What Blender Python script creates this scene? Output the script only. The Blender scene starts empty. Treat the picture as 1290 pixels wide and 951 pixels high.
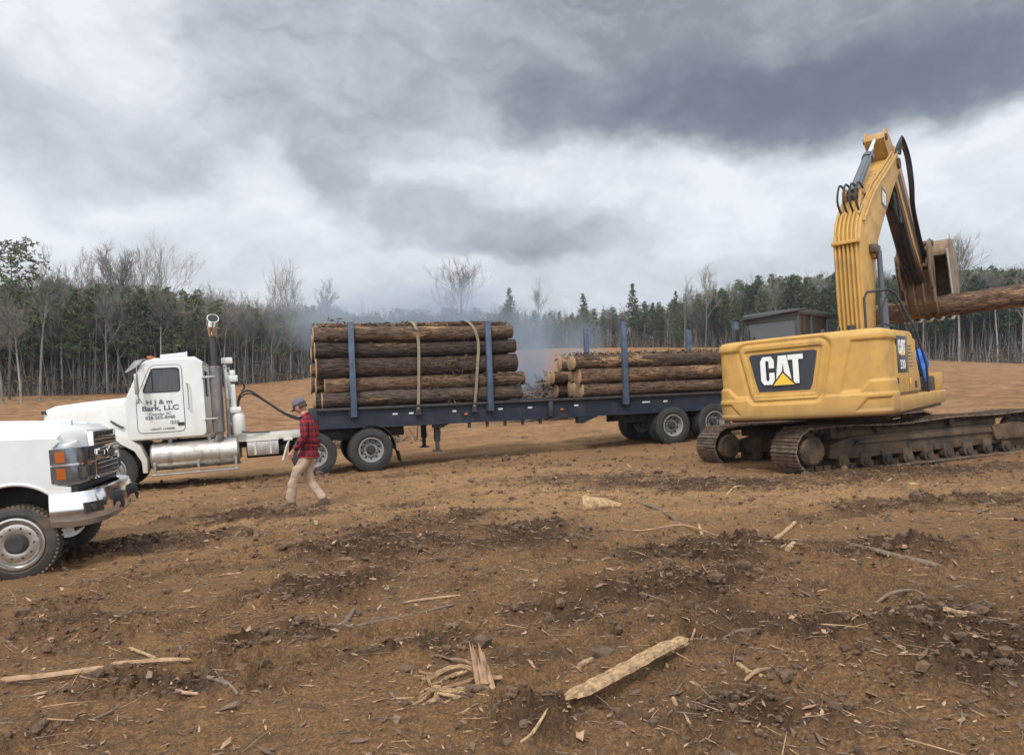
import bpy, bmesh, math, random
import numpy as np
from math import pi, sin, cos, radians as R
from mathutils import Vector, Matrix, Quaternion
random.seed(11)
SC = bpy.context.scene
COL = SC.collection

# ------------------------------------------------------------------ camera
cam = bpy.data.cameras.new('camera'); camo = bpy.data.objects.new('camera', cam); COL.objects.link(camo)
camo.location = (0, 0, 1.7); camo.rotation_euler = (R(90), 0, 0)
cam.sensor_width = 36; cam.lens = 26.51; cam.shift_y = 0.0229
cam.clip_start = 0.05; cam.clip_end = 3000
SC.camera = camo

# ------------------------------------------------------------------ exposure
SC.view_settings.view_transform = 'Standard'; SC.view_settings.look = 'None'
SC.view_settings.exposure = 0.12; SC.view_settings.gamma = 1.0
SC.view_settings.use_curve_mapping = False
SC.render.engine = 'CYCLES'
SC.cycles.use_denoising = True
SC.cycles.max_bounces = 6; SC.cycles.diffuse_bounces = 3; SC.cycles.glossy_bounces = 3
SC.cycles.transparent_max_bounces = 8; SC.cycles.volume_bounces = 0
SC.cycles.volume_step_rate = 2.0; SC.cycles.volume_max_steps = 64
SC.cycles.sample_clamp_indirect = 4.0

# ------------------------------------------------------------------ node helper
class NT:
    def __init__(s, tree):
        s.t = tree; s.n = tree.nodes; s.l = tree.links
    def new(s, typ, **kw):
        n = s.n.new(typ)
        for k, v in kw.items(): setattr(n, k, v)
        return n
    def put(s, sock, v):
        if hasattr(v, 'is_output'): s.l.new(v, sock)
        elif isinstance(v, (tuple, list)):
            v = tuple(v)
            if len(sock.default_value) == 4 and len(v) == 3: v = v + (1,)
            sock.default_value = v
        else: sock.default_value = v
    def math(s, op, a, b=0.0, c=0.0, clamp=False):
        n = s.new('ShaderNodeMath', operation=op, use_clamp=clamp)
        s.put(n.inputs[0], a); s.put(n.inputs[1], b); s.put(n.inputs[2], c)
        return n.outputs[0]
    def vmath(s, op, a, b=(0, 0, 0)):
        n = s.new('ShaderNodeVectorMath', operation=op)
        s.put(n.inputs[0], a); s.put(n.inputs[1], b)
        return n.outputs[0]
    def mix(s, f, a, b, blend='MIX'):
        n = s.new('ShaderNodeMix', data_type='RGBA', blend_type=blend)
        s.put(n.inputs[0], f); s.put(n.inputs[6], a); s.put(n.inputs[7], b)
        return n.outputs[2]
    def step(s, v, a, b):
        n = s.new('ShaderNodeMapRange', interpolation_type='SMOOTHSTEP')
        s.put(n.inputs[0], v); s.put(n.inputs[1], a); s.put(n.inputs[2], b)
        return n.outputs[0]
    def noise(s, vec, scale=1, detail=4, rough=.55, dist=0, col=False):
        n = s.new('ShaderNodeTexNoise')
        s.put(n.inputs['Vector'], vec); s.put(n.inputs['Scale'], scale); s.put(n.inputs['Detail'], detail)
        s.put(n.inputs['Roughness'], rough); s.put(n.inputs['Distortion'], dist)
        return n.outputs[1 if col else 0]
    def comb(s, x, y, z):
        n = s.new('ShaderNodeCombineXYZ')
        s.put(n.inputs[0], x); s.put(n.inputs[1], y); s.put(n.inputs[2], z)
        return n.outputs[0]
    def sep(s, v):
        n = s.new('ShaderNodeSeparateXYZ'); s.put(n.inputs[0], v); return n.outputs

# ------------------------------------------------------------------ sky: broken heavy cloud over a Nishita sky
SUN_EL, SUN_ROT = 48, 200          # sun high behind the photographer, a little to the left, veiled by cloud
W = bpy.data.worlds.new('World'); SC.world = W; W.use_nodes = True
n = NT(W.node_tree); n.n.clear()
tc = n.new('ShaderNodeTexCoord').outputs['Generated']
x, y, z = n.sep(tc)
sky = n.new('ShaderNodeTexSky', sky_type='NISHITA', sun_disc=False, sun_elevation=R(SUN_EL), sun_rotation=R(SUN_ROT))
bg_sky = n.new('ShaderNodeBackground'); n.put(bg_sky.inputs[0], sky.outputs[0]); bg_sky.inputs[1].default_value = .12
el0 = n.math('ARCTAN2', z, n.math('SQRT', n.math('ADD', n.math('MULTIPLY', x, x), n.math('MULTIPLY', y, y))))
az0 = n.math('ARCTAN2', x, y)
# cloud coordinates; two levels of warping give the billowed edges
dz = n.math('ADD', n.math('MAXIMUM', z, 0.0), .16)
deck = n.comb(n.math('DIVIDE', x, dz), n.math('DIVIDE', y, dz), 0.0)
def sc3(a_, b_, c_): return n.comb(n.math('MULTIPLY', az0, a_), n.math('MULTIPLY', el0, b_), c_)
wx, wy, wz = n.sep(n.noise(sc3(6.0, 9.0, 3.7), 1, 5, .55, 0, col=True))
lx, ly, lz = n.sep(n.noise(sc3(2.0, 3.4, 9.1), 1, 2, .5, 0, col=True))
def off2(u, v, a_, b_): return n.math('ADD', n.math('MULTIPLY', n.math('SUBTRACT', u, .5), a_), n.math('MULTIPLY', n.math('SUBTRACT', v, .5), b_))
az = n.math('ADD', az0, off2(wx, lx, .22, .16))
el = n.math('ADD', el0, off2(wy, ly, .15, .10))
def cloud_mass(a, e, ra, re, soft=.5, tilt=0.0):
    da = n.math('SUBTRACT', az, a); de = n.math('SUBTRACT', n.math('SUBTRACT', el, e), n.math('MULTIPLY', da, tilt))
    da = n.math('DIVIDE', da, ra); de = n.math('DIVIDE', de, re)
    d = n.math('SQRT', n.math('ADD', n.math('MULTIPLY', da, da), n.math('MULTIPLY', de, de)))
    return n.step(d, 1.0 + soft, 1.0 - soft)
def mx(*v):
    o = v[0]
    for q in v[1:]:
        k = q.node.id_data.nodes.new('ShaderNodeMath'); k.operation = 'MAXIMUM'
        q.node.id_data.links.new(o, k.inputs[0]); q.node.id_data.links.new(q, k.inputs[1]); o = k.outputs[0]
    return o
def billow(vec):
    t_ = n.math('ABSOLUTE', n.math('SUBTRACT', n.noise(vec, 1, 6, .52, .25), .5))
    return n.math('MULTIPLY', t_, 3.2)                      # 0 in the creases, about 1 on the domes
warp = n.comb(n.math('MULTIPLY', az, 1.0), n.math('MULTIPLY', el, 1.0), 0.0)
wa, we, _w = n.sep(warp)
def sw(a_, b_, c_): return n.comb(n.math('MULTIPLY', wa, a_), n.math('MULTIPLY', we, b_), c_)
b1 = billow(sw(4.2, 8.0, 1.3)); b2 = billow(sw(9.0, 15.0, 7.7)); fine = n.noise(sc3(16.0, 26.0, 2.0), 1, 6, .6, .4)
big = n.noise(deck, .55, 5, .55, .2)
grey = mx(n.math('MULTIPLY', cloud_mass(.37, .455, .50, .15, .22), 1.0), n.math('MULTIPLY', cloud_mass(-.24, .44, .22, .15, .35), .70),
          n.math('MULTIPLY', cloud_mass(-.02, .225, .22, .045, .6, -.12), .66), n.math('MULTIPLY', cloud_mass(-.50, .29, .20, .05, .7), .46),
          n.math('MULTIPLY', cloud_mass(.34, .13, .55, .07, .8), .42), n.math('MULTIPLY', cloud_mass(-.22, .31, .06, .08, .6), .66), n.math('MULTIPLY', cloud_mass(-.42, .17, .20, .02, .8), .25))
D = n.math('ADD', n.math('MULTIPLY', grey, .86), n.math('MULTIPLY', n.math('SUBTRACT', .42, b1), .42))
D = n.math('ADD', D, n.math('MULTIPLY', n.math('SUBTRACT', .42, b2), .20))
D = n.math('ADD', D, n.math('MULTIPLY', n.math('SUBTRACT', fine, .5), .30))
D = n.math('ADD', D, n.math('ADD', n.math('MULTIPLY', n.math('SUBTRACT', big, .5), .14), -.07), clamp=True)
dark = mx(cloud_mass(.38, .375, .36, .05, .6), n.math('MULTIPLY', cloud_mass(.02, .37, .09, .045, .6), .8), n.math('MULTIPLY', cloud_mass(.0, .195, .14, .022, .8), .5))
g1 = n.mix(D, (.84, .87, .91), (.26, .285, .325))
g2 = n.mix(n.math('MULTIPLY', dark, n.math('ADD', .2, n.math('MULTIPLY', D, .8))), g1, (.155, .175, .225))
low = n.math('MULTIPLY', n.step(el0, .20, .05), n.step(az0, -.15, .5))
g3 = n.mix(n.math('MULTIPLY', low, .40), g2, (.42, .50, .60))
# the deck is thinner and brighter overhead and behind the photographer
back = n.math('ADD', n.step(y, .3, -.5), n.math('MULTIPLY', n.step(z, .62, .9), .8), clamp=True)
bg_c = n.new('ShaderNodeBackground'); n.put(bg_c.inputs[0], g3)
n.put(bg_c.inputs[1], n.math('ADD', 1.0, n.math('MULTIPLY', back, .9)))
cover = n.new('ShaderNodeMixShader'); cover.inputs[0].default_value = .93
n.l.new(bg_sky.outputs[0], cover.inputs[1]); n.l.new(bg_c.outputs[0], cover.inputs[2])
wo = n.new('ShaderNodeOutputWorld'); n.l.new(cover.outputs[0], wo.inputs[0])
W.cycles.sampling_method = 'MANUAL'; W.cycles.sample_map_resolution = 512

sun = bpy.data.lights.new('sun', 'SUN'); sun.energy = 2.2; sun.angle = R(10); sun.color = (1, .95, .87)
suno = bpy.data.objects.new('sun', sun); COL.objects.link(suno)
# Nishita rotation is measured from +Y towards +X
sd = Vector((sin(R(SUN_ROT)) * cos(R(SUN_EL)), cos(R(SUN_ROT)) * cos(R(SUN_EL)), sin(R(SUN_EL))))
suno.rotation_euler = (-sd).to_track_quat('-Z', 'Y').to_euler(); suno.location = (0, -5, 30)

# ------------------------------------------------------------------ object helpers
def tag(o, label=None, cat=None, group=None, kind=None):
    if label: o['label'] = label
    if cat: o['category'] = cat
    if group: o['group'] = group
    if kind: o['kind'] = kind
    return o
def empty(name, loc=(0, 0, 0), rot=None):
    o = bpy.data.objects.new(name, None); COL.objects.link(o); o.location = loc; o.empty_display_size = .2
    if rot is not None:
        if isinstance(rot, Quaternion): o.rotation_mode = 'QUATERNION'; o.rotation_quaternion = rot
        else: o.rotation_euler = rot
    return o
def link_mesh(name, me, mats, parent=None):
    for m in (mats if isinstance(mats, (list, tuple)) else [mats]): me.materials.append(m)
    o = bpy.data.objects.new(name, me); COL.objects.link(o)
    if parent: o.parent = parent
    return o
def copy_tree(o, parent=None):
    c = o.copy(); COL.objects.link(c)
    if parent: c.parent = parent
    for ch in list(o.children): copy_tree(ch, c)
    return c
def np_mesh(name, V, F, mi=None, smooth=False):
    """V (n,3), F (m,k) numpy -> mesh"""
    V = np.asarray(V, np.float32); F = np.asarray(F, np.int32); k = F.shape[1]
    me = bpy.data.meshes.new(name)
    me.vertices.add(len(V)); me.vertices.foreach_set('co', V.ravel())
    me.loops.add(F.size); me.loops.foreach_set('vertex_index', F.ravel())
    me.polygons.add(len(F)); me.polygons.foreach_set('loop_start', np.arange(0, F.size, k, dtype=np.int32))
    me.polygons.foreach_set('loop_total', np.full(len(F), k, np.int32))
    if mi is not None: me.polygons.foreach_set('material_index', np.asarray(mi, np.int32))
    me.polygons.foreach_set('use_smooth', np.full(len(F), smooth, bool))
    me.update(calc_edges=True)
    return me

def frame_from(p0, p1):
    d = (Vector(p1) - Vector(p0)); L = d.length; d.normalize()
    q = d.to_track_quat('Z', 'Y')
    return Matrix.Translation(Vector(p0)) @ q.to_matrix().to_4x4(), L

class MB:
    """collects shapes; build() links them as ONE mesh object"""
    def __init__(s, M=None):
        s.v = []; s.f = []; s.mi = []; s.M = M or Matrix.Identity(4); s.m = 0
    def add(s, vs, fs, M=None):
        T = s.M @ M if M is not None else s.M
        b = len(s.v); s.v += [tuple(T @ Vector(v)) for v in vs]
        for f in fs: s.f.append(tuple(i + b for i in f)); s.mi.append(s.m)
        return s
    def add_bm(s, bm, M=None):
        bm.verts.ensure_lookup_table(); bm.normal_update()
        s.add([v.co.copy() for v in bm.verts], [[v.index for v in f.verts] for f in bm.faces], M); bm.free(); return s
    def box(s, x0, x1, y0, y1, z0, z1, bev=0.0, M=None, seg=2):
        bm = bmesh.new(); bmesh.ops.create_cube(bm, size=1)
        for v in bm.verts:
            v.co = Vector(((x0 + x1) / 2 + v.co.x * (x1 - x0), (y0 + y1) / 2 + v.co.y * (y1 - y0), (z0 + z1) / 2 + v.co.z * (z1 - z0)))
        if bev: bmesh.ops.bevel(bm, geom=list(bm.edges), offset=bev, segments=seg, profile=.5, affect='EDGES')
        bm.verts.index_update(); return s.add_bm(bm, M)
    def prism(s, pts, y0, y1, bev=0.0, M=None, seg=2):
        """polygon of (x,z) points extruded from y0 to y1"""
        bm = bmesh.new(); a = [bm.verts.new((p[0], y0, p[1])) for p in pts]; b = [bm.verts.new((p[0], y1, p[1])) for p in pts]
        k = len(pts)
        bm.faces.new(a); bm.faces.new(b[::-1])
        for i in range(k): bm.faces.new((a[i], b[i], b[(i + 1) % k], a[(i + 1) % k]))
        bmesh.ops.recalc_face_normals(bm, faces=bm.faces)
        if bev: bmesh.ops.bevel(bm, geom=list(bm.edges), offset=bev, segments=seg, profile=.5, affect='EDGES')
        bm.verts.index_update(); return s.add_bm(bm, M)
    def loft(s, secs, M=None, caps=True):
        """secs: list of loops (lists of 3D points, same count)"""
        k = len(secs[0]); vs = [p for sc in secs for p in sc]; fs = []
        for i in range(len(secs) - 1):
            for j in range(k): fs.append((i * k + j, i * k + (j + 1) % k, (i + 1) * k + (j + 1) % k, (i + 1) * k + j))
        if caps: fs.append(tuple(range(k))[::-1]); fs.append(tuple((len(secs) - 1) * k + j for j in range(k)))
        bm = bmesh.new(); bv = [bm.verts.new(v) for v in vs]
        for f in fs:
            try: bm.faces.new([bv[i] for i in f])
            except ValueError: pass
        bmesh.ops.recalc_face_normals(bm, faces=bm.faces); bm.verts.index_update()
        return s.add_bm(bm, M)
    def cyl(s, p0, p1, r, r2=None, seg=16, bev=0.0):
        T, L = frame_from(p0, p1); r2 = r if r2 is None else r2
        prof = [(r - bev, 0), (r, bev), (r2, L - bev), (r2 - bev, L)] if bev else [(r, 0), (r2, L)]
        return s.lathe(prof, seg, T)
    def lathe(s, prof, seg=24, M=None, closed=False):
        """prof (r,z) about local z, caps at the ends unless closed"""
        k = len(prof); vs = []; fs = []
        for i in range(seg):
            a = 2 * pi * i / seg
            vs += [(p[0] * cos(a), p[0] * sin(a), p[1]) for p in prof]
        for i in range(seg):
            i2 = (i + 1) % seg
            for j in range(k - 1 + (1 if closed else 0)):
                j2 = (j + 1) % k
                fs.append((i * k + j, i2 * k + j, i2 * k + j2, i * k + j2))
        if not closed:
            if prof[0][0] > 1e-5: fs.append(tuple(i * k for i in range(seg))[::-1])
            if prof[-1][0] > 1e-5: fs.append(tuple(i * k + k - 1 for i in range(seg)))
        bm = bmesh.new(); bv = [bm.verts.new(v) for v in vs]
        for f in fs:
            try: bm.faces.new([bv[i] for i in f])
            except ValueError: pass
        bmesh.ops.remove_doubles(bm, verts=bm.verts, dist=1e-5)
        bmesh.ops.recalc_face_normals(bm, faces=bm.faces); bm.verts.index_update()
        return s.add_bm(bm, M)
    def tube(s, pts, r, seg=8, smooth=0):
        pts = [Vector(p) for p in pts]
        if smooth: pts = spline(pts, smooth)
        rr = r if isinstance(r, (list, tuple)) else [r] * len(pts)
        if len(rr) != len(pts):
            rr = [np.interp(i / (len(pts) - 1), np.linspace(0, 1, len(rr)), rr) for i in range(len(pts))]
        secs = []; up = None
        for i, p in enumerate(pts):
            d = (pts[min(i + 1, len(pts) - 1)] - pts[max(i - 1, 0)]).normalized()
            if up is None:
                up = Vector((0, 0, 1)) if abs(d.z) < .9 else Vector((1, 0, 0))
            a = d.cross(up).normalized(); b = d.cross(a).normalized(); up = -b if up.dot(-b) > 0 else b
            b = d.cross(a).normalized()
            if secs and a.dot(pa) < 0: a = -a; b = -b
            pa = a
            secs.append([tuple(p + a * (rr[i] * cos(2 * pi * j / seg)) + b * (rr[i] * sin(2 * pi * j / seg))) for j in range(seg)])
        return s.loft(secs)
    def plate(s, outer, holes, y0, y1, bev=0.0, M=None):
        """flat plate with real holes in the x-z plane, from y0 to y1"""
        cu = bpy.data.curves.new('t', 'CURVE'); cu.dimensions = '2D'; cu.fill_mode = 'BOTH'
        cu.extrude = abs(y1 - y0) / 2 - bev; cu.bevel_depth = bev; cu.bevel_resolution = 1; cu.offset = -bev
        for loop in [outer] + list(holes):
            sp = cu.splines.new('POLY'); sp.points.add(len(loop) - 1)
            for i, p in enumerate(loop): sp.points[i].co = (p[0], p[1], 0, 1)
            sp.use_cyclic_u = True
        o = bpy.data.objects.new('t', cu); COL.objects.link(o)
        dg = bpy.context.evaluated_depsgraph_get(); me = bpy.data.meshes.new_from_object(o.evaluated_get(dg))
        T = Matrix.Translation((0, (y0 + y1) / 2, 0)) @ Matrix.Rotation(R(90), 4, 'X')
        s.add([v.co.copy() for v in me.vertices], [list(p.vertices) for p in me.polygons], (M @ T) if M is not None else T)
        bpy.data.objects.remove(o); bpy.data.curves.remove(cu); bpy.data.meshes.remove(me)
        return s
    def text(s, body, size, M, ext=.002, bold=0.0, ax='CENTER', sx=1.0):
        """lettering; M takes text x,y (right, up) and z (out of the face) to the scene"""
        cu = bpy.data.curves.new('t', 'FONT'); cu.body = body; cu.size = size; cu.extrude = ext; cu.offset = bold
        cu.align_x = ax; cu.align_y = 'CENTER'; cu.resolution_u = 3
        o = bpy.data.objects.new('t', cu); COL.objects.link(o)
        dg = bpy.context.evaluated_depsgraph_get(); me = bpy.data.meshes.new_from_object(o.evaluated_get(dg))
        s.add([Vector((v.co.x * sx, v.co.y, v.co.z)) for v in me.vertices], [list(p.vertices) for p in me.polygons], M)
        bpy.data.objects.remove(o); bpy.data.curves.remove(cu); bpy.data.meshes.remove(me)
        return s
    def build(s, name, mats, parent=None, ang=35, bevel=0):
        me = bpy.data.meshes.new(name); me.from_pydata(s.v, [], s.f)
        me.polygons.foreach_set('material_index', s.mi)
        me.update()
        bm = bmesh.new(); bm.from_mesh(me); bmesh.ops.dissolve_degenerate(bm, edges=bm.edges, dist=1e-6)
        bm.to_mesh(me); bm.free()
        me.shade_smooth(); me.set_sharp_from_angle(angle=R(ang))
        o = link_mesh(name, me, mats, parent)
        if bevel:
            b = o.modifiers.new('b', 'BEVEL'); b.width = bevel; b.segments = 2; b.limit_method = 'ANGLE'; b.angle_limit = R(50)
        return o
def spline(pts, k):
    out = []; P = [Vector(p) for p in pts]
    for i in range(len(P) - 1):
        p0 = P[max(i - 1, 0)]; p1 = P[i]; p2 = P[i + 1]; p3 = P[min(i + 2, len(P) - 1)]
        for j in range(k):
            t = j / k
            out.append(.5 * ((2 * p1) + (p2 - p0) * t + (2 * p0 - 5 * p1 + 4 * p2 - p3) * t * t + (3 * p1 - p0 - 3 * p2 + p3) * t ** 3))
    return out + [P[-1]]
def rrect(x, y0, y1, z0, z1, r=.1, n_=4, rb=None):
    """rounded rectangle loop in the y-z plane at x; rb = radius of the bottom corners"""
    rb = r if rb is None else rb; o = []
    for (cy, cz, a0, q) in ((y1 - r, z1 - r, 0, r), (y0 + r, z1 - r, 90, r), (y0 + rb, z0 + rb, 180, rb), (y1 - rb, z0 + rb, 270, rb)):
        for i in range(n_ + 1):
            a = R(a0 + 90 * i / n_); o.append((x, cy + q * cos(a), cz + q * sin(a)))
    return o
def rr2(x0, x1, z0, z1, r, n_=4):
    return [(p[1], p[2]) for p in rrect(0, x0, x1, z0, z1, r, n_)]
def roundpoly(pts, r, n_=4):
    o = []; k = len(pts)
    for i in range(k):
        p = Vector(pts[i]); a = Vector(pts[i - 1]) - p; b = Vector(pts[(i + 1) % k]) - p
        q = min(r, a.length * .45, b.length * .45); a.normalize(); b.normalize()
        for j in range(n_ + 1):
            t = j / n_; A = p + a * q; B = p + b * q
            o.append(tuple((1 - t) ** 2 * A + 2 * t * (1 - t) * p + t * t * B))
    return o

# ------------------------------------------------------------------ numpy noise
def _h(ix, iy, s):
    h = (ix.astype(np.int64) * 374761393 + iy.astype(np.int64) * 668265263 + s * 1442695041) & 0xffffffff
    h = ((h ^ (h >> 13)) * 1274126177) & 0xffffffff
    return ((h ^ (h >> 16)) & 0xffff) / 65535.0
def pn(x, y, s=0):
    x = np.asarray(x, float); y = np.asarray(y, float)
    ix = np.floor(x); iy = np.floor(y); fx = x - ix; fy = y - iy
    def g(a, b):
        t = _h(ix + a, iy + b, s) * 2 * pi
        return np.cos(t) * (fx - a) + np.sin(t) * (fy - b)
    u = fx * fx * fx * (fx * (fx * 6 - 15) + 10); v = fy * fy * fy * (fy * (fy * 6 - 15) + 10)
    return ((g(0, 0) * (1 - u) + g(1, 0) * u) * (1 - v) + (g(0, 1) * (1 - u) + g(1, 1) * u) * v) * 1.5
def fbm(x, y, o=4, s=0, g=.5):
    r = 0; a = 1; t = 0
    for i in range(o):
        r = r + pn(x * 2 ** i + i * 17.3, y * 2 ** i - i * 9.1, s + i) * a; t += a; a *= g
    return r / t
def sstep(a, b, v):
    t = np.clip((v - a) / (b - a), 0, 1); return t * t * (3 - 2 * t)
# ------------------------------------------------------------------ materials
def pm(name, col, rough=.5, metal=0.0, var=.12, vs=3.0, dirt=0.0, dcol=(.20, .125, .07), ds=2.5, bump=0.0, bs=40.0,
       stretch=(1, 1, 1), coat=0.0, dz=None, spec=.5, streak=0.0):
    m = bpy.data.materials.new(name); m.use_nodes = True; n = NT(m.node_tree); n.n.clear()
    out = n.new('ShaderNodeOutputMaterial'); b = n.new('ShaderNodeBsdfPrincipled'); n.l.new(b.outputs[0], out.inputs[0])
    co = n.new('ShaderNodeTexCoord').outputs['Object']; P = n.vmath('MULTIPLY', co, stretch)
    v = n.noise(P, vs, 5, .6)
    hi = tuple(min(1, c * (1 + var)) for c in col); lo = tuple(c * (1 - var) for c in col)
    c = n.mix(n.step(v, .3, .7), lo, hi); ro = rough
    if streak:
        st = n.noise(n.vmath('MULTIPLY', co, (9, 9, .7)), 1.5, 4, .6)
        c = n.mix(n.math('MULTIPLY', n.step(st, .5, .75), streak), c, dcol)
    if dirt or dz:
        d = n.noise(co, ds, 8, .68)
        if dirt:
            f = n.math('MULTIPLY', n.step(d, .72 - .5 * dirt, .9 - .3 * dirt), min(1, dirt * 1.3))
        else: f = 0.0
        if dz:   # splashed mud gathered low on the vehicle: (height below which it is dirty, span, strength)
            zz = n.sep(co)[2]; g = n.math('ADD', zz, n.math('MULTIPLY', n.math('SUBTRACT', d, .5), dz[1] * 1.5))
            f = n.math('MAXIMUM', f, n.math('MULTIPLY', n.step(g, dz[0] + dz[1], dz[0] - dz[1]), dz[2]))
        c = n.mix(f, c, dcol); ro = n.math('ADD', rough, n.math('MULTIPLY', f, .9 - rough))
        if metal: n.put(b.inputs['Metallic'], n.math('MULTIPLY', metal, n.math('SUBTRACT', 1.0, f)))
    elif metal: b.inputs['Metallic'].default_value = metal
    n.put(b.inputs['Base Color'], c); n.put(b.inputs['Roughness'], ro)
    b.inputs['Specular IOR Level'].default_value = spec
    if coat: b.inputs['Coat Weight'].default_value = coat; b.inputs['Coat Roughness'].default_value = .08
    if bump:
        bp = n.new('ShaderNodeBump'); bp.inputs['Strength'].default_value = bump; bp.inputs['Distance'].default_value = .02
        n.put(bp.inputs['Height'], n.noise(P, bs, 4, .6)); n.l.new(bp.outputs[0], b.inputs['Normal'])
    return m
MUD = (.21, .135, .078)
M_WHITE = pm('white_paint', (.62, .64, .635), .35, var=.04, dirt=.12, dcol=(.42, .36, .28), ds=1.2, coat=.3, dz=(.95, .35, .55))
M_WHITE_T = pm('tractor_white_paint', (.66, .67, .65), .42, var=.05, dirt=.22, dcol=(.40, .34, .26), ds=1.7, coat=.15, dz=(1.25, .45, .6), streak=.18)
M_CHROME = pm('chrome', (.78, .78, .79), .12, 1.0, var=.04, dirt=.18, dcol=(.24, .18, .13), ds=3, dz=(.60, .10, .35))
M_ALU = pm('dull_aluminium', (.42, .41, .39), .42, .9, var=.2, vs=5, dirt=.35, dcol=(.23, .19, .15), ds=4)
M_TANK = pm('muddy_aluminium', (.50, .48, .44), .40, .85, var=.15, vs=6, dirt=.45, dcol=(.22, .17, .12), ds=2.2, streak=.5)
M_STEEL = pm('dark_steel', (.045, .043, .042), .6, .3, var=.3, dirt=.35, dcol=(.13, .09, .06), ds=5, bump=.2)
M_BLACK = pm('black_plastic', (.022, .022, .024), .55, var=.2, dirt=.12, dcol=(.14, .10, .07), ds=6)
M_RUBBER = pm('black_rubber', (.030, .029, .028), .82, var=.3, vs=6, dirt=.30, dcol=(.115, .088, .066), ds=3.0, bump=.25, bs=60)
M_RUBBER_M = pm('muddy_rubber', (.040, .037, .034), .85, var=.3, vs=6, dirt=.62, dcol=(.17, .118, .075), ds=2.2, bump=.35, bs=50)
M_TREAD = pm('muddy_tread', (.10, .078, .058), .9, var=.35, vs=12, dirt=.6, dcol=MUD, ds=4, bump=.6, bs=40)
M_RIM = pm('painted_steel_rim', (.29, .28, .265), .5, .2, var=.12, vs=8, dirt=.5, dcol=(.17, .125, .09), ds=7)
M_RIMC = pm('polished_rim', (.62, .59, .56), .25, .95, var=.1, vs=6, dirt=.30, dcol=(.25, .17, .12), ds=6)
M_BLUE = pm('dark_blue_paint', (.010, .015, .031), .6, .1, var=.3, vs=4, dirt=.46, dcol=(.070, .050, .038), ds=3, bump=.15)
M_BLUE2 = pm('worn_blue_stake_paint', (.060, .088, .145), .5, .1, var=.25, vs=5, dirt=.25, dcol=(.16, .13, .11), ds=6, streak=.35, bump=.2)
M_YEL = pm('excavator_yellow', (.49, .285, .072), .5, var=.12, vs=2, dirt=.50, dcol=(.27, .165, .080), ds=2.1, coat=.0, dz=(1.26, .20, .75), streak=.22, spec=.35)
M_YELD = pm('worn_excavator_yellow', (.40, .235, .075), .5, var=.12, vs=3, dirt=.42, dcol=(.22, .14, .08), ds=3.5, bump=.15)
M_TRK = pm('track_steel', (.17, .125, .095), .45, .45, var=.45, vs=9, dirt=.55, dcol=(.12, .075, .045), ds=5, bump=.4)
M_TRKD = pm('muddy_track_frame', (.030, .024, .020), .75, .1, var=.35, vs=4, dirt=.78, dcol=(.125, .080, .047), ds=3, bump=.7, bs=25)
M_BUCK = pm('scraped_bucket_steel', (.20, .132, .078), .55, .2, var=.3, vs=4, dirt=.6, dcol=(.10, .068, .048), ds=3, bump=.4, bs=18)
M_GREASY = pm('greasy_brown_steel', (.085, .055, .038), .55, .3, var=.4, vs=6, dirt=.4, dcol=(.035, .027, .022), ds=5, bump=.4)
M_CYL = pm('grey_cylinder_paint', (.085, .095, .115), .4, .2, var=.15, dirt=.25, dcol=(.16, .12, .08), ds=5)
M_ROD = pm('chrome_rod', (.85, .86, .88), .12, 1.0, var=.02)
M_GREYC = pm('cab_grey_paint', (.035, .042, .044), .5, var=.15, dirt=.12, dcol=(.12, .11, .09), ds=4)
M_LOGO = pm('decal_dark_grey', (.028, .032, .042), .4, var=.1, dirt=.15, dcol=(.15, .14, .12), ds=9, stretch=(1, 1, 5))
M_LETW = pm('decal_white', (.72, .73, .72), .5, var=.04, dirt=.2, dcol=(.45, .40, .33), ds=8)
M_LETY = pm('decal_yellow', (.78, .48, .045), .5, var=.04)
M_LETD = pm('door_lettering', (.10, .10, .11), .6, var=.2)
M_STRAP = pm('ratchet_strap_webbing', (.22, .17, .12), .8, var=.2, vs=14, dirt=.3, dcol=(.17, .13, .09), ds=7)
M_STACK = pm('heat_dulled_steel', (.20, .19, .18), .42, .8, var=.3, vs=6, dirt=.4, dcol=(.09, .07, .055), ds=4, stretch=(1, 1, .3))
M_AMBER = pm('amber_lens', (.36, .085, .008), .15, coat=.6, var=.1, vs=10)
M_RED = pm('red_lens', (.40, .02, .015), .2, coat=.5)
M_LENS = pm('clear_lens', (.20, .21, .23), .06, .7, var=.3, vs=9)
M_REFL = pm('reflective_tape', (.55, .55, .56), .4, var=.2, vs=12, dirt=.3)
M_BLUERAG = pm('bright_blue_cloth', (.012, .12, .50), .75, var=.3, vs=9, bump=.4, bs=14)
M_INT = pm('dark_interior', (.03, .028, .026), .8, var=.3)
M_RUST = pm('rust', (.17, .075, .035), .8, var=.35, vs=8, bump=.3)
M_SKIN = pm('skin', (.42, .22, .155), .5, var=.08, vs=20)
M_HAIR = pm('brown_hair', (.06, .035, .022), .7, var=.3, vs=60, bump=.4, bs=120)
M_CAP = pm('grey_cap_cloth', (.11, .10, .135), .85, var=.15, vs=20, bump=.2, bs=120)
M_KHAKI = pm('khaki_canvas', (.40, .285, .205), .85, var=.14, vs=7, dirt=.3, dcol=(.24, .145, .09), ds=5, bump=.5, bs=16)
M_BOOT = pm('muddy_leather', (.085, .055, .036), .8, var=.25, vs=15, dirt=.4, bump=.4)
M_DKWOOD = pm('dark_stick_bark', (.16, .115, .08), .85, var=.3, vs=20, stretch=(1, 1, 1), bump=.6, bs=50)
M_SPLIT = pm('fresh_split_wood', (.42, .275, .145), .8, var=.38, vs=22, dirt=.48, dcol=(.20, .125, .07), ds=9, bump=1.0, bs=60)
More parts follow.
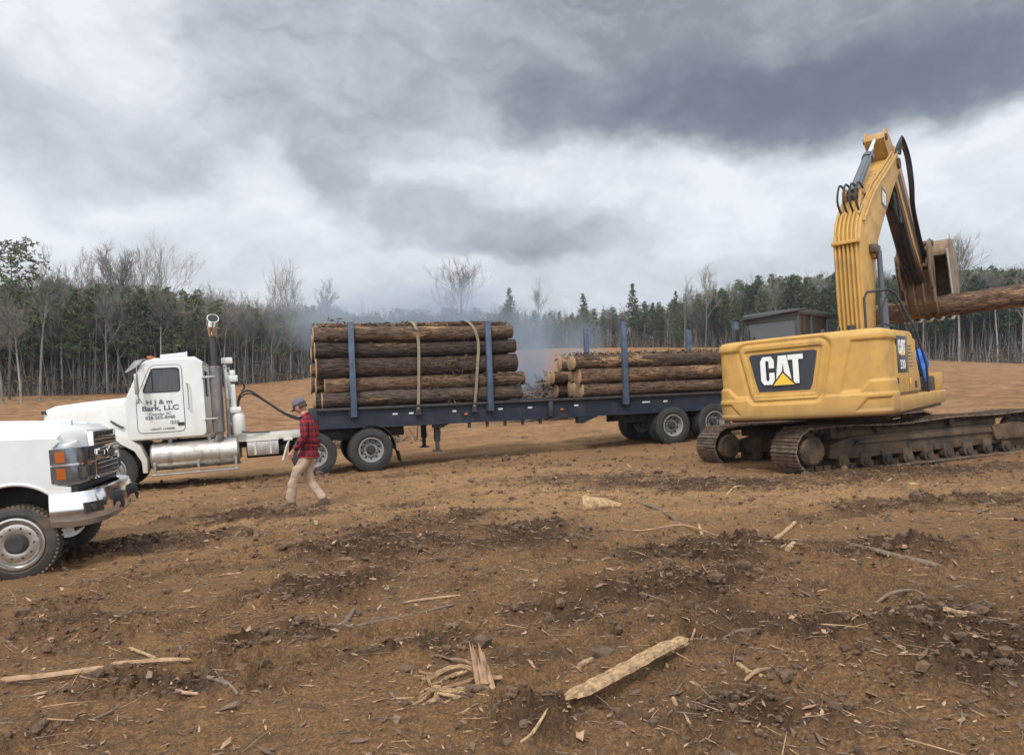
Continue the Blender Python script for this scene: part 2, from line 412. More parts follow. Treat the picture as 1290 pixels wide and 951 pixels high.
M_SPLITR = pm('reddish_split_wood', (.31, .19, .11), .75, var=.3, vs=14, stretch=(1, 1, 1), dirt=.35, dcol=(.20, .12, .07), ds=5, bump=.7, bs=12)

def glass_mat(name, tint=(.55, .6, .58), op=.35):
    m = bpy.data.materials.new(name); m.use_nodes = True; n = NT(m.node_tree); n.n.clear()
    out = n.new('ShaderNodeOutputMaterial'); t = n.new('ShaderNodeBsdfTransparent'); t.inputs[0].default_value = tint + (1,)
    g = n.new('ShaderNodeBsdfGlossy'); g.inputs['Roughness'].default_value = .04; n.put(g.inputs[0], (.9, .92, .95))
    d = n.new('ShaderNodeBsdfDiffuse'); n.put(d.inputs[0], (.05, .05, .05))
    lw = n.new('ShaderNodeLayerWeight'); lw.inputs[0].default_value = .25
    s1 = n.new('ShaderNodeMixShader'); s1.inputs[0].default_value = op; n.l.new(t.outputs[0], s1.inputs[1]); n.l.new(d.outputs[0], s1.inputs[2])
    s2 = n.new('ShaderNodeMixShader'); n.put(s2.inputs[0], n.math('ADD', n.math('MULTIPLY', lw.outputs[0], .5), .06))
    n.l.new(s1.outputs[0], s2.inputs[1]); n.l.new(g.outputs[0], s2.inputs[2]); n.l.new(s2.outputs[0], out.inputs[0])
    return m
M_GLASS = glass_mat('window_glass')
M_GLASSD = glass_mat('dark_cab_glass', (.4, .45, .44), .78)  # darker, more opaque glass for the excavator cab

def bark_mat(name, dark, mid, tan, patch=.5):
    m = bpy.data.materials.new(name); m.use_nodes = True; n = NT(m.node_tree); n.n.clear()
    out = n.new('ShaderNodeOutputMaterial'); b = n.new('ShaderNodeBsdfPrincipled'); n.l.new(b.outputs[0], out.inputs[0])
    co = n.new('ShaderNodeTexCoord').outputs['Object']; oi = n.new('ShaderNodeObjectInfo').outputs['Random']
    off = n.vmath('ADD', co, n.comb(n.math('MULTIPLY', oi, 37.0), n.math('MULTIPLY', oi, 11.0), 0.0))
    f = n.noise(n.vmath('MULTIPLY', off, (3.0, 16, 16)), 1.6, 7, .7, .6)
    g = n.noise(n.vmath('MULTIPLY', off, (.9, 3.2, 3.2)), 1.0, 6, .66, .5)
    c = n.mix(n.step(f, .36, .62), dark, mid)
    tone = n.math('ADD', .60, n.math('MULTIPLY', oi, .85)); o3 = n.math('FRACT', n.math('MULTIPLY', oi, 7.3))
    c = n.mix(1.0, c, n.comb(n.math('MULTIPLY', tone, n.math('ADD', .92, n.math('MULTIPLY', o3, .20))), tone, n.math('MULTIPLY', tone, n.math('SUBTRACT', 1.12, n.math('MULTIPLY', o3, .18)))), 'MULTIPLY')
    pf = n.math('MULTIPLY', n.step(g, .66 - .14 * patch, .70 - .12 * patch), n.step(f, .40, .55))
    c = n.mix(n.math('MULTIPLY', pf, .8), c, tan)
    n.put(b.inputs['Base Color'], c); b.inputs['Roughness'].default_value = .9; b.inputs['Specular IOR Level'].default_value = .2
    bp = n.new('ShaderNodeBump'); bp.inputs['Strength'].default_value = 1.0; bp.inputs['Distance'].default_value = .06
    n.put(bp.inputs['Height'], f); n.l.new(bp.outputs[0], b.inputs['Normal'])
    return m
M_BARK = bark_mat('pine_bark', (.028, .020, .015), (.120, .086, .063), (.34, .19, .095), .35)
M_BARK2 = bark_mat('flaked_pine_bark', (.040, .027, .019), (.165, .112, .076), (.42, .25, .125), .9)
def end_mat():
    m = bpy.data.materials.new('sawn_end_grain'); m.use_nodes = True; n = NT(m.node_tree); n.n.clear()
    out = n.new('ShaderNodeOutputMaterial'); b = n.new('ShaderNodeBsdfPrincipled'); n.l.new(b.outputs[0], out.inputs[0])
    co = n.new('ShaderNodeTexCoord').outputs['Object']
    w = n.new('ShaderNodeTexWave', wave_type='RINGS', rings_direction='X'); n.put(w.inputs['Vector'], co)
    w.inputs['Scale'].default_value = 9; w.inputs['Distortion'].default_value = 2.5; w.inputs['Detail'].default_value = 3
    c = n.mix(w.outputs[1], (.30, .185, .095), (.42, .28, .155))
    c = n.mix(n.math('MULTIPLY', n.step(n.noise(co, 5, 5, .6), .45, .7), .55), c, (.24, .15, .085))
    n.put(b.inputs['Base Color'], c); b.inputs['Roughness'].default_value = .85
    return m
M_END = end_mat()
# ------------------------------------------------------------------ terrain
_PX = [-900, 0, 200, 380, 450, 560, 700, 900, 1000, 1290, 2200]
_YB = [70, 74, 80, 100, 115, 145, 170, 150, 125, 105, 95]
_BY = [500, 499, 494, 477, 462, 446, 438, 437, 446, 458, 470]
def far_line(px):
    Yb = np.interp(px, _PX, _YB); by = np.interp(px, _PX, _BY)
    return Yb, 1.7 + Yb * (505 - by) / 950
def H(x, y):
    x = np.asarray(x, float); y = np.asarray(y, float)
    near = .24 + .072 * 26 * np.tanh(x / 26) - .28 * np.exp(-((x - 7.5) ** 2 + (y - 14) ** 2) / 32) - .10 * np.exp(-((x + 5.9) ** 2 + (y - 8.7) ** 2) / 5)
    px = 645 + 950 * x / np.maximum(y, 2.0); px = np.where(y < 2, 645 + 475 * np.clip(x, -1, 1), px)
    Yb, zf = far_line(px)
    t = np.clip((y - 21) / (Yb - 21), 0, 1); s = t ** 1.25
    z = near * (1 - s) + zf * s + np.maximum(y - Yb, 0) * .012
    return z
def Hs(x, y): return float(H(np.array([x]), np.array([y]))[0])
def at(px, py, dz=0.0):
    """where the line of sight through a photo pixel meets the ground"""
    a = (px - 645) / 950; e = (505 - py) / 950; Y = 1.5
    while Y < 400:
        if 1.7 + e * Y < Hs(a * Y, Y) + dz: break
        Y += .02 + Y * .001
    return Vector((a * Y, Y, 1.7 + e * Y))
# churned, dark patches (x, y, rx, ry, strength)
_c = []
for (px, py, rx, ry, s_) in ((470, 690, .9, 1.0, 1), (410, 745, .6, .55, 1), (560, 662, .8, .7, .8), (660, 672, .6, .7, .8), (520, 640, .5, .5, .6), (300, 655, 1.0, .6, .8),
                         (350, 815, .55, .3, .9), (240, 860, .5, .3, .8), (500, 830, .6, .3, .9), (130, 800, .5, .4, .5), (620, 830, .5, .25, .7), (700, 790, .5, .4, .6),
                         (830, 745, .8, .5, .7), (900, 700, .7, .6, .7), (1130, 700, .6, .6, .8), (1040, 800, .7, .35, .8), (1250, 830, .5, .4, .9), (960, 900, .4, .25, .7),
                         (770, 605, 1.6, 1.0, .9), (930, 612, 1.8, .9, 1), (1120, 600, 2.4, .8, .9), (700, 585, 2.0, 1.0, .45), (180, 690, 1.2, .6, .9), (240, 612, 2.0, .7, .9), (420, 605, 2.5, .8, .6),
                         (640, 900, .5, .2, .6), (60, 930, .3, .2, .6), (1200, 640, 1.2, .7, .6), (560, 735, .6, .4, .5)):
    p = at(px, py); _c.append((p.x, p.y, rx, ry, s_))
# ruts (centre line points, half width, lug pitch, depth)
_r = []
for pts, w_, pitch, dep in (([(60, 770), (200, 722), (330, 690), (470, 650)], .16, .09, .022), ([(230, 800), (330, 745), (430, 716), (600, 655)], .16, .09, .018),
                            ([(500, 640), (640, 602), (800, 588)], .2, .12, .03), ([(230, 655), (420, 612), (600, 580), (760, 562)], .22, .10, .03),
                            ([(240, 625), (420, 590), (640, 563), (780, 553)], .22, .10, .03),
                            ([(880, 655), (1010, 640), (1200, 628), (1285, 622)], .32, .19, .035), ([(640, 720), (820, 690), (960, 665), (1150, 640)], .30, .19, .025),
                            ([(0, 800), (120, 760), (230, 720), (360, 700)], .15, .10, .03), ([(350, 870), (470, 812), (640, 770), (800, 742)], .16, .10, .03), ([(640, 870), (800, 800), (930, 760), (1100, 730)], .16, .1, .025), ([(780, 950), (900, 830), (1080, 760), (1285, 700)], .3, .19, .03), ([(0, 905), (150, 868), (330, 845)], .18, .1, .02)):
    _r.append(([at(*p) for p in pts], w_, pitch, dep))
def detail(x, y):
    """height detail and dark-soil mask"""
    r = np.hypot(x, y); fade = np.clip(30 / np.maximum(r, 1), 0, 1)
    m = 0.0 * x
    wx = x + .35 * fbm(x * 1.3, y * 1.3, 3, 5); wy = y + .35 * fbm(x * 1.3, y * 1.3, 3, 8)
    for (cx, cy, rx, ry, s_) in _c:
        k = 1 + .02 * cy
        m = np.maximum(m, s_ * np.exp(-(((wx - cx) / (rx * k)) ** 2 + ((wy - cy) / (ry * k)) ** 2)))
    m = np.clip(m * 1.2 + .75 * fbm(x * .35, y * .6, 4, 31) + .45 * fbm(x * 1.6, y * 2.0, 4, 77) - .04, 0, 1) * (1 - .55 * np.exp(-((y - 15.5) / 3.2) ** 2) * (x > -12))
    q = .03 * fbm(x * .5, y * .5, 3, 2) + .16 * sstep(24, 45, r) * fbm(x * .16, y * .22, 4, 15) + (.028 + .13 * m) * fbm(x * 2.6, y * 2.6, 5, 3, .6)
    rid = 1 - np.abs(fbm(x * 5.5, y * 5.5, 4, 12, .6)) * 2.2
    q = q + (.014 + .070 * m) * np.clip(rid, -1, 1) * (r < 40)
    q = q + (.010 + .030 * m) * np.clip(1 - np.abs(fbm(x * 3.1 + y, y * 9.5 - x * 1.5, 3, 55, .6)) * 3.0, -1, 1) * (r < 30)
    q = q + (.008 + .030 * m) * fbm(x * 20, y * 20, 4, 41, .7) * (r < 14)
    rutm = 0.0 * x
    for pts, hw, pitch, dep in _r:
        best = np.full(x.shape, 9.0); along = 0.0 * x; acc = 0.0
        for a, b in zip(pts, pts[1:]):
            dx, dy = b.x - a.x, b.y - a.y; L = math.hypot(dx, dy)
            t = np.clip(((x - a.x) * dx + (y - a.y) * dy) / L / L, 0, 1)
            d = ((x - a.x) * dy - (y - a.y) * dx) / L; dd = np.hypot(x - a.x - t * dx, y - a.y - t * dy)
            k = dd < best; best = np.where(k, dd, best); along = np.where(k, acc + t * L + np.abs(d) * .35, along); acc += L
        w = sstep(hw * 1.25, hw * .8, best + .04 * fbm(x * 3, y * 3, 2, 6)); rim = np.exp(-((best - hw * 1.35) / .07) ** 2)
        keep = sstep(-.35, .05, fbm(x * .9, y * .9, 2, 19))
        q = q + keep * (-1.5 * dep * w + dep * 1.3 * rim + w * .028 * np.sin(along * 2 * pi / pitch)); rutm = np.maximum(rutm, w * keep)
    return q * np.maximum(fade, .3), m, rutm
def ground_z(x, y): 
    a = np.array([x], float); b = np.array([y], float); return float((H(a, b) + detail(a, b)[0])[0])

front = np.linspace(R(-44), R(44), 1080); rest = np.linspace(R(44), R(316), 90)[1:-1]
ang = np.concatenate([front, rest]); na = len(ang)
rad = np.concatenate([[.25, .7], np.geomspace(1.3, 60, 660), np.geomspace(62, 330, 60)]); nr = len(rad)
A, RR = np.meshgrid(ang, rad); X = RR * np.sin(A); Y = RR * np.cos(A)
dq, dm, dr = detail(X, Y); Z = H(X, Y) + dq
V = np.stack([X, Y, Z], -1).reshape(-1, 3); V = np.concatenate([V, [[0, 0, Hs(0, 0)]]])
i, j = np.meshgrid(np.arange(nr - 1), np.arange(na), indexing='ij'); j2 = (j + 1) % na
F = np.stack([i * na + j, (i + 1) * na + j, (i + 1) * na + j2, i * na + j2], -1).reshape(-1, 4)[:, ::-1]
me = np_mesh('ground', V, F, smooth=True)
for nm, arr in (('dark_soil', dm), ('rut', dr)):
    at_ = me.attributes.new(nm, 'FLOAT', 'POINT'); at_.data.foreach_set('value', np.append(arr.ravel(), 0).astype(np.float32))
m = bpy.data.materials.new('clearing_soil'); m.use_nodes = True; n = NT(m.node_tree); n.n.clear()
out = n.new('ShaderNodeOutputMaterial'); b = n.new('ShaderNodeBsdfPrincipled'); n.l.new(b.outputs[0], out.inputs[0])
co = n.new('ShaderNodeTexCoord').outputs['Object']
ds_ = n.new('ShaderNodeAttribute', attribute_name='dark_soil').outputs['Fac']; ru = n.new('ShaderNodeAttribute', attribute_name='rut').outputs['Fac']
a1 = n.noise(co, .12, 4, .6); a2 = n.noise(n.vmath('MULTIPLY', co, (1, 1.7, 1)), .9, 7, .68, .3); a3 = n.noise(co, 9, 6, .7); a4 = n.noise(co, 55, 4, .7)
dkm = n.math('ADD', ds_, n.math('MULTIPLY', n.math('SUBTRACT', a2, .5), 1.9)); dkm = n.math('ADD', dkm, n.math('MULTIPLY', n.math('SUBTRACT', a3, .5), .9))
yy = n.sep(co)[1]
tan_ = n.mix(n.step(a1, .35, .65), (.335, .182, .084), (.51, .300, .140))
tan_ = n.mix(n.step(yy, 13, 40), tan_, n.mix(n.step(a2, .42, .60), (.26, .124, .054), (.52, .300, .140)))       # the graded field is redder clay
tan_ = n.mix(n.step(yy, 11, 6), tan_, (.268, .147, .067))
c = n.mix(n.step(dkm, .10, .85), tan_, n.mix(n.step(a3, .3, .7), (.046, .027, .017), (.150, .084, .046)))
c = n.mix(n.math('MULTIPLY', ru, .35), c, (.17, .108, .062))
c = n.mix(n.step(a4, .35, .7), n.mix(.65, c, (.042, .025, .015)), c)
c = n.mix(n.math('MULTIPLY', n.step(n.noise(n.vmath('MULTIPLY', co, (1, 1.5, 1)), 4.5, 8, .75, .4), .50, .62), .55), c, (.075, .050, .033))
c = n.mix(n.math('MULTIPLY', n.step(n.noise(co, 34, 3, .6), .66, .74), .5), c, (.42, .30, .185))                # scattered pale chips and pebbles
n.put(b.inputs['Base Color'], c); b.inputs['Roughness'].default_value = .95; b.inputs['Specular IOR Level'].default_value = .15
bp = n.new('ShaderNodeBump'); bp.inputs['Strength'].default_value = .9; bp.inputs['Distance'].default_value = .05
n.put(bp.inputs['Height'], n.math('ADD', a3, n.math('MULTIPLY', a4, .5))); n.l.new(bp.outputs[0], b.inputs['Normal'])
M_SOIL = m
tag(link_mesh('ground', me, M_SOIL), kind='structure')
# ------------------------------------------------------------------ wheels
def wheel(parent, x, y, z, Rr, w, rr, side=1, style='dual', tyre=None, rim=None, lugs=0, steer=0.0):
    """tyre, rim and hub; the outer face is at y and looks to -y (side=1) or +y (side=-1)"""
    T = Matrix.Translation((x, y, z)) @ Matrix.Rotation(steer, 4, 'Z') @ (Matrix.Rotation(R(-90), 4, 'X') if side > 0 else Matrix.Rotation(R(90), 4, 'X'))
    tm = tyre or M_RUBBER; rm = rim or M_RIM
    h = MB(T); hub = .11 * Rr / .52
    d = {'dual': .13, 'inner': .15, 'steer': .03, 'super': .06}[style]
    if style == 'super': hub *= 1.25
    h.lathe([(0, d - .10), (hub * .75, d - .10), (hub, d - .06), (hub, d + .04), (0, d + .04)], 20)
    nb = 10
    for i in range(nb):
        a = 2 * pi * i / nb; q = hub * 1.55; h.cyl((q * cos(a), q * sin(a), d + .03), (q * cos(a), q * sin(a), d - .035), .016 * Rr / .5, seg=6)
    ho = h.build('wheel', [M_STEEL], parent, 30)
    t = MB(T)
    sw = .016
    prof = [(rr, w - .03), (rr + .02, w - sw), (rr + (Rr - rr) * .45, w), (Rr * .93, w - .012), (Rr * .985, w - .035), (Rr, w - .06)]
    prof = [(rr, .03), (rr + .015, .012), (rr + (Rr - rr) * .30, .002), (rr + (Rr - rr) * .36, -.003), (rr + (Rr - rr) * .42, .0), (rr + (Rr - rr) * .72, .004), (Rr * .945, .014), (Rr * .985, .03), (Rr, .055)] \
        + [(Rr, w * .30), (Rr - .012, w * .31), (Rr - .012, w * .34), (Rr, w * .35), (Rr, w * .48), (Rr - .012, w * .49), (Rr - .012, w * .52), (Rr, w * .53), (Rr, w * .66), (Rr - .012, w * .67), (Rr - .012, w * .70), (Rr, w * .71)] + prof[::-1]
    t.lathe(prof, 64, closed=True)
    t.m = 1
    nl = lugs or 44
    for i in range(nl):           # shoulder lugs
        a = 2 * pi * i / nl
        Mx = Matrix.Rotation(a, 4, 'Z')
        for (q0, q1) in ((.02, w * .28), (w * .72, w - .02)):
            t.box(Rr - .02, Rr + .006, -.018 * Rr / .5, .018 * Rr / .5, q0, q1, M=Mx)
    t.build('tyre', [tm, M_TREAD if tm is M_RUBBER_M else tm], ho, 40)
    r = MB(T)
    if style == 'dual':
        r.lathe([(rr + .012, .012), (rr + .012, .0), (rr - .012, .0), (rr - .022, .03), (rr - .03, .10), (rr - .045, d + .01), (hub * 1.72, d + .02), (hub * 1.55, d - .005), (0, d - .005), (0, d + .04), (hub * 1.8, d + .04), (rr - .02, d + .05), (rr, w * .7)], 48, closed=True)
    elif style == 'inner':
        r.lathe([(rr + .01, .012), (rr - .02, .02), (rr - .03, .2), (0, .2), (0, .22), (rr, .22)], 32, closed=True)
    elif style == 'super':
        r.lathe([(rr + .014, .012), (rr + .016, -.004), (rr - .004, -.006), (rr - .02, .012), (rr - .028, .05), (rr - .04, d + .004), (hub * 1.95, d - .024), (hub * 1.45, d - .030), (hub * 1.02, d - .024), (hub * .98, d + .015), (0, d + .015), (0, d + .05), (rr - .02, d + .07), (rr, w * .7)], 56, closed=True)
    else:
        r.lathe([(rr + .012, .012), (rr - .012, .0), (rr - .03, .05), (hub * 2.2, .03), (hub, -.02), (0, -.02), (0, .03), (rr - .02, .1), (rr, w * .7)], 48, closed=True)
    r.m = 1
    nh = 10 if style != 'super' else 8
    if style in ('dual', 'super'):
        ra = (rr - .045 + hub * 1.72) / 2 if style == 'dual' else rr * .72; zz = d + .014 if style == 'dual' else d - .006
        for i in range(nh):
            a = 2 * pi * (i + .5) / nh; c_ = (ra * cos(a), ra * sin(a))
            hr = .021 if style == 'dual' else .023
            r.cyl((c_[0], c_[1], zz - .006), (c_[0], c_[1], zz + .02), hr * 1.25, seg=14)  # proud dark discs, the shade of the hand holes put in as colour
    r.build('rim', [rm, M_INT], ho, 35)
    return ho

# ------------------------------------------------------------------ the rig's axis
YAW = R(18)
def tilt_quat(gx, gy, yaw):
    up = Vector((-gx, -gy, 1)).normalized()
    return Vector((0, 0, 1)).rotation_difference(up) @ Quaternion((0, 0, 1), yaw)
RIG = Vector((-3.36, 18.2, 0))
# ------------------------------------------------------------------ road tractor
def build_tractor():
    t = empty('semi_tractor', (RIG.x, RIG.y, .0), Quaternion((0, 0, 1), YAW) @ Quaternion((0, 1, 0), -R(3.7)))
    tag(t, 'white day-cab semi tractor with black company lettering on its door, coupled to the log trailer', 'semi truck')
    # chassis
    m = MB()
    for y in (.78, 1.52): m.box(-6.6, .95, y, y + .09, .78, 1.02, .01)
    for x in (-6.2, -4.9, -3.6, -2.4, -1.9, -.66, .85): m.box(x, x + .1, .87, 1.52, .80, 1.0)
    m.build('frame', M_STEEL, t)
    m = MB()
    m.cyl((-5.65, .3, .5), (-5.65, 2.1, .5), .06); m.build('axle', M_STEEL, t)
    for x in (-1.33, 0):
        m = MB(); m.cyl((x, .3, .5), (x, 2.1, .5), .08); m.lathe([(0, -.22), (.16, -.16), (.2, 0), (.16, .16), (0, .22)], 16, Matrix.Translation((x, 1.2, .5)))
        for y in (.72, 1.6): m.box(x - .3, x + .3, y, y + .1, .55, .62); m.cyl((x + .28, y + .05, .62), (x + .28, y + .05, .80), .09)
        m.build('axle', M_STEEL, t)
    m = MB(); m.box(-3.1, -1.55, .55, 1.85, 1.035, 1.075, .01); m.box(-3.1, -1.6, .50, .54, .93, 1.09, .008)
    m.build('deck_plate', M_WHITE_T, t)
    m = MB(); m.lathe([(0, 0), (.46, 0), (.48, .03), (.46, .06), (0, .06)], 28, Matrix.Translation((-.62, 1.2, 1.06)) @ Matrix.Rotation(R(3), 4, 'Y'))
    m.box(-1.2, .1, .8, 1.6, 1.02, 1.07, .01); m.box(-.9, -.3, .8, .9, .9, 1.1); m.box(-.9, -.3, 1.5, 1.6, .9, 1.1)
    m.build('fifth_wheel', M_STEEL, t)
    # cab
    side = [(-5.30, 1.16), (-3.72, 1.16), (-3.66, 1.24), (-3.66, 2.80), (-3.80, 2.93), (-4.78, 2.93), (-4.92, 2.86), (-5.30, 2.02)]
    win = roundpoly([(-4.93, 2.20), (-4.72, 2.72), (-4.16, 2.72), (-4.16, 2.20)], .07)
    cb = MB()
    for (y0, y1) in ((.13, .18), (2.18, 2.23)): cb.plate(roundpoly(side, .09), [win], y0, y1, .015)
    cb.box(-3.70, -3.66, .18, 2.18, 1.2, 2.05, .01); cb.box(-3.70, -3.66, .18, .6, 2.05, 2.84); cb.box(-3.70, -3.66, 1.76, 2.18, 2.05, 2.84); cb.box(-3.70, -3.66, .6, 1.76, 2.65, 2.84)
    cb.box(-5.3, -3.68, .2, 2.16, 1.14, 1.2)
    # roof shell
    cb.loft([[(-4.90, y, z) for (y, z) in ((.15, 2.80), (.2, 2.86), (.6, 2.90), (1.76, 2.90), (2.16, 2.86), (2.21, 2.80))],
             [(-4.72, y, z) for (y, z) in ((.15, 2.84), (.22, 2.94), (.6, 2.985), (1.76, 2.985), (2.14, 2.94), (2.21, 2.84))],
             [(-3.85, y, z) for (y, z) in ((.15, 2.84), (.22, 2.95), (.6, 2.99), (1.76, 2.99), (2.14, 2.95), (2.21, 2.84))],
             [(-3.66, y, z) for (y, z) in ((.15, 2.78), (.22, 2.83), (.6, 2.85), (1.76, 2.85), (2.14, 2.83), (2.21, 2.78))]])
    for y in (.15, 2.13, 1.16): cb.loft([[(-5.31, y, 2.02), (-5.22, y, 2.02), (-5.22, y + .07, 2.02), (-5.31, y + .07, 2.02)], [(-4.93, y, 2.84), (-4.84, y, 2.84), (-4.84, y + .07, 2.84), (-4.93, y + .07, 2.84)]])
    cb.box(-5.31, -5.22, .15, 2.2, 1.98, 2.06, .02)
    cab = cb.build('cab', M_WHITE_T, t)
    g = MB(); g.loft([[(-5.27, .2, 2.05), (-5.26, .2, 2.05), (-5.26, 2.15, 2.05), (-5.27, 2.15, 2.05)], [(-4.90, .2, 2.84), (-4.89, .2, 2.84), (-4.89, 2.15, 2.84), (-4.90, 2.15, 2.84)]])
    g.build('windshield', M_GLASS, cab)
    g = MB(); g.box(-5.28, -5.21, .17, 2.17, 2.85, 2.99) if False else None
    # interior
    g = MB(); 
    for y in (.45, 1.4): g.box(-4.45, -3.95, y, y + .5, 1.6, 1.85, .05); g.box(-4.05, -3.90, y, y + .5, 1.8, 2.5, .05)
    g.box(-5.15, -4.95, .25, 2.1, 1.75, 2.1, .04); g.box(-5.2, -3.8, .2, 2.14, 1.2, 1.3)
    g.lathe([(.20, -.015), (.22, 0), (.20, .015), (.18, 0)], 24, Matrix.Translation((-4.72, .72, 2.12)) @ Matrix.Rotation(R(55), 4, 'Y'), closed=True)
    g.build('seats_and_dash', M_INT, cab) if False else g.build('cab_interior', M_INT, cab)
    # door (raised seam), glass, furniture
    do = roundpoly([(-5.07, 1.30), (-4.10, 1.30), (-4.10, 2.80), (-4.74, 2.80), (-5.07, 2.06)], .12)
    inn = [(-4.585 + (p[0] + 4.585) * .972, 2.05 + (p[1] - 2.05) * .98) for p in do]
    d = MB(); d.plate(do, [roundpoly([(-4.945, 2.185), (-4.725, 2.735), (-4.145, 2.735), (-4.145, 2.185)], .08)], .122, .131, .003)
    door = d.build('door', M_WHITE_T, t); 
    s_ = MB(); s_.tube([(p[0], .125, p[1]) for p in do + do[:1]], .007, 5)
    s_.build('door_seal', M_BLACK, door)
    s_ = MB(); s_.tube([(p[0], .121, p[1]) for p in win + win[:1]], .013, 5); s_.build('window_rubber', M_BLACK, door)
    s_ = MB(); s_.plate([(-4.93, 2.20), (-4.72, 2.72), (-4.16, 2.72), (-4.16, 2.20)], [], .15, .156); s_.build('window_glass', M_GLASS, door)
    s_ = MB(); s_.box(-4.735, -4.715, .112, .122, 2.2, 2.72); s_.build('vent_window_bar', M_BLACK, door)
    s_ = MB(); s_.box(-4.25, -4.11, .100, .125, 1.43, 1.50, .008); s_.build('door_handle', M_BLACK, door)
    s_ = MB()
    TM = lambda x, z: Matrix.Translation((x, .1185, z)) @ Matrix.Rotation(R(90), 4, 'X')
    s_ = MB(); s_.text('H J & m', .135, TM(-4.60, 1.975), .002, .004, sx=1.25); s_.build('company_name', M_LETD, door)
    s_ = MB(); s_.text('Bark, LLC', .150, TM(-4.585, 1.84), .002, .005, sx=1.25); s_.build('company_name', M_LETD, door)
    s_ = MB(); s_.text('Conway, SC', .075, TM(-4.60, 1.712), .002, .001, sx=1.2); s_.build('town_name', M_LETD, door)
    s_ = MB(); s_.text('828-505-8488', .100, TM(-4.60, 1.628), .002, .0015, sx=1.1); s_.build('phone_number', M_LETD, door)
    s_ = MB(); s_.text('USDOT 1132588', .058, TM(-4.57, 1.375), .002, .001, sx=1.2); s_.build('registration_number', M_LETD, door)
    s_ = MB(); s_.box(-4.40, -4.22, .116, .121, 1.475, 1.545); s_.m = 1
    for i in range(5): s_.box(-4.385 + i * .034, -4.372 + i * .034, .113, .1165, 1.485, 1.535)
    s_.build('permit_sticker', [M_LETD, M_LETW], door)
    # grab bar, mirror, visor, roof lights
    m = MB(); m.tube([(-4.02, .13, 2.36), (-3.99, .06, 2.36), (-3.99, .06, 1.80), (-4.02, .13, 1.80)], .014, 8); m.build('grab_bar', M_ALU, t)
    m = MB(); m.tube([(-4.92, .14, 2.84), (-4.98, -.10, 2.80), (-4.98, -.12, 2.1), (-4.95, .13, 1.98)], .013, 6)
    m.box(-5.03, -4.97, -.24, -.02, 2.16, 2.62, .02); m.box(-5.02, -4.97, -.22, -.05, 1.96, 2.10, .015); m.build('side_mirror', M_ALU, t)
    m = MB(); m.tube([(-4.92, 2.22, 2.84), (-4.98, 2.46, 2.80), (-4.98, 2.48, 2.1), (-4.95, 2.23, 1.98)], .013, 6); m.box(-5.03, -4.97, 2.38, 2.6, 2.16, 2.62, .02); m.build('side_mirror', M_ALU, t)
    m = MB(); m.loft([[(-4.86, .12, 2.93), (-4.86, 2.24, 2.93), (-4.84, 2.24, 2.955), (-4.84, .12, 2.955)], [(-5.02, .08, 2.90), (-5.02, 2.28, 2.90), (-5.03, 2.28, 2.925), (-5.03, .08, 2.925)], [(-5.22, .06, 2.66), (-5.22, 2.30, 2.66), (-5.235, 2.30, 2.68), (-5.235, .06, 2.68)]])
    m.prism([(-4.86, 2.93), (-5.02, 2.90), (-5.22, 2.66), (-5.0, 2.78)], .06, .075); m.build('sun_visor', M_ALU, t)
    m = MB(); m.cyl((-4.55, .45, 3.0), (-4.05, .45, 3.02), .05, .065, 14); m.cyl((-4.05, .45, 3.02), (-3.98, .45, 3.02), .065, .09, 14); m.cyl((-4.4, .45, 2.96), (-4.4, .45, 3.0), .02); m.cyl((-4.1, .45, 2.96), (-4.1, .45, 3.0), .02)
    m.build('air_horn', M_CHROME, t)
    for k, y in enumerate((.35, .8, 1.2, 1.6, 2.05)):
        m = MB(); m.box(-4.82, -4.70, y - .04, y + .04, 2.955, 3.025, .02); m.build('marker_lamp', M_AMBER, t)
    # hood with fenders
    hb = MB(); S = []
    for (x, y0, y1, z0, z1, r) in ((-6.98, .52, 1.84, 1.08, 1.82, .08), (-6.93, .44, 1.92, 1.04, 1.94, .14), (-6.75, .40, 1.96, 1.02, 2.02, .20), (-6.2, .36, 2.0, 1.0, 2.07, .20), (-5.7, .28, 2.08, 1.0, 2.10, .18), (-5.28, .17, 2.19, 1.02, 2.12, .14)):
        S.append(rrect(x, y0, y1, z0, z1, r, 4, .03))
    hb.loft(S); hood = hb.build('hood', M_WHITE_T, t)
    for yy, sg in ((0.02, 1), (2.34, -1)):
        # wheel arch: swept band around the steer wheel
        f = MB(); secs = []
        for a_, zc in ((-8, 0), (15, 0), (40, 0), (70, 0), (95, 0), (120, 0), (145, 0), (165, 0)):
            ca, sa = cos(R(a_)), sin(R(a_)); rin, rout = .62, .70
            rout += .10 * max(0, sin(R(a_))) 
            px = lambda r_: (-5.65 + r_ * ca * 1.04, .52 + r_ * sa * 1.02)
            a1_, b1_ = px(rin); a2_, b2_ = px(rout)
            secs.append([(a1_, yy, b1_), (a2_, yy + sg * .03, b2_), (a2_ - .0, yy + sg * .42, b2_ + .02), (a1_, yy + sg * .42, b1_)])
        f.loft(secs); f.build('fender', M_WHITE_T, hood)
    m = MB(); m.box(-5.42, -5.405, .20, .30, 1.05, 2.1); m.build('hood_seam', M_BLACK, hood) if False else None
    m = MB(); m.tube([(-5.62, .24, 1.62), (-5.42, .14, 1.48), (-5.36, .16, 1.46)], .022, 6); m.build('hood_latch', M_BLACK, hood)
    m = MB(); m.box(-7.02, -6.96, .62, 1.74, 1.12, 1.80, .02); m.m = 1
    for i in range(9): m.box(-7.035, -7.015, .66, 1.70, 1.16 + i * .07, 1.19 + i * .07)
    m.build('grille', [M_BLACK, M_CHROME], t)
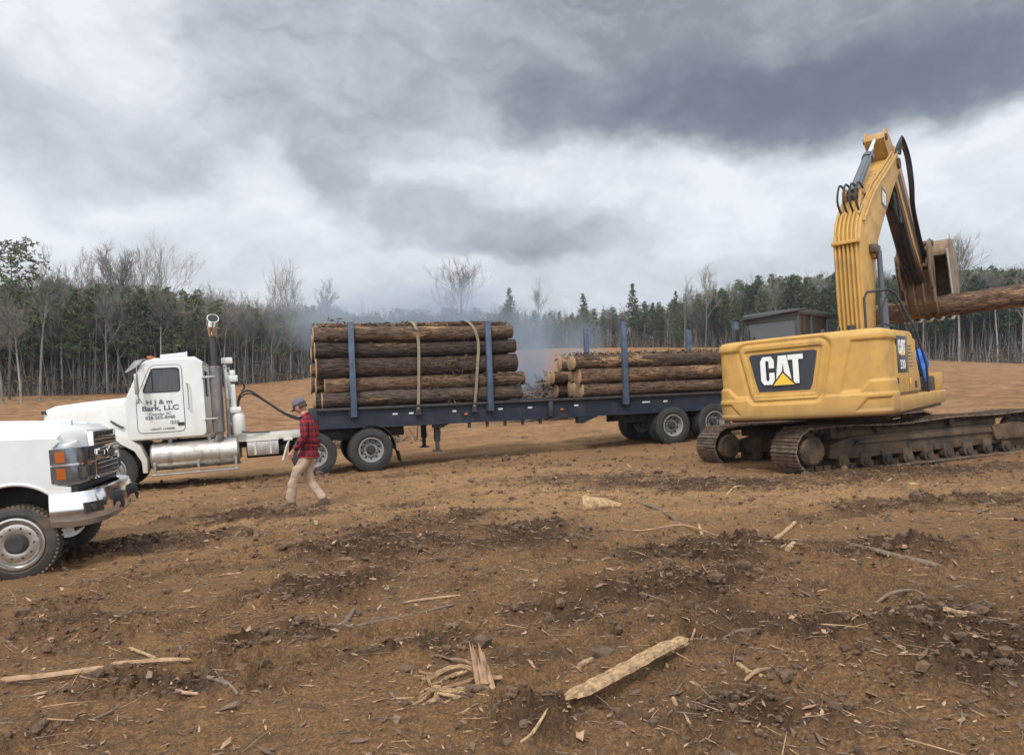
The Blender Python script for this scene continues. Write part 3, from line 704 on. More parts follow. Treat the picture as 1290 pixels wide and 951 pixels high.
    for y in (.36, 2.0):
        m = MB(); m.box(-6.96, -6.80, y - .17, y + .17, 1.20, 1.46, .03); m.m = 1; m.box(-6.975, -6.955, y - .13, y + .13, 1.23, 1.43, .006); m.build('headlight', [M_CHROME, M_LENS], t)
    m = MB(); m.box(-6.99, -6.90, .39, .45, 1.86, 1.93, .01); m.build('hood_badge', M_BLACK, hood)
    m = MB(); m.loft([rrect(-7.22, .12, 2.24, .52, .86, .08, 3), rrect(-7.12, .04, 2.32, .50, .88, .08, 3), rrect(-6.85, .0, 2.36, .50, .88, .08, 3)]); m.build('bumper', M_ALU, t)
    # exhaust stack with curved tip
    for y, sg in ((.20, 1),):
        m = MB(); m.tube([(-3.48 + 0, y, .92), (-3.40, y, 1.08), (-3.40, y, 1.25)], [.075, .09, .10], 14, smooth=4)
        m.tube([(-3.95, y, .86), (-3.70, y, .86), (-3.50, y, .92), (-3.40, y, 1.14)], .085, 14, smooth=6)
        m.cyl((-3.40, y, 1.2), (-3.40, y, 2.72), .135, .135, 22, .02)
        st = m.build('exhaust_muffler', M_STACK, t)
        m = MB(); m.cyl((-3.40, y, 2.7), (-3.40, y, 3.42), .07, seg=16); m.build('exhaust_pipe', M_STEEL, st)
        m = MB(); pth = spline([(-3.40, y, 3.40), (-3.40, y, 3.55), (-3.39, y - .03, 3.68), (-3.36, y - .17, 3.80)], 5)
        rr_ = [.078, .105, .125, .13]
        m.tube(pth, rr_, 16); m.build('exhaust_tip', M_CHROME, st)
        m = MB(); p = Vector(pth[-1]); dd = (p - Vector(pth[-2])).normalized(); m.cyl(p - dd * .002, p + dd * .003, .115, seg=18); m.build('exhaust_mouth', M_INT, st)
    m = MB()
    for z in (1.5, 2.45): m.box(-3.68, -3.40, .06, .34, z, z + .05, .01); m.box(-3.68, -3.40, 2.02, 2.3, z, z + .05, .01)
    m.box(-3.66, -3.6, .3, 2.1, 1.05, 1.12); m.build('stack_bracket', M_ALU, t)
    # headache rack gear behind the cab
    m = MB()
    for y in (.45, 1.95): m.box(-3.24, -3.16, y, y + .08, 1.04, 2.75, .01)
    for z in (1.3, 1.9, 2.66): m.box(-3.23, -3.17, .45, 2.03, z, z + .07, .01)
    rack = m.build('headache_rack', M_ALU, t)
    m = MB(); m.box(-3.27, -3.02, .42, .62, 2.78, 2.92, .02); m.m = 1; m.box(-3.03, -3.005, .45, .59, 2.81, 2.89); m.build('work_lamp', [M_WHITE_T, M_INT], rack)
    m = MB(); m.lathe([(0, 0), (.13, 0), (.15, .04), (.15, .42), (.11, .50), (0, .52)], 18, Matrix.Translation((-2.98, .52, 1.12))); m.box(-3.13, -2.93, .40, .60, 2.35, 2.5, .02); m.box(-3.10, -2.98, .42, .56, 2.5, 2.62, .02)
    m.box(-3.12, -3.0, .44, .58, 1.75, 2.3, .03); m.box(-3.16, -2.9, .38, .62, 1.62, 1.76, .03)
    m.build('air_cleaner', M_WHITE_T, t)
    m = MB(); m.tube([(-3.0, .5, 2.5), (-2.85, .45, 2.35), (-2.80, .5, 2.2), (-2.88, .5, 2.12)], .022, 6, smooth=5); m.build('rack_hose', M_BLACK, t); m = MB(); m.tube([(-3.1, .5, 1.55), (-2.95, .4, 1.2), (-2.6, .45, 1.13), (-2.3, .5, 1.12)], .02, 6, smooth=5)
    m.build('rack_hose', M_BLACK, t)
    # fuel tanks and steps
    for y in (.02, 1.70):
        m = MB(); T = Matrix.Translation((-4.86, y + .32, .75)) @ Matrix.Rotation(R(90), 4, 'Y'); L = 1.86
        m.lathe([(0, -.0), (.27, 0), (.31, .04), (.31, L - .04), (.27, L), (0, L)], 32, T)
        tk = m.build('fuel_tank', M_TANK, t)
        for x in (-4.45, -3.45):
            b_ = MB(); b_.lathe([(.312, -.04), (.322, -.04), (.322, .04), (.312, .04)], 32, Matrix.Translation((x, y + .32, .75)) @ Matrix.Rotation(R(90), 4, 'Y'), closed=True)
            b_.box(x - .04, x + .04, y + .22, y + .36, 1.04, 1.16, .01); b_.build('tank_strap', M_ALU, tk)
        b_ = MB(); b_.box(-4.84, -3.02, y - .06, y + .16, .34, .38, .01)
        for x in (-4.8, -3.9, -3.1): b_.box(x, x + .05, y, y + .05, .36, .6)
        b_.build('cab_step', M_ALU, tk)
        b_ = MB(); b_.cyl((-3.28, y + .22, 1.02), (-3.28, y + .20, 1.10), .05, seg=14); b_.build('filler_cap', M_ALU, tk)
    m = MB(); m.box(-2.82, -2.12, .22, .66, .60, .93, .015); m.m = 1; m.box(-2.83, -2.11, .20, .67, .93, .965, .01); m.box(-2.66, -2.62, .195, .222, .62, .93); m.box(-2.32, -2.28, .195, .222, .62, .93)
    m.build('battery_box', [M_TANK, M_WHITE_T], t)
    m = MB(); m.cyl((-2.85, .7, .66), (-1.95, .7, .66), .14, seg=18, bev=.02); m.build('air_tank', M_STEEL, t)
    # quarter fenders and mud flaps
    for y in (0.0, 1.80):
        m = MB(); secs = []
        for k in range(9):
            a_ = R(100 - k * 13); r_ = .60; secs.append([(0 + r_ * cos(a_), y, .52 + r_ * sin(a_)), (0 + (r_ + .012) * cos(a_), y, .52 + (r_ + .012) * sin(a_)), (0 + (r_ + .012) * cos(a_), y + .56, .52 + (r_ + .012) * sin(a_)), (0 + r_ * cos(a_), y + .56, .52 + r_ * sin(a_))])
        secs += [[(.66, y, .44), (.672, y, .44), (.672, y + .56, .44), (.66, y + .56, .44)], [(.72, y, .16), (.732, y, .16), (.732, y + .56, .16), (.72, y + .56, .16)]]
        m.loft(secs); m.tube([(.5, y + .56, .9), (.5, .9 if y < 1 else 1.5, .95)], .02)
        m.build('mud_flap', M_BLACK, t)
    m = MB(); m.tube([(-1.86, .1, .95), (-1.95, .06, .75), (-2.05, .05, .45)], .025, 6); m.box(-2.0, -1.8, .05, .5, .9, .96, .01); m.build('fender_bracket', M_WHITE_T, t)
    # wheels
    wheel(t, -5.65, .05, .52, .52, .28, .29, 1, 'steer'); wheel(t, -5.65, 2.31, .52, .52, .28, .29, -1, 'steer')
    for x in (-1.33, 0):
        wheel(t, x, 0, .52, .52, .27, .29, 1, 'dual'); wheel(t, x, .32, .52, .52, .27, .29, 1, 'inner')
        wheel(t, x, 2.36, .52, .52, .27, .29, -1, 'dual'); wheel(t, x, 2.04, .52, .52, .27, .29, -1, 'inner')
    # air lines looping back to the trailer
    m = MB(); m.tube([(-2.98, .6, 1.72), (-2.92, .6, 2.02), (-2.70, .6, 2.12), (-2.35, .62, 1.86), (-1.95, .66, 1.55), (-1.5, .7, 1.36), (-1.15, .78, 1.28)], .024, 8, smooth=6)
    m.build('air_line', M_BLACK, t); m = MB(); m.tube([(-2.98, .7, 1.72), (-2.90, .7, 1.98), (-2.66, .7, 2.05), (-2.3, .72, 1.80), (-1.9, .74, 1.49), (-1.5, .78, 1.31), (-1.15, .84, 1.25)], .018, 8, smooth=6)
    m.build('air_line', M_BLACK, t)
    return t
tractor = build_tractor()

# ------------------------------------------------------------------ log trailer
TP = R(2.4)
def trailer_world(x, y, z):
    c, s = cos(TP), sin(TP); X = x * c - z * s; Z = x * s + z * c
    return Vector((RIG.x + X * cos(YAW) - y * sin(YAW), RIG.y + X * sin(YAW) + y * cos(YAW), Z))
QT = Quaternion((0, 0, 1), YAW) @ Quaternion((0, 1, 0), -TP)
def build_trailer():
    t = empty('log_trailer', (RIG.x, RIG.y, 0), QT)
    tag(t, 'long dark blue flat pole trailer with upright blue stakes carrying two stacks of logs', 'trailer')
    m = MB()
    for y in (.06, 2.24):                   # side rails: a C-section with flanges
        m.box(-1.25, 10.95, y + .03, y + .07, 1.07, 1.53); m.box(-1.25, 10.95, y, y + .10, 1.53, 1.56, .004); m.box(-.2, 10.95, y, y + .10, 1.05, 1.075, .004)
    for y in (.85, 1.45):
        m.box(-1.3, 10.9, y, y + .09, 1.12, 1.50, .008)
    x = -1.2
    while x < 10.9: m.box(x, x + .08, .10, 2.24, 1.40, 1.52); x += .62
    m.box(-1.33, -1.22, .06, 2.34, 1.10, 1.56, .01); m.box(10.9, 10.98, .06, 2.34, 1.05, 1.56, .01)
    m.box(-1.2, .3, .7, 1.7, 1.085, 1.12)
    fr = m.build('frame', M_BLUE, t)
    m = MB(); m.box(-1.25, 10.95, .0, .055, 1.50, 1.565, .006); m.box(-1.25, 10.95, 2.345, 2.40, 1.48, 1.57, .006); m.build('rub_rail', M_STEEL, fr)
    for x in (1.3 , 3.95, 4.35, 4.75, 5.15, 5.55, 2.55, 2.95, 3.35):
        pass
    for x in (2.45, 2.92, 3.40, 3.88, 4.36):
        b_ = MB(); b_.box(x, x + .07, .10, .17, .92, 1.06, .006); b_.cyl((x + .035, .08, .95), (x + .035, .18, .95), .03, seg=10); b_.build('winch_bracket', M_STEEL, t)
    b_ = MB(); b_.prism([(5.45, 1.06), (6.05, 1.06), (5.6, .88), (5.45, .88)], .08, .3, .01); b_.build('suspension_hanger', M_BLUE, t)
    # rear sub-frame
    m = MB(); 
    for y in (.62, 1.68): m.box(7.05, 10.8, y, y + .10, .80, 1.06, .01)
    for x in (7.2, 8.9, 10.5): m.box(x, x + .14, .6, 1.8, .82, 1.04)
    for x in (8.24, 9.56):
        m.cyl((x, .3, .62), (x, 2.1, .62), .075)
        for y in (.62, 1.68): m.box(x - .55, x + .45, y + .01, y + .09, .70, .76); m.prism([(x - .62, .82), (x - .42, .82), (x - .50, .60), (x - .58, .60)], y, y + .1)
    m.build('suspension', M_STEEL, t)
    for x in (8.24, 9.56):
        z = .52 + (Hs(*trailer_world(x, .1, 0).xy) - trailer_world(x, .1, 0).z) + .0
        wheel(t, x, 0, z, .52, .27, .29, 1, 'dual'); wheel(t, x, .32, z, .52, .27, .29, 1, 'inner')
        z2 = z + .02
        wheel(t, x, 2.40, z2, .52, .27, .29, -1, 'dual'); wheel(t, x, 2.08, z2, .52, .27, .29, -1, 'inner')
    # landing gear
    for y in (.28, 2.0):
        m = MB(); m.box(1.62, 1.76, y, y + .14, .62, 1.10, .01); m.box(1.645, 1.735, y + .02, y + .12, .40, .64, .006); m.box(1.58, 1.80, y - .04, y + .18, .36, .40, .01)
        m.tube([(1.69, y + .07, .95), (2.2, y + .07, 1.12)], .025); m.build('landing_leg', M_STEEL, t)
    m = MB(); m.box(1.55, 1.85, .16, .30, .96, 1.22, .02); m.tube([(1.7, .2, 1.0), (1.7, .02, 1.0), (1.7, .02, .8)], .014, 6); m.build('gearbox', M_STEEL, t)
    # tail bits on the beam
    for (x, w_, mt) in ((.55, .12, M_REFL), (.95, .12, M_REFL), (2.05, .1, M_REFL), (3.25, .12, M_REFL), (4.05, .12, M_REFL), (4.62, .12, M_REFL), (5.35, .12, M_REFL), (7.35, .24, M_REFL), (8.0, .13, M_REFL)):
        b_ = MB(); b_.box(x, x + w_, .082, .088, 1.34, 1.38); b_.build('reflector', mt, fr)
    for x in (2.35, 4.95):
        b_ = MB(); b_.box(x, x + .09, .05, .088, 1.24, 1.30, .008); b_.build('marker_lamp', M_AMBER, fr)
    b_ = MB(); b_.box(4.60, 4.72, -.02, .08, 1.10, 1.50, .02); b_.cyl((4.66, -.03, 1.22), (4.66, -.03, 1.34), .035); b_.build('stake_pocket', M_STEEL, fr)
    # stakes
    for (x, zt) in ((-.39, 3.58), (3.02, 3.56), (6.81, 3.55), (10.3, 3.50)):
        for y in (-.10, 2.40):
            m = MB(); w_ = .066
            z0 = 1.33
            m.box(x - w_, x + w_, y, y + .012, z0, zt, .002)
            m.box(x - w_, x - w_ + .012, y + .012, y + .11, z0, zt); m.box(x + w_ - .012, x + w_, y + .012, y + .11, z0, zt)
            m.box(x - w_, x + w_, y + .11, y + .122, z0, zt, .002)
            m.box(x - w_ - .004, x + w_ + .004, y - .004, y + .126, zt, zt + .008)
            st = m.build('stake', M_BLUE2, t)
            b_ = MB(); b_.box(x - .10, x + .10, y + .125 if y < 1 else y - .06, y + .17 if y < 1 else y - .006, 1.30, 1.56, .008); b_.build('stake_socket', M_BLUE, st)
    return t
trailer = build_trailer()

# ------------------------------------------------------------------ pickup / medium duty truck at the left edge
def build_pickup():
    # +x runs FORWARD here; y=0 is the near wheel's outer face, +y away from the camera
    yaw = R(17); org = Vector((-5.3, 8.1))
    gz = Hs(org.x, org.y); d = Vector((cos(yaw), sin(yaw)))
    sl = (Hs(*(org + d * 1)) - Hs(*(org - d * 1))) / 2
    nrm = Vector((-sin(yaw), cos(yaw))); lat = (Hs(*(org + nrm * 2)) - gz) / 2
    gx = sl * d.x + lat * nrm.x; gy = sl * d.y + lat * nrm.y
    t = empty('work_truck', (org.x, org.y, gz - .02), tilt_quat(gx, gy, yaw))
    tag(t, 'white work truck with a big chrome grille, cut off by the left edge', 'pickup truck')
    Wd = 2.16; z0 = .0
    # front clip body: lofted from the cowl to the nose, wheel arch cut by a separate fender skin
    b = MB(); ya, yb = .03, Wd - .03
    # hood (upper)
    S = []
    for (x, y0, y1, zb, zt, r) in ((-1.45, ya + .06, yb - .06, 1.28, 1.80, .16), (-.6, ya + .07, yb - .07, 1.28, 1.75, .17), (0, ya + .09, yb - .09, 1.28, 1.705, .17), (.35, ya + .16, yb - .16, 1.27, 1.665, .16), (.55, ya + .28, yb - .28, 1.26, 1.63, .14), (.66, ya + .42, yb - .42, 1.26, 1.57, .10)):
        S.append(rrect(x, y0, y1, zb, zt, r, 5, .02))
    b.loft(S); hood = b.build('hood', M_WHITE, t)
    b = MB()
    for y in (.62, 1.54):            # power-dome edges
        b.loft([rrect(x, y - .05, y + .05, z - .05, z + .012, .03, 3) for (x, z) in ((-1.4, 1.80), (-.5, 1.742), (.1, 1.695), (.45, 1.645))])
    b.build('hood_crease', M_WHITE, hood)
    # fenders with real arch opening
    arch = [(.545 * cos(R(a)), .47 + .565 * sin(R(a))) for a in range(0, 181, 10)]; arch_v = [(.545 * cos(R(a)), .47 + .565 * sin(R(a))) for a in range(38, 176, 6)]
    fo = [(.58, .98)] + [(.60, 1.40), (.50, 1.52), (0, 1.56), (-1.45, 1.62), (-1.45, .55), (-.62, .55)] + [p for p in arch[::-1]] + [(.57, .93)]
    arch_d = [p for p in arch]
    for (y0, y1) in ((.0, .05), (Wd - .05, Wd)):
        f = MB(); f.plate([(.57, .96), (.45, .99), (.43, 1.40), (.50, 1.46), (.44, 1.52), (0, 1.545), (-1.45, 1.60), (-1.45, .5), (-.60, .5)] + arch[::-1][0:] + [], [], y0, y1, .02)
        fd = f.build('fender', M_WHITE, t)
        yc = y0 if y0 < 1 else y1; sg = -1 if y0 < 1 else 1
        f = MB(); f.tube([(p[0] * 1.02, yc + sg * .004, .47 + (p[1] - .47) * 1.02) for p in arch_v], .020, 8); f.build('arch_lip', M_WHITE, fd)
        f = MB(); secs = []
        for a in range(0, 181, 15):
            secs.append([(.56 * cos(R(a)), yy_, .47 + .58 * sin(R(a))) for yy_ in ((.05, .62) if y0 < 1 else (Wd - .62, Wd - .05))] + [(.57 * cos(R(a)), yy_, .47 + .59 * sin(R(a))) for yy_ in ((.62, .05) if y0 < 1 else (Wd - .05, Wd - .62))])
        f.loft(secs); f.box(-.6, .6, .62 if y0 < 1 else Wd - .64, .64 if y0 < 1 else Wd - .62, .45, 1.2); f.build('wheel_well', M_INT, fd)
        # shoulder between fender top and hood
        f = MB(); f.loft([[(x, yc - sg * .0, zt - .06), (x, yc - sg * .03, zt), (x, yc - sg * .20, zt + .05), (x, yc - sg * .22, zt - .1)] for (x, zt) in ((-1.45, 1.62), (0, 1.575), (.36, 1.535), (.46, 1.50))])
        f.build('fender_shoulder', M_WHITE, fd)
    # nose corner panels under and beside the lamps
    b = MB(); b.loft([rrect(.40, .03, Wd - .03, .93, 1.42, .05, 3), rrect(.52, .09, Wd - .09, .93, 1.44, .06, 3), rrect(.60, .24, Wd - .24, .94, 1.46, .06, 3)]); b.build('nose_panel', M_WHITE, t)
    # stacked headlights wrapping the corner
    for s_ in (0, 1):
        Q = lambda y: y if s_ == 0 else Wd - y
        h = MB()
        def wrap(z0_, z1_, off, x0=.30, x1=.66, y1=.46):
            # outer skin strip following the corner from the side to the grille
            P = [(.40, -.005), (.53, .0), (.62, .05), (.67, .15), (.70, .28), (.72, y1)]
            return [[(px_ + off * .9, Q(py_ - off), z0_), (px_ + off * .9, Q(py_ - off), z1_), (px_ - .05, Q(py_ + .03), z1_), (px_ - .05, Q(py_ + .03), z0_)] for (px_, py_) in P]
        h.loft(wrap(1.012, 1.385, .012)); hl = h.build('headlight', M_LENS, t)
        for (za, zb_) in ((1.05, 1.17), (1.235, 1.355)):
            c_ = MB(); c_.loft([[(px_, Q(py_), za), (px_, Q(py_), zb_), (px_ - .03, Q(py_ + .03), zb_), (px_ - .03, Q(py_ + .03), za)] for (px_, py_) in ((.45, -.022), (.49, -.020), (.535, -.012))]); c_.build('turn_signal', M_AMBER, hl)
            c_ = MB(); c_.loft([[(px_, Q(py_), za), (px_, Q(py_), zb_), (px_ - .03, Q(py_ + .03), zb_), (px_ - .03, Q(py_ + .03), za)] for (px_, py_) in ((.650, .055), (.697, .150), (.718, .22))]); c_.build('lamp_lens', M_LENS, hl)
            c_ = MB(); c_.loft([[(px_, Q(py_), za), (px_, Q(py_), zb_), (px_ - .03, Q(py_ + .03), zb_), (px_ - .03, Q(py_ + .03), za)] for (px_, py_) in ((.722, .25), (.738, .43))]); c_.build('lamp_bezel', M_INT, hl)
        c_ = MB(); c_.loft([[(px_, Q(py_), 1.195), (px_, Q(py_), 1.215), (px_ - .03, Q(py_ + .03), 1.215), (px_ - .03, Q(py_ + .03), 1.195)] for (px_, py_) in ((.405, -.024), (.53, -.02), (.632, .03), (.69, .13), (.74, .44))]); c_.build('lamp_divider', M_CHROME, hl)
    # grille: two black mesh fields, chrome bars, emblem bar
    g = MB(); ga, gb = .47, Wd - .47; xg = .70
    g.box(xg - .06, xg + .03, ga, gb, .99, 1.555, .02); gr = g.build('grille', M_CHROME, t)
    for (za, zb_) in ((1.375, 1.475), (1.03, 1.20)):
        m = MB(); m.box(xg + .025, xg + .036, ga + .05, gb - .05, za, zb_, .004); m.m = 1
        k = 3 if zb_ - za > .12 else 2
        for i in range(k): m.box(xg + .034, xg + .042, ga + .05, gb - .05, za + (i + .5) * (zb_ - za) / k - .006, za + (i + .5) * (zb_ - za) / k + .002)
        m.build('grille_mesh', [M_INT, M_CHROME], gr)
    m = MB(); m.box(xg + .02, xg + .055, ga + .02, gb - .02, 1.215, 1.34, .012); m.build('grille_bar', M_CHROME, gr)
    m = MB(); m.box(xg + .05, xg + .072, ga + .06, gb - .06, 1.31, 1.345, .008); m.box(xg + .03, xg + .06, ga, gb, 1.005, 1.025, .008); m.build('grille_trim', M_CHROME, gr)
    TM = Matrix.Translation((xg + .034, Wd / 2, 1.512)) @ Matrix.Rotation(R(90), 4, 'Z') @ Matrix.Rotation(R(90), 4, 'X')
    m = MB(); m.text('CHEVROLET', .085, TM, .004, .002, sx=1.9); m.build('hood_lettering', M_INT, gr)
    bow = [(-.17, -.02), (-.15, -.045), (-.06, -.045), (-.055, -.068), (.065, -.068), (.06, -.045), (.15, -.045), (.17, .02), (.15, .045), (.06, .045), (.055, .068), (-.065, .068), (-.06, .045), (-.15, .045)]
    TB = Matrix.Translation((xg + .07, Wd / 2, 1.275)) @ Matrix.Rotation(R(90), 4, 'Z')
    m = MB(); m.prism([(p[0] * 1.12, p[1] * 1.12) for p in bow], -.012, .002, 0, TB); m.m = 1; m.prism(bow, -.020, -.011, 0, TB); m.build('emblem', [M_CHROME, M_LOGO], gr)
    # chrome bumper, wrapping
    b = MB(); S = []
    P = [(.36, -.03), (.56, -.01), (.70, .07), (.79, .22), (.84, .55), (.85, Wd / 2)]; P = P + [(x, Wd - y) for x, y in P[:-1][::-1]]
    for i, (x, y) in enumerate(P):
        a = Vector(P[max(i - 1, 0)]); c_ = Vector(P[min(i + 1, len(P) - 1)]); tn = (c_ - a).normalized(); no = Vector((tn.y, -tn.x))
        pr = [(-.10, .89), (-.03, .915), (.01, .90), (.040, .82), (.058, .70), (.045, .59), (-.02, .52), (-.10, .54)]
        if i in (0, len(P) - 1): pr = [(o_, .60 + (z_ - .60) * 1.0 if z_ > .6 else z_ + .02) for o_, z_ in pr]
        S.append([(x + no.x * o_, y + no.y * o_, z_) for o_, z_ in pr])
    b.loft(S); bp_ = b.build('bumper', M_CHROME, t)
    for s_ in (0, 1):
        Q = lambda y: y if s_ == 0 else Wd - y
        m = MB(); m.loft([[(x + .042, Q(y - .04), z_) for z_ in (.66, .775)] + [(x - .02, Q(y + .02), z_) for z_ in (.775, .66)] for x, y in ((.66, .02), (.735, .09), (.80, .22))]); 
        fp = m.build('fog_pocket', M_INT, bp_)
        m = MB(); m.cyl((.70, Q(.08), .72), (.775, Q(.04), .72), .035, seg=14); m.build('fog_lamp', M_LENS, fp)
    m = MB(); m.box(.86, .895, .72, Wd - .72, .60, .78, .015); m.build('bumper_insert', M_BLACK, bp_)
    for y in (.62, Wd - .62):
        m = MB(); m.tube([(.86, y, .79), (.93, y, .79), (.95, y, .765), (.94, y, .74), (.88, y, .74)], .015, 8); m.box(.84, .95, y - .04, y + .04, .70, .83, .01)
        m.cyl((.945, y - .04, .765), (.945, y + .04, .765), .016, seg=10); m.tube([(.945, y, .77), (.95, y, .68), (.95, y, .62)], [.014, .026, .010], 8); m.build('tow_hook', M_BLACK, t)
    m = MB(); m.box(.30, .62, .06, Wd - .06, .89, .97, .02); m.build('gap_filler', M_BLACK, t)
    # hood ornament-like air deflector tag seen on the hood lip
    m = MB(); m.loft([rrect(.38, .50, .62, 1.63, 1.74, .02, 2), rrect(.50, .52, .60, 1.62, 1.69, .02, 2)]); m.build('hood_marker', M_WHITE, hood)
    # cab and chassis behind the frame edge
    c_ = MB(); prof = [(-1.45, .55), (-1.45, 1.62), (-1.62, 1.70), (-2.25, 2.36), (-2.45, 2.42), (-3.55, 2.42), (-3.72, 2.3), (-3.80, 1.6), (-3.80, .55)]
    wn = roundpoly([(-1.95, 1.66), (-2.38, 2.20), (-3.0, 2.22), (-3.0, 1.66)], .06); wn2 = roundpoly([(-3.12, 1.66), (-3.12, 2.22), (-3.5, 2.2), (-3.6, 1.66)], .06)
    for (y0, y1) in ((.04, .10), (Wd - .10, Wd - .04)): c_.plate(roundpoly(prof, .08), [wn, wn2], y0, y1, .02)
    c_.box(-3.6, -2.35, .08, Wd - .08, 2.37, 2.43, .02); c_.box(-3.79, -3.72, .1, Wd - .1, .6, 1.65); c_.box(-3.7, -1.5, .1, Wd - .1, .5, .56)
    c_.loft([[(-1.46, .1, 1.6), (-1.46, Wd - .1, 1.6), (-1.62, Wd - .1, 1.72), (-1.62, .1, 1.72)], [(-1.5, .1, 1.5), (-1.5, Wd - .1, 1.5), (-1.66, Wd - .1, 1.66), (-1.66, .1, 1.66)]])
    cb = c_.build('cab', M_WHITE, t)
    c_ = MB(); c_.loft([[(-1.64, .12, 1.70), (-1.64, Wd - .12, 1.70), (-1.66, Wd - .12, 1.70), (-1.66, .12, 1.70)], [(-2.28, .2, 2.38), (-2.28, Wd - .2, 2.38), (-2.30, Wd - .2, 2.38), (-2.30, .2, 2.38)]]); c_.build('windshield', M_GLASS, cb)
    c_ = MB(); c_.plate(wn, [], .07, .076); c_.plate(wn2, [], .07, .076); c_.build('window_glass', M_GLASS, cb)
    c_ = MB(); c_.box(-3.5, -2.6, .3, Wd - .3, .9, 1.15, .05); c_.box(-2.9, -2.7, .3, .95, 1.1, 1.8, .05); c_.box(-2.9, -2.7, 1.2, 1.85, 1.1, 1.8, .05); c_.box(-1.9, -1.6, .12, Wd - .12, 1.1, 1.55, .05); c_.build('cab_interior', M_INT, cb)
    c_ = MB(); 
    for y in (.65, 1.42): c_.box(-6.6, .75, y, y + .09, .62, .82, .01)
    c_.box(-.1, .1, .3, 1.86, .42, .56, .02); c_.cyl((-4.6, .3, .45), (-4.6, 1.86, .45), .07); c_.box(-.5, .45, .55, 1.6, .62, 1.2, .03); c_.build('frame', M_STEEL, t)
    c_ = MB(); c_.box(-6.8, -3.95, .0, Wd, 1.0, 1.08, .01); c_.box(-6.8, -3.95, .0, .05, 1.05, 1.5, .01); c_.box(-6.8, -3.95, Wd - .05, Wd, 1.05, 1.5, .01); c_.box(-3.98, -3.92, .0, Wd, 1.05, 1.7, .01); c_.box(-6.84, -6.79, .0, Wd, 1.05, 1.5, .01); c_.build('cargo_bed', M_STEEL, t)
    wheel(t, 0, .0, .405, .405, .235, .265, 1, 'super', M_RUBBER_M, M_RIMC, 52); wheel(t, 0, Wd - .02, .405, .405, .235, .265, -1, 'super', M_RUBBER_M, M_RIMC, 52)
    for y, sd_ in ((0.0, 1), (Wd, -1)): wheel(t, -4.6, y, .405, .405, .235, .252, sd_, 'super', M_RUBBER_M, M_RIMC, 52)
    return t
pickup = build_pickup()
# ------------------------------------------------------------------ logs
def log_mesh(L, r, seed, bend=.05, taper=.10, seg=26, rings=70):
    rng = np.random.RandomState(seed); V = []
    th = np.linspace(0, 2 * pi, seg, endpoint=False)
    bx, bp = rng.uniform(-bend, bend, 2), rng.uniform(0, 2 * pi, 2)
    kn = [(rng.rand(), rng.uniform(0, 2 * pi), rng.uniform(.012, .03)) for _ in range(int(L * 2.2))]
    for i in range(rings + 1):
        s = i / rings; x = -L / 2 + L * s
        rr = r * (1 + taper * (.5 - s)) * (1 + .05 * pn(np.cos(th) * 1.3 + s * 6 + seed, np.sin(th) * 1.3 + s * 1.5, seed) + .075 * pn(th * 3 + seed, np.full(seg, s * L * 3.5), seed + 3))
        rr = rr + .008 * (rng.rand(seg) - .5)
        for (ks, ka, kh) in kn: rr = rr + kh * np.exp(-(((s - ks) * L / .07) ** 2)) * np.exp(-((1 - np.cos(th - ka)) / .08))
        oy = bx[0] * sin(pi * s) + .3 * bx[0] * sin(3 * pi * s + bp[0]); oz = bx[1] * sin(pi * s + .0)
        V.append(np.stack([np.full(seg, x) + (.01 * (rng.rand(seg) - .5) if 0 < i < rings else 0), rr * np.cos(th) + oy, rr * np.sin(th) + oz], 1))
    V = np.concatenate(V); F = []; mi = []
    for i in range(rings):
        for j in range(seg): F.append((i * seg + j, i * seg + (j + 1) % seg, (i + 1) * seg + (j + 1) % seg, (i + 1) * seg + j)); mi.append(0)
    V = [tuple(v) for v in V]
    for e, i in ((-1, 0), (1, rings)):
        b = len(V); c = np.mean([V[i * seg + j] for j in range(seg)], 0)
        for j in range(seg): v = np.array(V[i * seg + j]); V.append(tuple(c + (v - c) * .93 + np.array([e * .012, 0, 0])))
        for j in range(seg):
            q = (i * seg + j, i * seg + (j + 1) % seg, b + (j + 1) % seg, b + j); F.append(q if e > 0 else q[::-1]); mi.append(1)
        cap = tuple(b + j for j in range(seg)); F.append(cap if e > 0 else cap[::-1]); mi.append(1)
    me = bpy.data.meshes.new('log'); me.from_pydata(V, [], F); me.polygons.foreach_set('material_index', mi)
    bm = bmesh.new(); bm.from_mesh(me); bmesh.ops.recalc_face_normals(bm, faces=bm.faces); bm.to_mesh(me); bm.free()
    me.shade_smooth(); me.set_sharp_from_angle(angle=R(50))
    return me
LOGS = {}
def put_log(x0, x1, y, z, r, label, group, seed, flaky=False, roll=0, tiltz=0.0, tilty=0.0):
    L = x1 - x0
    me = log_mesh(L, r, seed)
    o = link_mesh('log', me, [M_BARK2 if flaky else M_BARK, M_END])
    c = trailer_world((x0 + x1) / 2, y, z); o.location = c; o.rotation_mode = 'QUATERNION'
    o.rotation_quaternion = QT @ Quaternion((0, 0, 1), tiltz) @ Quaternion((0, 1, 0), -tilty) @ Quaternion((1, 0, 0), roll)
    tag(o, label, 'log', group)
    return o
rl = random.Random(5)
G1 = 'logs stacked on the front half of the trailer'; G2 = 'logs stacked on the rear half of the trailer'
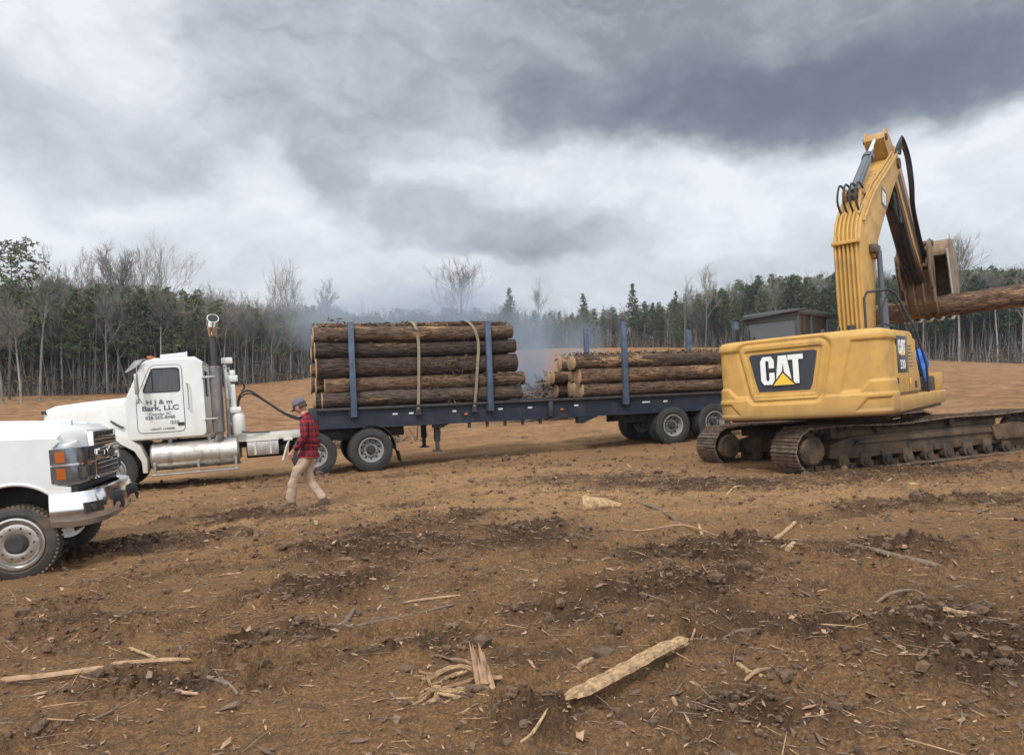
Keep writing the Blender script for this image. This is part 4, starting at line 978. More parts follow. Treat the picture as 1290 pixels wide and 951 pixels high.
# near-side column of the full front stack, bottom to top: (x0, x1, z, r, label, flaky)
near1 = [(-1.10, 3.92, 1.765, .180, 'bottom log on the near side of the full front stack, resting on the trailer beam', False),
         (-1.02, 4.00, 2.115, .175, 'orange-patched log second from the bottom on the near side of the front stack', True),
         (-1.20, 3.82, 2.535, .245, 'thickest dark log, middle of the near side of the front stack', False),
         (-1.22, 3.80, 2.965, .180, 'dark straight log just under the topmost near one of the front stack', False),
         (-1.24, 3.72, 3.325, .175, 'pale flaking log on top of the near side of the front stack', True)]
for k, (a, b_, z, r, lb, fl) in enumerate(near1): put_log(a, b_, .22 if k != 2 else .26, z, r, lb, G1, 100 + k, fl, rl.uniform(0, 6), 0, rl.uniform(-.004, .004))
LB1 = {0: 'log at the tractor end of the front stack, seen only by its protruding sawn tip behind the near column', 1: 'shaggy log lying across the top of the front stack'}
k = 0
for row, zb in enumerate((1.765, 2.12, 2.50, 2.89, 3.25)):
    y = .60 if row % 2 == 0 else .64
    while y < 2.22:
        r = rl.uniform(.165, .205); off = rl.uniform(-.02, .20)
        top = row == 4
        put_log(-1.24 + off, 3.78 + rl.uniform(-.2, .15), y + r * .5, zb + (rl.uniform(-.02, .03)), r, ('inner top-layer log of the full front stack' if top else 'inner log of the full front stack'), G1, 200 + k, top or rl.random() < .3, rl.uniform(0, 6))
        y += 2 * r + .005; k += 1
for i, (y, z, x0, x1, r) in enumerate(((.55, 3.53, -1.15, 2.1, .095), (1.0, 3.55, -.4, 3.70, .11), (.75, 3.56, 1.6, 3.75, .08))):
    put_log(x0, x1, y, z, r, ('thin shaggy pole lying on top of the front stack at its tractor end', 'thin shaggy pole lying on top of the front stack, set back from its edge', 'thin short pole on top of the front stack at its tail end')[i], G1, 300 + i, True, 1.0, rl.uniform(-.03, .03))
# rear stack
near2 = [(5.62, 10.62, 1.745, .175, 'bottom log on the near side of the half-height rear stack', False),
         (5.55, 10.60, 2.13, .205, 'log with a bright sawn end, middle of the near side of the rear stack', True),
         (5.40, 10.50, 2.50, .175, 'pale flaking log on top of the near side of the rear stack', True)]
for k, (a, b_, z, r, lb, fl) in enumerate(near2): put_log(a, b_, .20, z, r, lb, G2, 400 + k, fl, rl.uniform(0, 6), 0, (.0, .004, .004)[k])
k = 0
for row, zb in enumerate((1.745, 2.13, 2.50)):
    y = .58
    while y < 2.22:
        r = rl.uniform(.165, .21)
        off = rl.uniform(.12, .50) - (.30 if (y > 1.5 and row == 1) else 0) - (.15 if (y > 1.2 and row == 0) else 0)
        put_log(5.52 + off, 10.55 + rl.uniform(-.2, .1), y + r * .5, zb + rl.uniform(-.02, .03), r, ('inner top-layer log of the rear stack' if row == 2 else 'inner log of the rear stack facing the gap between stacks'), G2, 500 + k, row == 2 or rl.random() < .4, rl.uniform(0, 6))
        y += 2 * r + .01; k += 1
# straps over the front stack
def strap(x, lean, label):
    P = [(x + .02 * lean, .015, 1.42), (x + lean * .3, .005, 1.9), (x + lean * .55, -.015, 2.5), (x + lean * .8, .02, 3.0), (x + lean * .5, .02, 3.35), (x, .12, 3.56), (x - .05, .5, 3.66), (x - .03, 1.2, 3.665), (x, 2.0, 3.60), (x, 2.37, 3.3), (x, 2.42, 2.4), (x, 2.41, 1.5)]
    P = spline(P, 6); m = MB(); secs = []
    for i, p in enumerate(P):
        d = (P[min(i + 1, len(P) - 1)] - P[max(i - 1, 0)]).normalized(); n_ = Vector((1, 0, 0)).cross(d).normalized()
        w_ = .036; h_ = .005
        secs.append([tuple(p + Vector((w_, 0, 0)) + n_ * h_), tuple(p + Vector((w_, 0, 0)) - n_ * h_), tuple(p - Vector((w_, 0, 0)) - n_ * h_), tuple(p - Vector((w_, 0, 0)) + n_ * h_)])
    m.loft(secs); o = m.build('ratchet_strap', M_STRAP); o.location = (RIG.x, RIG.y, 0); o.rotation_mode = 'QUATERNION'; o.rotation_quaternion = QT
    b_ = MB(); b_.box(x - .06, x + .06, -.02, .05, 1.30, 1.46, .01); b_.cyl((x - .08, .0, 1.33), (x + .08, .0, 1.33), .03, seg=10); b_.build('ratchet', M_STEEL, o)
    tag(o, label, 'strap', 'straps over the front log stack')
strap(1.17, .10, 'tan ratchet strap over the front log stack, the one nearer the tractor')
strap(2.60, .22, 'tan ratchet strap over the front log stack, the one nearer its tail end')
# loose bark hanging on the stacks
def fuzz(name, boxes, n_, seed, label):
    rg = np.random.RandomState(seed); V = []; F = []
    for (x0, x1, y0, y1, z0, z1, cnt) in boxes:
        for _ in range(cnt):
            c = np.array([rg.uniform(x0, x1), rg.uniform(y0, y1), rg.uniform(z0, z1)]); L = rg.uniform(.05, .22); w_ = rg.uniform(.008, .03)
            a = rg.uniform(0, pi); u = np.array([cos(a), rg.uniform(-.5, .5), sin(a) * .45 * rg.choice([-1, 1])]); u /= np.linalg.norm(u)
            v = np.cross(u, rg.normal(size=3)); v /= np.linalg.norm(v); b = len(V)
            V += [c - u * L / 2 - v * w_ * .5, c + v * w_ * .4 - u * L * .1, c + u * L / 2, c - v * w_ - u * L * .05]; F.append((b, b + 1, b + 2, b + 3))
    V = np.array(V); me = np_mesh(name, V, np.array(F)); o = link_mesh(name, me, M_BARK2); o.location = (RIG.x, RIG.y, 0); o.rotation_mode = 'QUATERNION'; o.rotation_quaternion = QT
    tag(o, label, kind='stuff')
fuzz('loose_bark', [(-1.2, 3.7, .15, .5, 3.46, 3.60, 420), (-1.2, 3.7, .5, 2.2, 3.48, 3.66, 520), (-.9, -.3, .02, .3, 3.25, 3.70, 60), (1.2, 3.9, .02, .10, 1.95, 2.3, 170), (1.3, 2.6, .0, .08, 2.35, 2.75, 110), (1.9, 2.9, -.02, .1, 1.55, 1.8, 70), (-1, 3.8, .02, .2, 1.6, 3.4, 160)], 0, 4, 'shreds of loose bark clinging to the front log stack')
fuzz('loose_bark', [(5.5, 10.4, .10, .5, 2.62, 2.76, 420), (5.5, 10.4, .5, 2.2, 2.64, 2.80, 420), (5.6, 10.3, .0, .1, 1.7, 2.6, 160)], 0, 5, 'shreds of loose bark clinging to the rear log stack')
# ------------------------------------------------------------------ excavator: +x forward, +y its left side
EXC = Vector((6.96, 15.5)); EYAW = R(50)
EQ = tilt_quat(.068, -.002, EYAW); EZ = .44
def exc_world(x, y, z): return Vector((EXC.x, EXC.y, EZ)) + EQ @ Vector((x, y, z))
CATS = [ # letter outlines in a 1-high box, heavy block lettering
    ([(.0, .16), (.0, .84), (.10, 1.0), (.40, 1.0), (.50, .86), (.50, .58), (.31, .58), (.31, .80), (.28, .85), (.21, .85), (.19, .80), (.19, .20), (.21, .14), (.29, .14), (.31, .20), (.31, .42), (.50, .42), (.50, .16), (.40, .0), (.10, .0)], []),
    ([(.52, .0), (.66, 1.0), (.96, 1.0), (1.12, .0), (.92, .0), (.90, .17), (.74, .17), (.72, .0)], [[(.762, .34), (.86, .34), (.815, .74)]]),
    ([(1.00, 1.0), (1.00, .83), (1.17, .83), (1.17, .0), (1.37, .0), (1.37, .83), (1.54, .83), (1.54, 1.0)], [])]
def cat_mark(parent, M, h, yoff=0.0):
    """the maker's mark: three white letters and the yellow triangle; M maps (x right, z up, -y out)"""
    m = MB()
    for o_, hs in CATS: m.plate([(p[0] * h, p[1] * h) for p in o_], [[(p[0] * h, p[1] * h) for p in q] for q in hs], -.004, .0, M=M)
    l = m.build('logo_letters', M_LETW, parent)
    m = MB(); m.prism([(.34 * h, -.07 * h), (.80 * h, .47 * h), (1.30 * h, -.07 * h)], -.0065, -.0042, 0, M); m.build('logo_border', M_LOGO, l)
    m = MB(); m.prism([(.44 * h, -.035 * h), (.80 * h, .385 * h), (1.19 * h, -.035 * h)], -.009, -.0067, 0, M); m.build('logo_triangle', M_LETY, l)

def build_excavator():
    t = empty('excavator', (EXC.x, EXC.y, EZ), EQ)
    tag(t, 'yellow tracked excavator seen from behind, its bucket and thumb gripping a long pine log', 'excavator')
    # small fittings on the counterweight and housing
    for y in (-.75, .75):
        m = MB(); m.lathe([(.035, -.012), (.06, -.012), (.06, .012), (.035, .012)], 16, Matrix.Translation((-2.75, y, 2.56)) @ Matrix.Rotation(R(90), 4, 'X'), closed=True); m.box(-2.80, -2.70, y - .03, y + .03, 2.50, 2.54, .008); m.build('lifting_eye', M_STEEL, t)
    for (y, z) in ((1.05, 1.28), (-1.28, 1.30)):
        m = MB(); m.box(-2.99, -2.97, y - .05, y + .05, z - .02, z + .02, .002) if False else None
    # ---- undercarriage, turned against the house
    UM = Matrix.Rotation(R(-33), 4, 'Z')
    path = []
    def arc(cx, cz, r, a0, a1, k):
        for i in range(k + 1):
            a = R(a0 + (a1 - a0) * i / k); path.append((cx + r * cos(a), cz + r * sin(a)))
    arc(-2.15, .47, .40, 270 - 20, 90, 14)           # rear end
    for i in range(1, 12):
        s = i / 12; path.append((-2.15 + 5.05 * s, .87 + .02 * sin(pi * s * 4) - .03 * sin(pi * s)))
    arc(2.9, .46, .39, 90, -70, 14)
    for i in range(1, 12):
        s = i / 12; path.append((3.03 - 5.3 * s, .075))
    P = [Vector((p[0], 0, p[1])) for p in path]; P.append(P[0].copy())
    cum = [0]
    for a, b in zip(P, P[1:]): cum.append(cum[-1] + (b - a).length)
    tot = cum[-1]; npad = 66
    def along(s):
        s %= tot
        for k in range(len(P) - 1):
            if cum[k + 1] >= s:
                f = (s - cum[k]) / (cum[k + 1] - cum[k] + 1e-9); return P[k].lerp(P[k + 1], f), (P[k + 1] - P[k]).normalized()
        return P[0], (P[1] - P[0]).normalized()
    for yc in (1.30, -1.30):
        m = MB(UM)
        for k in range(npad):
            p, d = along(k * tot / npad); out_ = Vector((d.z, 0, -d.x))
            if out_.dot(p - Vector((.35, 0, .47))) < 0: out_ = -out_
            if abs(d.x) > .95: out_ = Vector((0, 0, 1 if p.z > .47 else -1))
            T = Matrix(((d.x, 0, out_.x, p.x), (0, 1, 0, yc), (d.z, 0, out_.z, p.z), (0, 0, 0, 1)))
            hw = .36; pl = tot / npad * .5
            m.m = 0
            m.box(-pl * .97, pl * .97, -hw, hw, -.012, .012, .004, T, 1)
            for gx_ in (-.075, 0, .07): m.box(gx_ - .007, gx_ + .007, -hw, hw, .01, .036, 0, T)
            m.m = 1; m.box(-pl * .8, pl * .8, -.10, -.05, -.10, -.012, 0, T); m.box(-pl * .8, pl * .8, .05, .10, -.10, -.012, 0, T)
        m.build('track', [M_TRK, M_TRKD], t, 30)
        sg = -1 if yc < 0 else 1
        m = MB(UM)
        m.prism([(-1.75, .30), (-1.7, .55), (-1.2, .66), (2.1, .66), (2.5, .56), (2.55, .34), (2.2, .26), (-1.5, .26)], yc - .19, yc + .19, .03)
        m.prism([(-1.2, .52), (-1.1, .60), (2.0, .60), (2.05, .50)], yc + sg * .19, yc + sg * .24, .01)
        m.prism([(2.0, .62), (2.6, .66), (3.1, .58), (3.1, .34), (2.1, .34)], yc + sg * .16, yc + sg * .27, .015)
        m.box(-1.6, 2.3, yc - .10, yc + .10, .64, .80, .01)  # added dark filler block, stands in for shade in the gap under the track
        tf = m.build('track_frame', M_TRKD, t)
        for i in range(9):
            x = -1.45 + i * .48
            r_ = MB(UM); r_.lathe([(0, -.27), (.07, -.27), (.07, -.24), (.115, -.23), (.115, -.10), (.08, -.08), (.08, .08), (.115, .10), (.115, .23), (.07, .24), (.07, .27), (0, .27)], 18, Matrix.Translation((x, yc, .20)) @ Matrix.Rotation(R(90), 4, 'X'))
            r_.box(x - .11, x + .11, yc - .22, yc - .17, .18, .36, .01); r_.box(x - .11, x + .11, yc + .17, yc + .22, .18, .36, .01); r_.build('roller', M_TRKD, tf)
        for x in (-.6, 1.1):
            r_ = MB(UM); r_.cyl((x, yc - .2, .76), (x, yc + .2, .76), .07, seg=16); r_.box(x - .05, x + .05, yc - .05, yc + .05, .6, .74); r_.build('roller', M_TRKD, tf)
        r_ = MB(UM); TS = Matrix.Translation((-2.15, yc, .47)) @ Matrix.Rotation(R(90), 4, 'X')
        r_.lathe([(0, -.30), (.22, -.30), (.26, -.26), (.27, -.20), (.27, -.05), (.34, -.04), (.34, .04), (.27, .05), (.27, .2), (.26, .26), (.22, .30), (0, .30)], 28, TS)
        for k in range(12):
            a = 2 * pi * k / 12; r_.box(.31, .37, -.045, .045, -.035, .035, .01, TS @ Matrix.Rotation(a, 4, 'Z'))
            r_.cyl(TS @ Vector((.19 * cos(a), .19 * sin(a), .29)), TS @ Vector((.19 * cos(a), .19 * sin(a), .315)), .014, seg=6)
        r_.build('sprocket', M_TRKD, t)
        r_ = MB(UM); TS = Matrix.Translation((2.9, yc, .46)) @ Matrix.Rotation(R(90), 4, 'X')
        r_.lathe([(0, -.2), (.12, -.2), (.12, -.08), (.35, -.07), (.37, -.03), (.37, .03), (.35, .07), (.12, .08), (.12, .2), (0, .2)], 28, TS); r_.build('idler', M_TRKD, t)
    m = MB(UM)
    m.prism([(-.9, .45), (-.7, .78), (.9, .78), (1.1, .45)], -1.1, 1.1, .03)
    for a in (35, 145, 215, 325):
        q = MB(UM); d = Vector((cos(R(a)) * 1.35, sin(R(a)) * 1.2, 0)); m.loft([[(d.x * .3 - .0, d.y * .3 - .2, .45), (d.x * .3, d.y * .3 + .2, .45), (d.x * .3, d.y * .3 + .2, .78), (d.x * .3, d.y * .3 - .2, .78)], [(d.x, d.y - .2, .36), (d.x, d.y + .2, .36), (d.x, d.y + .2, .62), (d.x, d.y - .2, .62)]])
    m.lathe([(0, .76), (.78, .76), (.78, .90), (.70, .90), (.70, 1.02), (0, 1.02)], 40)
    m.build('carbody', M_TRKD, t)
    # ---- upper structure
    m = MB(); m.box(-2.5, 1.75, -1.40, 1.40, 1.02, 1.16, .02); m.box(-2.4, .2, -.75, .75, 1.10, 1.30, .02)
    m.build('swing_platform', M_GREASY, t)
    m = MB(); m.box(-2.3, -.35, -1.42, 1.42, 1.16, 2.40, .05); m.loft([rrect(x, -1.30, 1.36, 2.3, z, .10, 3, .02) for x, z in ((-2.5, 2.50), (-1.2, 2.52), (-.55, 2.46))]) ; m.build('engine_housing', M_YEL, t)
    # counterweight
    half = spline([(-2.18, -1.49), (-2.50, -1.495), (-2.74, -1.455), (-2.88, -1.30), (-2.96, -1.05), (-3.02, -.7), (-3.055, -.35), (-3.065, 0)], 24) if False else None
    pl = [Vector((p[0], p[1], 0)) for p in ((-2.18, 1.49), (-2.50, 1.495), (-2.73, 1.46), (-2.87, 1.33), (-2.94, 1.10), (-3.01, .7), (-3.05, .35), (-3.065, 0), (-3.05, -.35), (-3.01, -.7), (-2.94, -1.10), (-2.87, -1.33), (-2.73, -1.46), (-2.50, -1.495), (-2.18, -1.49))]
    pl = spline(pl, 14); cs = [0]
    for a, b in zip(pl, pl[1:]): cs.append(cs[-1] + (b - a).length)
    TT = cs[-1]; U = 230; VV = 120; 
    pts = []; S_ = np.linspace(0, TT, U)
    PX = np.interp(S_, cs, [p.x for p in pl]); PY = np.interp(S_, cs, [p.y for p in pl])
    NX = np.gradient(PY); NY = -np.gradient(PX); q = np.hypot(NX, NY); NX /= q; NY /= q
    if NX[U // 2] > 0: NX, NY = -NX, -NY
    Zr = np.linspace(1.07, 2.53, VV); SS, ZZ = np.meshgrid(S_ - TT / 2, Zr)
    def poly_sdf(px, pz, poly):
        d = np.full(px.shape, 9.0); inside = np.ones(px.shape, bool)
        for (a, b) in zip(poly, poly[1:] + poly[:1]):
            ex, ez = b[0] - a[0], b[1] - a[1]; L2 = ex * ex + ez * ez
            t_ = np.clip(((px - a[0]) * ex + (pz - a[1]) * ez) / L2, 0, 1)
            d = np.minimum(d, np.hypot(px - a[0] - t_ * ex, pz - a[1] - t_ * ez)); inside &= ((px - a[0]) * ez - (pz - a[1]) * ex) >= 0
        return np.where(inside, -d, d)
    sc_ = -.17
    LP = [(sc_ - .50, 1.55), (sc_ - .66, 2.28), (sc_ + .66, 2.28), (sc_ + .52, 1.55)]
    dl = poly_sdf(SS, ZZ, LP)
    off = .0 * SS
    off -= .045 * sstep(.22, .16, dl) * 1.0
    off += .028 * sstep(.15, .11, dl) ; off -= .030 * sstep(.05, .03, dl)
    for sg in (1, -1):
        PP = [(.80, 1.50), (1.00, 2.34), (1.86, 2.34), (1.86, 1.66), (1.30, 1.66), (1.14, 1.50)]
        PP = [(p[0] * sg, p[1]) for p in PP]; PP = PP if sg > 0 else PP[::-1]
        dp = poly_sdf(SS, ZZ, [p for p in PP[:3]] + [p for p in PP[3:]]) if False else np.maximum.reduce([1.50 - ZZ, ZZ - 2.34, (.80 + (ZZ - 1.5) * .24) - SS * sg, (1.66 - ZZ) - np.maximum(1.25 - SS * sg, 0) * 1.0])
        off -= .038 * sstep(.03, -.03, dp)
        nn = np.maximum.reduce([1.17 - ZZ, ZZ - 1.37, (1.02 + (ZZ - 1.17) * .9) - SS * sg, SS * sg - 1.62])
        off -= .035 * sstep(.02, -.02, nn)
    off += .022 * sstep(1.47, 1.42, ZZ) * (np.abs(SS) < 3)
    tp = np.clip((ZZ - 2.39) / .14, 0, 1); off -= .14 * (1 - np.sqrt(np.clip(1 - tp ** 2, 0, 1)))
    bt = np.clip((1.17 - ZZ) / .10, 0, 1); off -= .07 * (1 - np.sqrt(np.clip(1 - bt ** 2, 0, 1)))
    off += .008 * fbm(SS * 2.0, ZZ * 2.0, 3, 5)
    XX = PX[None] + NX[None] * off; YY = PY[None] + NY[None] * off
    V = np.stack([XX, YY, ZZ], -1).reshape(-1, 3)
    i, j = np.meshgrid(np.arange(VV - 1), np.arange(U - 1), indexing='ij')
    F = np.stack([i * U + j, (i + 1) * U + j, (i + 1) * U + j + 1, i * U + j + 1], -1).reshape(-1, 4)
    me = bpy.data.meshes.new('counterweight'); VL = [tuple(v) for v in V]; FL = [tuple(f) for f in F]
    top = [(VV - 1) * U + k for k in range(U)]; bot = list(range(U))
    FL.append(tuple(top)); FL.append(tuple(bot[::-1]))
    FL.append(tuple([k * U for k in range(VV)] + [k * U + U - 1 for k in range(VV)][::-1]))
    me.from_pydata(VL, [], FL); bm = bmesh.new(); bm.from_mesh(me); bmesh.ops.recalc_face_normals(bm, faces=bm.faces); bm.to_mesh(me); bm.free()
    me.shade_smooth(); me.set_sharp_from_angle(angle=R(55))
    cw = link_mesh('counterweight', me, M_YEL, t)
    for y in (-1.18, 1.18):
        m = MB(); m.cyl((-2.86, y, 2.02), (-2.99, y, 2.02), .028, seg=12) if False else m.lathe([(0, 0), (.045, 0), (.045, .012), (.03, .02), (0, .02)], 14, Matrix.Translation((-2.62, y, 2.525))); m.build('bolt_cap', M_STEEL, cw)
    # decal: dark trapezoid plate following the recess, then lettering
    def on_face(s, z, o_):
        k = (s + TT / 2); return Vector((np.interp(k, S_, PX) + np.interp(k, S_, NX) * o_, np.interp(k, S_, PY) + np.interp(k, S_, NY) * o_, z))
    LPi = roundpoly([(sc_ - .475, 1.575), (sc_ - .625, 2.255), (sc_ + .625, 2.255), (sc_ + .49, 1.575)], .07, 4)
    m = MB(); base = -.043
    fr_ = [on_face(p[0], p[1], base) for p in LPi]; bk_ = [on_face(p[0], p[1], base - .03) for p in LPi]
    # strip the decal in columns so that it follows the curve
    cols = 24; smin, smax = sc_ - .625, sc_ + .625; secs = []
    for c_ in range(cols + 1):
        s = smin + .012 + (smax - smin - .024) * c_ / cols
        zt_ = 2.255; zb_ = 1.575
        if s < sc_ - .475: zb_ = 1.575 + (sc_ - .475 - s) / .15 * .68
        if s > sc_ + .49: zb_ = 1.575 + (s - sc_ - .49) / .135 * .68
        e_ = min(s - smin, smax - s)
        if e_ < .06: zt_ -= .06 - math.sqrt(max(0, .06 ** 2 - (.06 - e_) ** 2))
        zb_ = min(zb_, zt_ - .005)
        secs.append([on_face(s, zb_, base), on_face(s, zt_, base), on_face(s, zt_, base - .02), on_face(s, zb_, base - .02)])
    m.loft(secs); dc = m.build('decal_plate', M_LOGO, cw)
    a = on_face(sc_ - .42, 1.7, base); b = on_face(sc_ + .44, 1.7, base); d = (b - a).normalized(); o_ = Vector((d.y, -d.x, 0))
    if o_.x > 0: o_ = -o_
    mid = on_face(sc_, 1.7, base); h = .50; w_ = 1.54 * h
    T = Matrix(((d.x, -o_.x, 0, 0), (d.y, -o_.y, 0, 0), (0, 0, 1, 0), (0, 0, 0, 1)))
    T.translation = mid - d * (w_ / 2) + o_ * .014 + Vector((0, 0, -.0))
    cat_mark(dc, T, h)
    # right side panels, badge, ledge
    m = MB(); m.prism([(-2.19, 1.40), (-.42, 1.40), (-.52, 1.75), (-.92, 2.46), (-1.05, 2.50), (-2.19, 2.50)], -1.485, -1.30, .03)
    sp = m.build('side_panel', M_YEL, t)
    m = MB(); m.box(-2.19, -.45, -1.493, -1.484, 1.395, 1.405); m.build('panel_seam', M_BLACK, sp)
    for k in range(7):
        m = MB(); m.box(-1.32, -1.02, -1.489, -1.482, 1.86 + k * .06, 1.875 + k * .06, .002); m.build('vent_slot', M_INT, sp)
    for z in (1.62, 2.30):
        m = MB(); m.cyl((-2.175, -1.495, z - .05), (-2.175, -1.495, z + .05), .014, seg=8); m.build('hinge', M_STEEL, sp)
    m = MB(); m.box(-1.36, -1.352, -1.490, -1.482, 1.42, 2.46); m.build('panel_seam', M_BLACK, sp)
    m = MB(); m.box(-1.30, -1.20, -1.4895, -1.483, 1.55, 1.66, .001); m.build('warning_decal', M_LETY, sp)
    m = MB(); m.box(-.92, -.80, -1.50, -1.48, 1.47, 1.60, .01); m.build('panel_latch', M_BLACK, sp)
    m = MB(); m.box(-2.12, -1.42, -1.492, -1.484, 1.76, 2.40, .003); bd = m.build('badge', M_LOGO, sp)
    m = MB(); TB = Matrix.Translation((-2.02, -1.4925, 2.08)); 
    for o2, hs in CATS: m.plate([(p[0] * .33, p[1] * .25) for p in o2], [[(p[0] * .33, p[1] * .25) for p in q_] for q_ in hs], -.003, 0, M=TB)
    m.text('330', .22, Matrix.Translation((-1.77, -1.4945, 1.89)) @ Matrix.Rotation(R(90), 4, 'X'), .0015, .004, sx=1.1); m.build('badge_lettering', M_LETW, bd)
    m = MB(); m.prism([(.35 * .33, -.02), (.80 * .33, .10), (1.25 * .33, -.02)], -.007, -.0035, 0, TB); m.build('logo_triangle', M_LETY, bd)
    m = MB(); m.prism([(-2.2, 1.08), (-2.2, 1.36), (1.72, 1.36), (1.76, 1.32), (1.76, 1.20), (1.6, 1.10)], -1.50, -1.0, .025); m.build('side_ledge', M_YEL, t)
    m = MB(); m.box(-2.3, -.4, 1.38, 1.46, 1.2, 2.45, .03); m.build('side_panel', M_YEL, t)
    m = MB(); m.box(1.28, 1.70, -1.46, -1.02, 1.36, 1.72, .03); m.build('tool_box', M_YEL, t)
    m = MB(); m.box(.55, 1.24, -1.40, -1.0, 1.36, 1.66, .03); m.cyl((.9, -1.25, 1.66), (.9, -1.25, 1.74), .07); m.build('side_step', M_BLACK, t)
    m = MB(); m.box(-.3, 1.2, -1.02, -.46, 1.16, 2.30, .06); m.build('fuel_tank', M_YELD, t)
    # cab
    m = MB(); cx0, cx1, cy0, cy1, cz = -1.30, .48, .44, 1.46, 3.13
    for x in (cx0, -.55, cx1):
        for y in (cy0, cy1): m.box(x - .04, x + .05, y - .045, y + .045, 2.2, cz - .03, .02)
    m.loft([rrect(x, cy0 - .06, cy1 + .06, cz - .10, z, .05, 3) for x, z in ((cx0 - .09, cz - .02), (cx0 - .04, cz + .03), (cx1, cz + .04), (cx1 + .12, cz))])
    m.box(cx0 - .04, cx1, cy0 - .03, cy1 + .03, 1.3, 2.62, .03)
    m.box(cx0 - .06, cx0, cy0, cy1, 2.95, 3.06, .01)
    cb = m.build('cab', M_GREYC, t)
    m = MB(); m.box(cx0 - .02, cx0 - .015, cy0, cy1, 2.6, 3.05); m.box(cx0, cx1, cy0 - .01, cy0 - .005, 2.6, 3.05); m.box(cx0, cx1, cy1, cy1 + .005, 2.6, 3.05); m.box(cx1, cx1 + .005, cy0, cy1, 2.0, 3.05); m.build('cab_glass', M_GLASSD, cb)
    m = MB(); m.tube([(cx0 - .12, cy1 + .05, 2.5), (cx0 - .12, cy1 + .05, 3.05), (cx0 - .12, .2, 3.12)], .022, 8); m.tube([(cx0 - .12, 1.0, 3.10), (cx0, 1.0, 3.12)], .015, 6); m.build('guard_rail', M_STEEL, cb)
    m = MB(); m.box(cx0 + .35, cx0 + .55, .7, 1.2, 2.2, 3.0, .06); m.box(cx0 + .3, cx0 + .9, .7, 1.2, 2.1, 2.3, .05); m.build('operator_seat', M_INT, cb)
    m = MB(); m.box(-.3, .0, 1.62, 1.68, 2.5, 2.95, .02); m.tube([(-.15, 1.48, 2.9), (-.15, 1.65, 2.95)], .015); m.box(-1.7, -1.5, 1.54, 1.60, 2.42, 2.86, .02); m.tube([(-1.6, 1.40, 2.4), (-1.6, 1.56, 2.45), (-1.6, 1.56, 2.6)], .015); m.build('side_mirror', M_BLACK, t)
    # guard rails on the right
    m = MB(); m.tube([(-.95, -.72, 2.45), (-.95, -.72, 3.22), (-.88, -.76, 3.33), (-.42, -1.02, 3.38), (-.30, -1.12, 3.30), (-.12, -1.38, 2.6), (.05, -1.50, 1.9), (.10, -1.50, 1.36)], .024, 8)
    m.tube([(-.90, -.75, 2.62), (-.55, -.95, 2.72), (-.30, -1.1, 2.62)], .018, 8); m.tube([(-.42, -1.02, 3.36), (-.55, -.92, 3.0), (-.55, -.92, 2.45)], .018, 8)
    m.tube([(-.30, -1.05, 3.28), (-.05, -1.32, 2.5), (.18, -1.44, 1.4)], .018, 8)
    m.build('hand_rail', M_BLACK, t)
    m = MB(); m.cyl((-1.1, -.5, 2.5), (-1.1, -.5, 2.72), .07, seg=14); m.lathe([(0, 0), (.13, 0), (.15, .05), (.10, .14), (0, .15)], 16, Matrix.Translation((-1.0, -.95, 2.5))); m.tube([(-.9, -.9, 2.52), (-1.2, -.8, 2.60), (-1.35, -.7, 2.52)], .02); m.build('air_intake', M_BLACK, t)
    _pre = set(bpy.data.meshes)
    # ---- boom
    hw = .27
    bp = [(.12, 1.95), (.08, 3.4), (.10, 4.62), (.28, 5.02), (.75, 5.48), (1.6, 6.02), (2.9, 6.72), (3.62, 7.10), (3.92, 7.10), (4.02, 6.90), (3.90, 6.66), (3.2, 6.15), (2.3, 5.42), (1.55, 4.75), (1.15, 4.15), (.92, 3.2), (.72, 1.9), (.42, 1.75)]
    m = MB(); m.prism(bp, -hw, hw, .018); 
    m.cyl((.95, -.36, 4.42), (.95, .36, 4.42), .15, seg=20); m.box(.3, .56, -.42, .42, 1.6, 2.2, .02)
    bm_ = m.build('boom', M_YEL, t)
    m = MB(); m.prism([(.55, 1.55), (.60, 1.9), (1.35, 1.75), (1.4, 1.3)], -.5, .5, .02); m.prism([(.0, 1.2), (.15, 2.1), (.75, 2.1), (1.0, 1.2)], -.42, -.34, .01); m.prism([(.0, 1.2), (.15, 2.1), (.75, 2.1), (1.0, 1.2)], .34, .42, .01); m.build('boom_bracket', M_YELD, t)
    for k in range(6):
        y = -.20 + k * .082
        m = MB(); dx = .045
        m.tube([(.10 - dx, y, 1.95), (.06 - dx, y, 3.4), (.08 - dx, y, 4.55), (.20 - dx, y, 4.92), (.45 - dx, y, 5.22)], .026, 8, smooth=3); m.build('hydraulic_line', M_YEL, bm_)
    for z, x in ((2.42, .07), (4.52, .05)):
        m = MB(); m.box(x - .11, x + .03, -.27, .27, z, z + .07, .01); m.build('pipe_clamp', M_YEL, bm_)
    m = MB(); m.tube([(.38, -.29, 5.0), (1.4, -.30, 5.80), (2.6, -.31, 6.48), (3.5, -.31, 7.02), (3.8, -.33, 7.3), (4.05, -.33, 7.28)], .028, 8, smooth=3); m.tube([(.30, -.22, 5.15), (1.4, -.24, 5.98), (2.6, -.24, 6.62), (3.4, -.24, 7.08)], .022, 8); m.build('hydraulic_line', M_YELD, bm_)
    m = MB(); m.cyl((.98, -.38, 4.42), (.98, -.27, 4.42), .16, seg=20); m.box(.7, 1.15, -.40, -.275, 4.36, 4.56, .03); m.build('pivot_boss', M_GREASY, bm_)
    for y in (-.40, .40):
        m = MB(); m.cyl((1.02, y, 1.7), (.98, y, 3.4), .095, seg=18, bev=.01); cy = m.build('boom_cylinder', M_CYL, t)
        m = MB(); m.cyl((.98, y, 3.4), (.97, y, 4.42), .055, seg=14); m.build('cylinder_rod', M_CYL, cy)
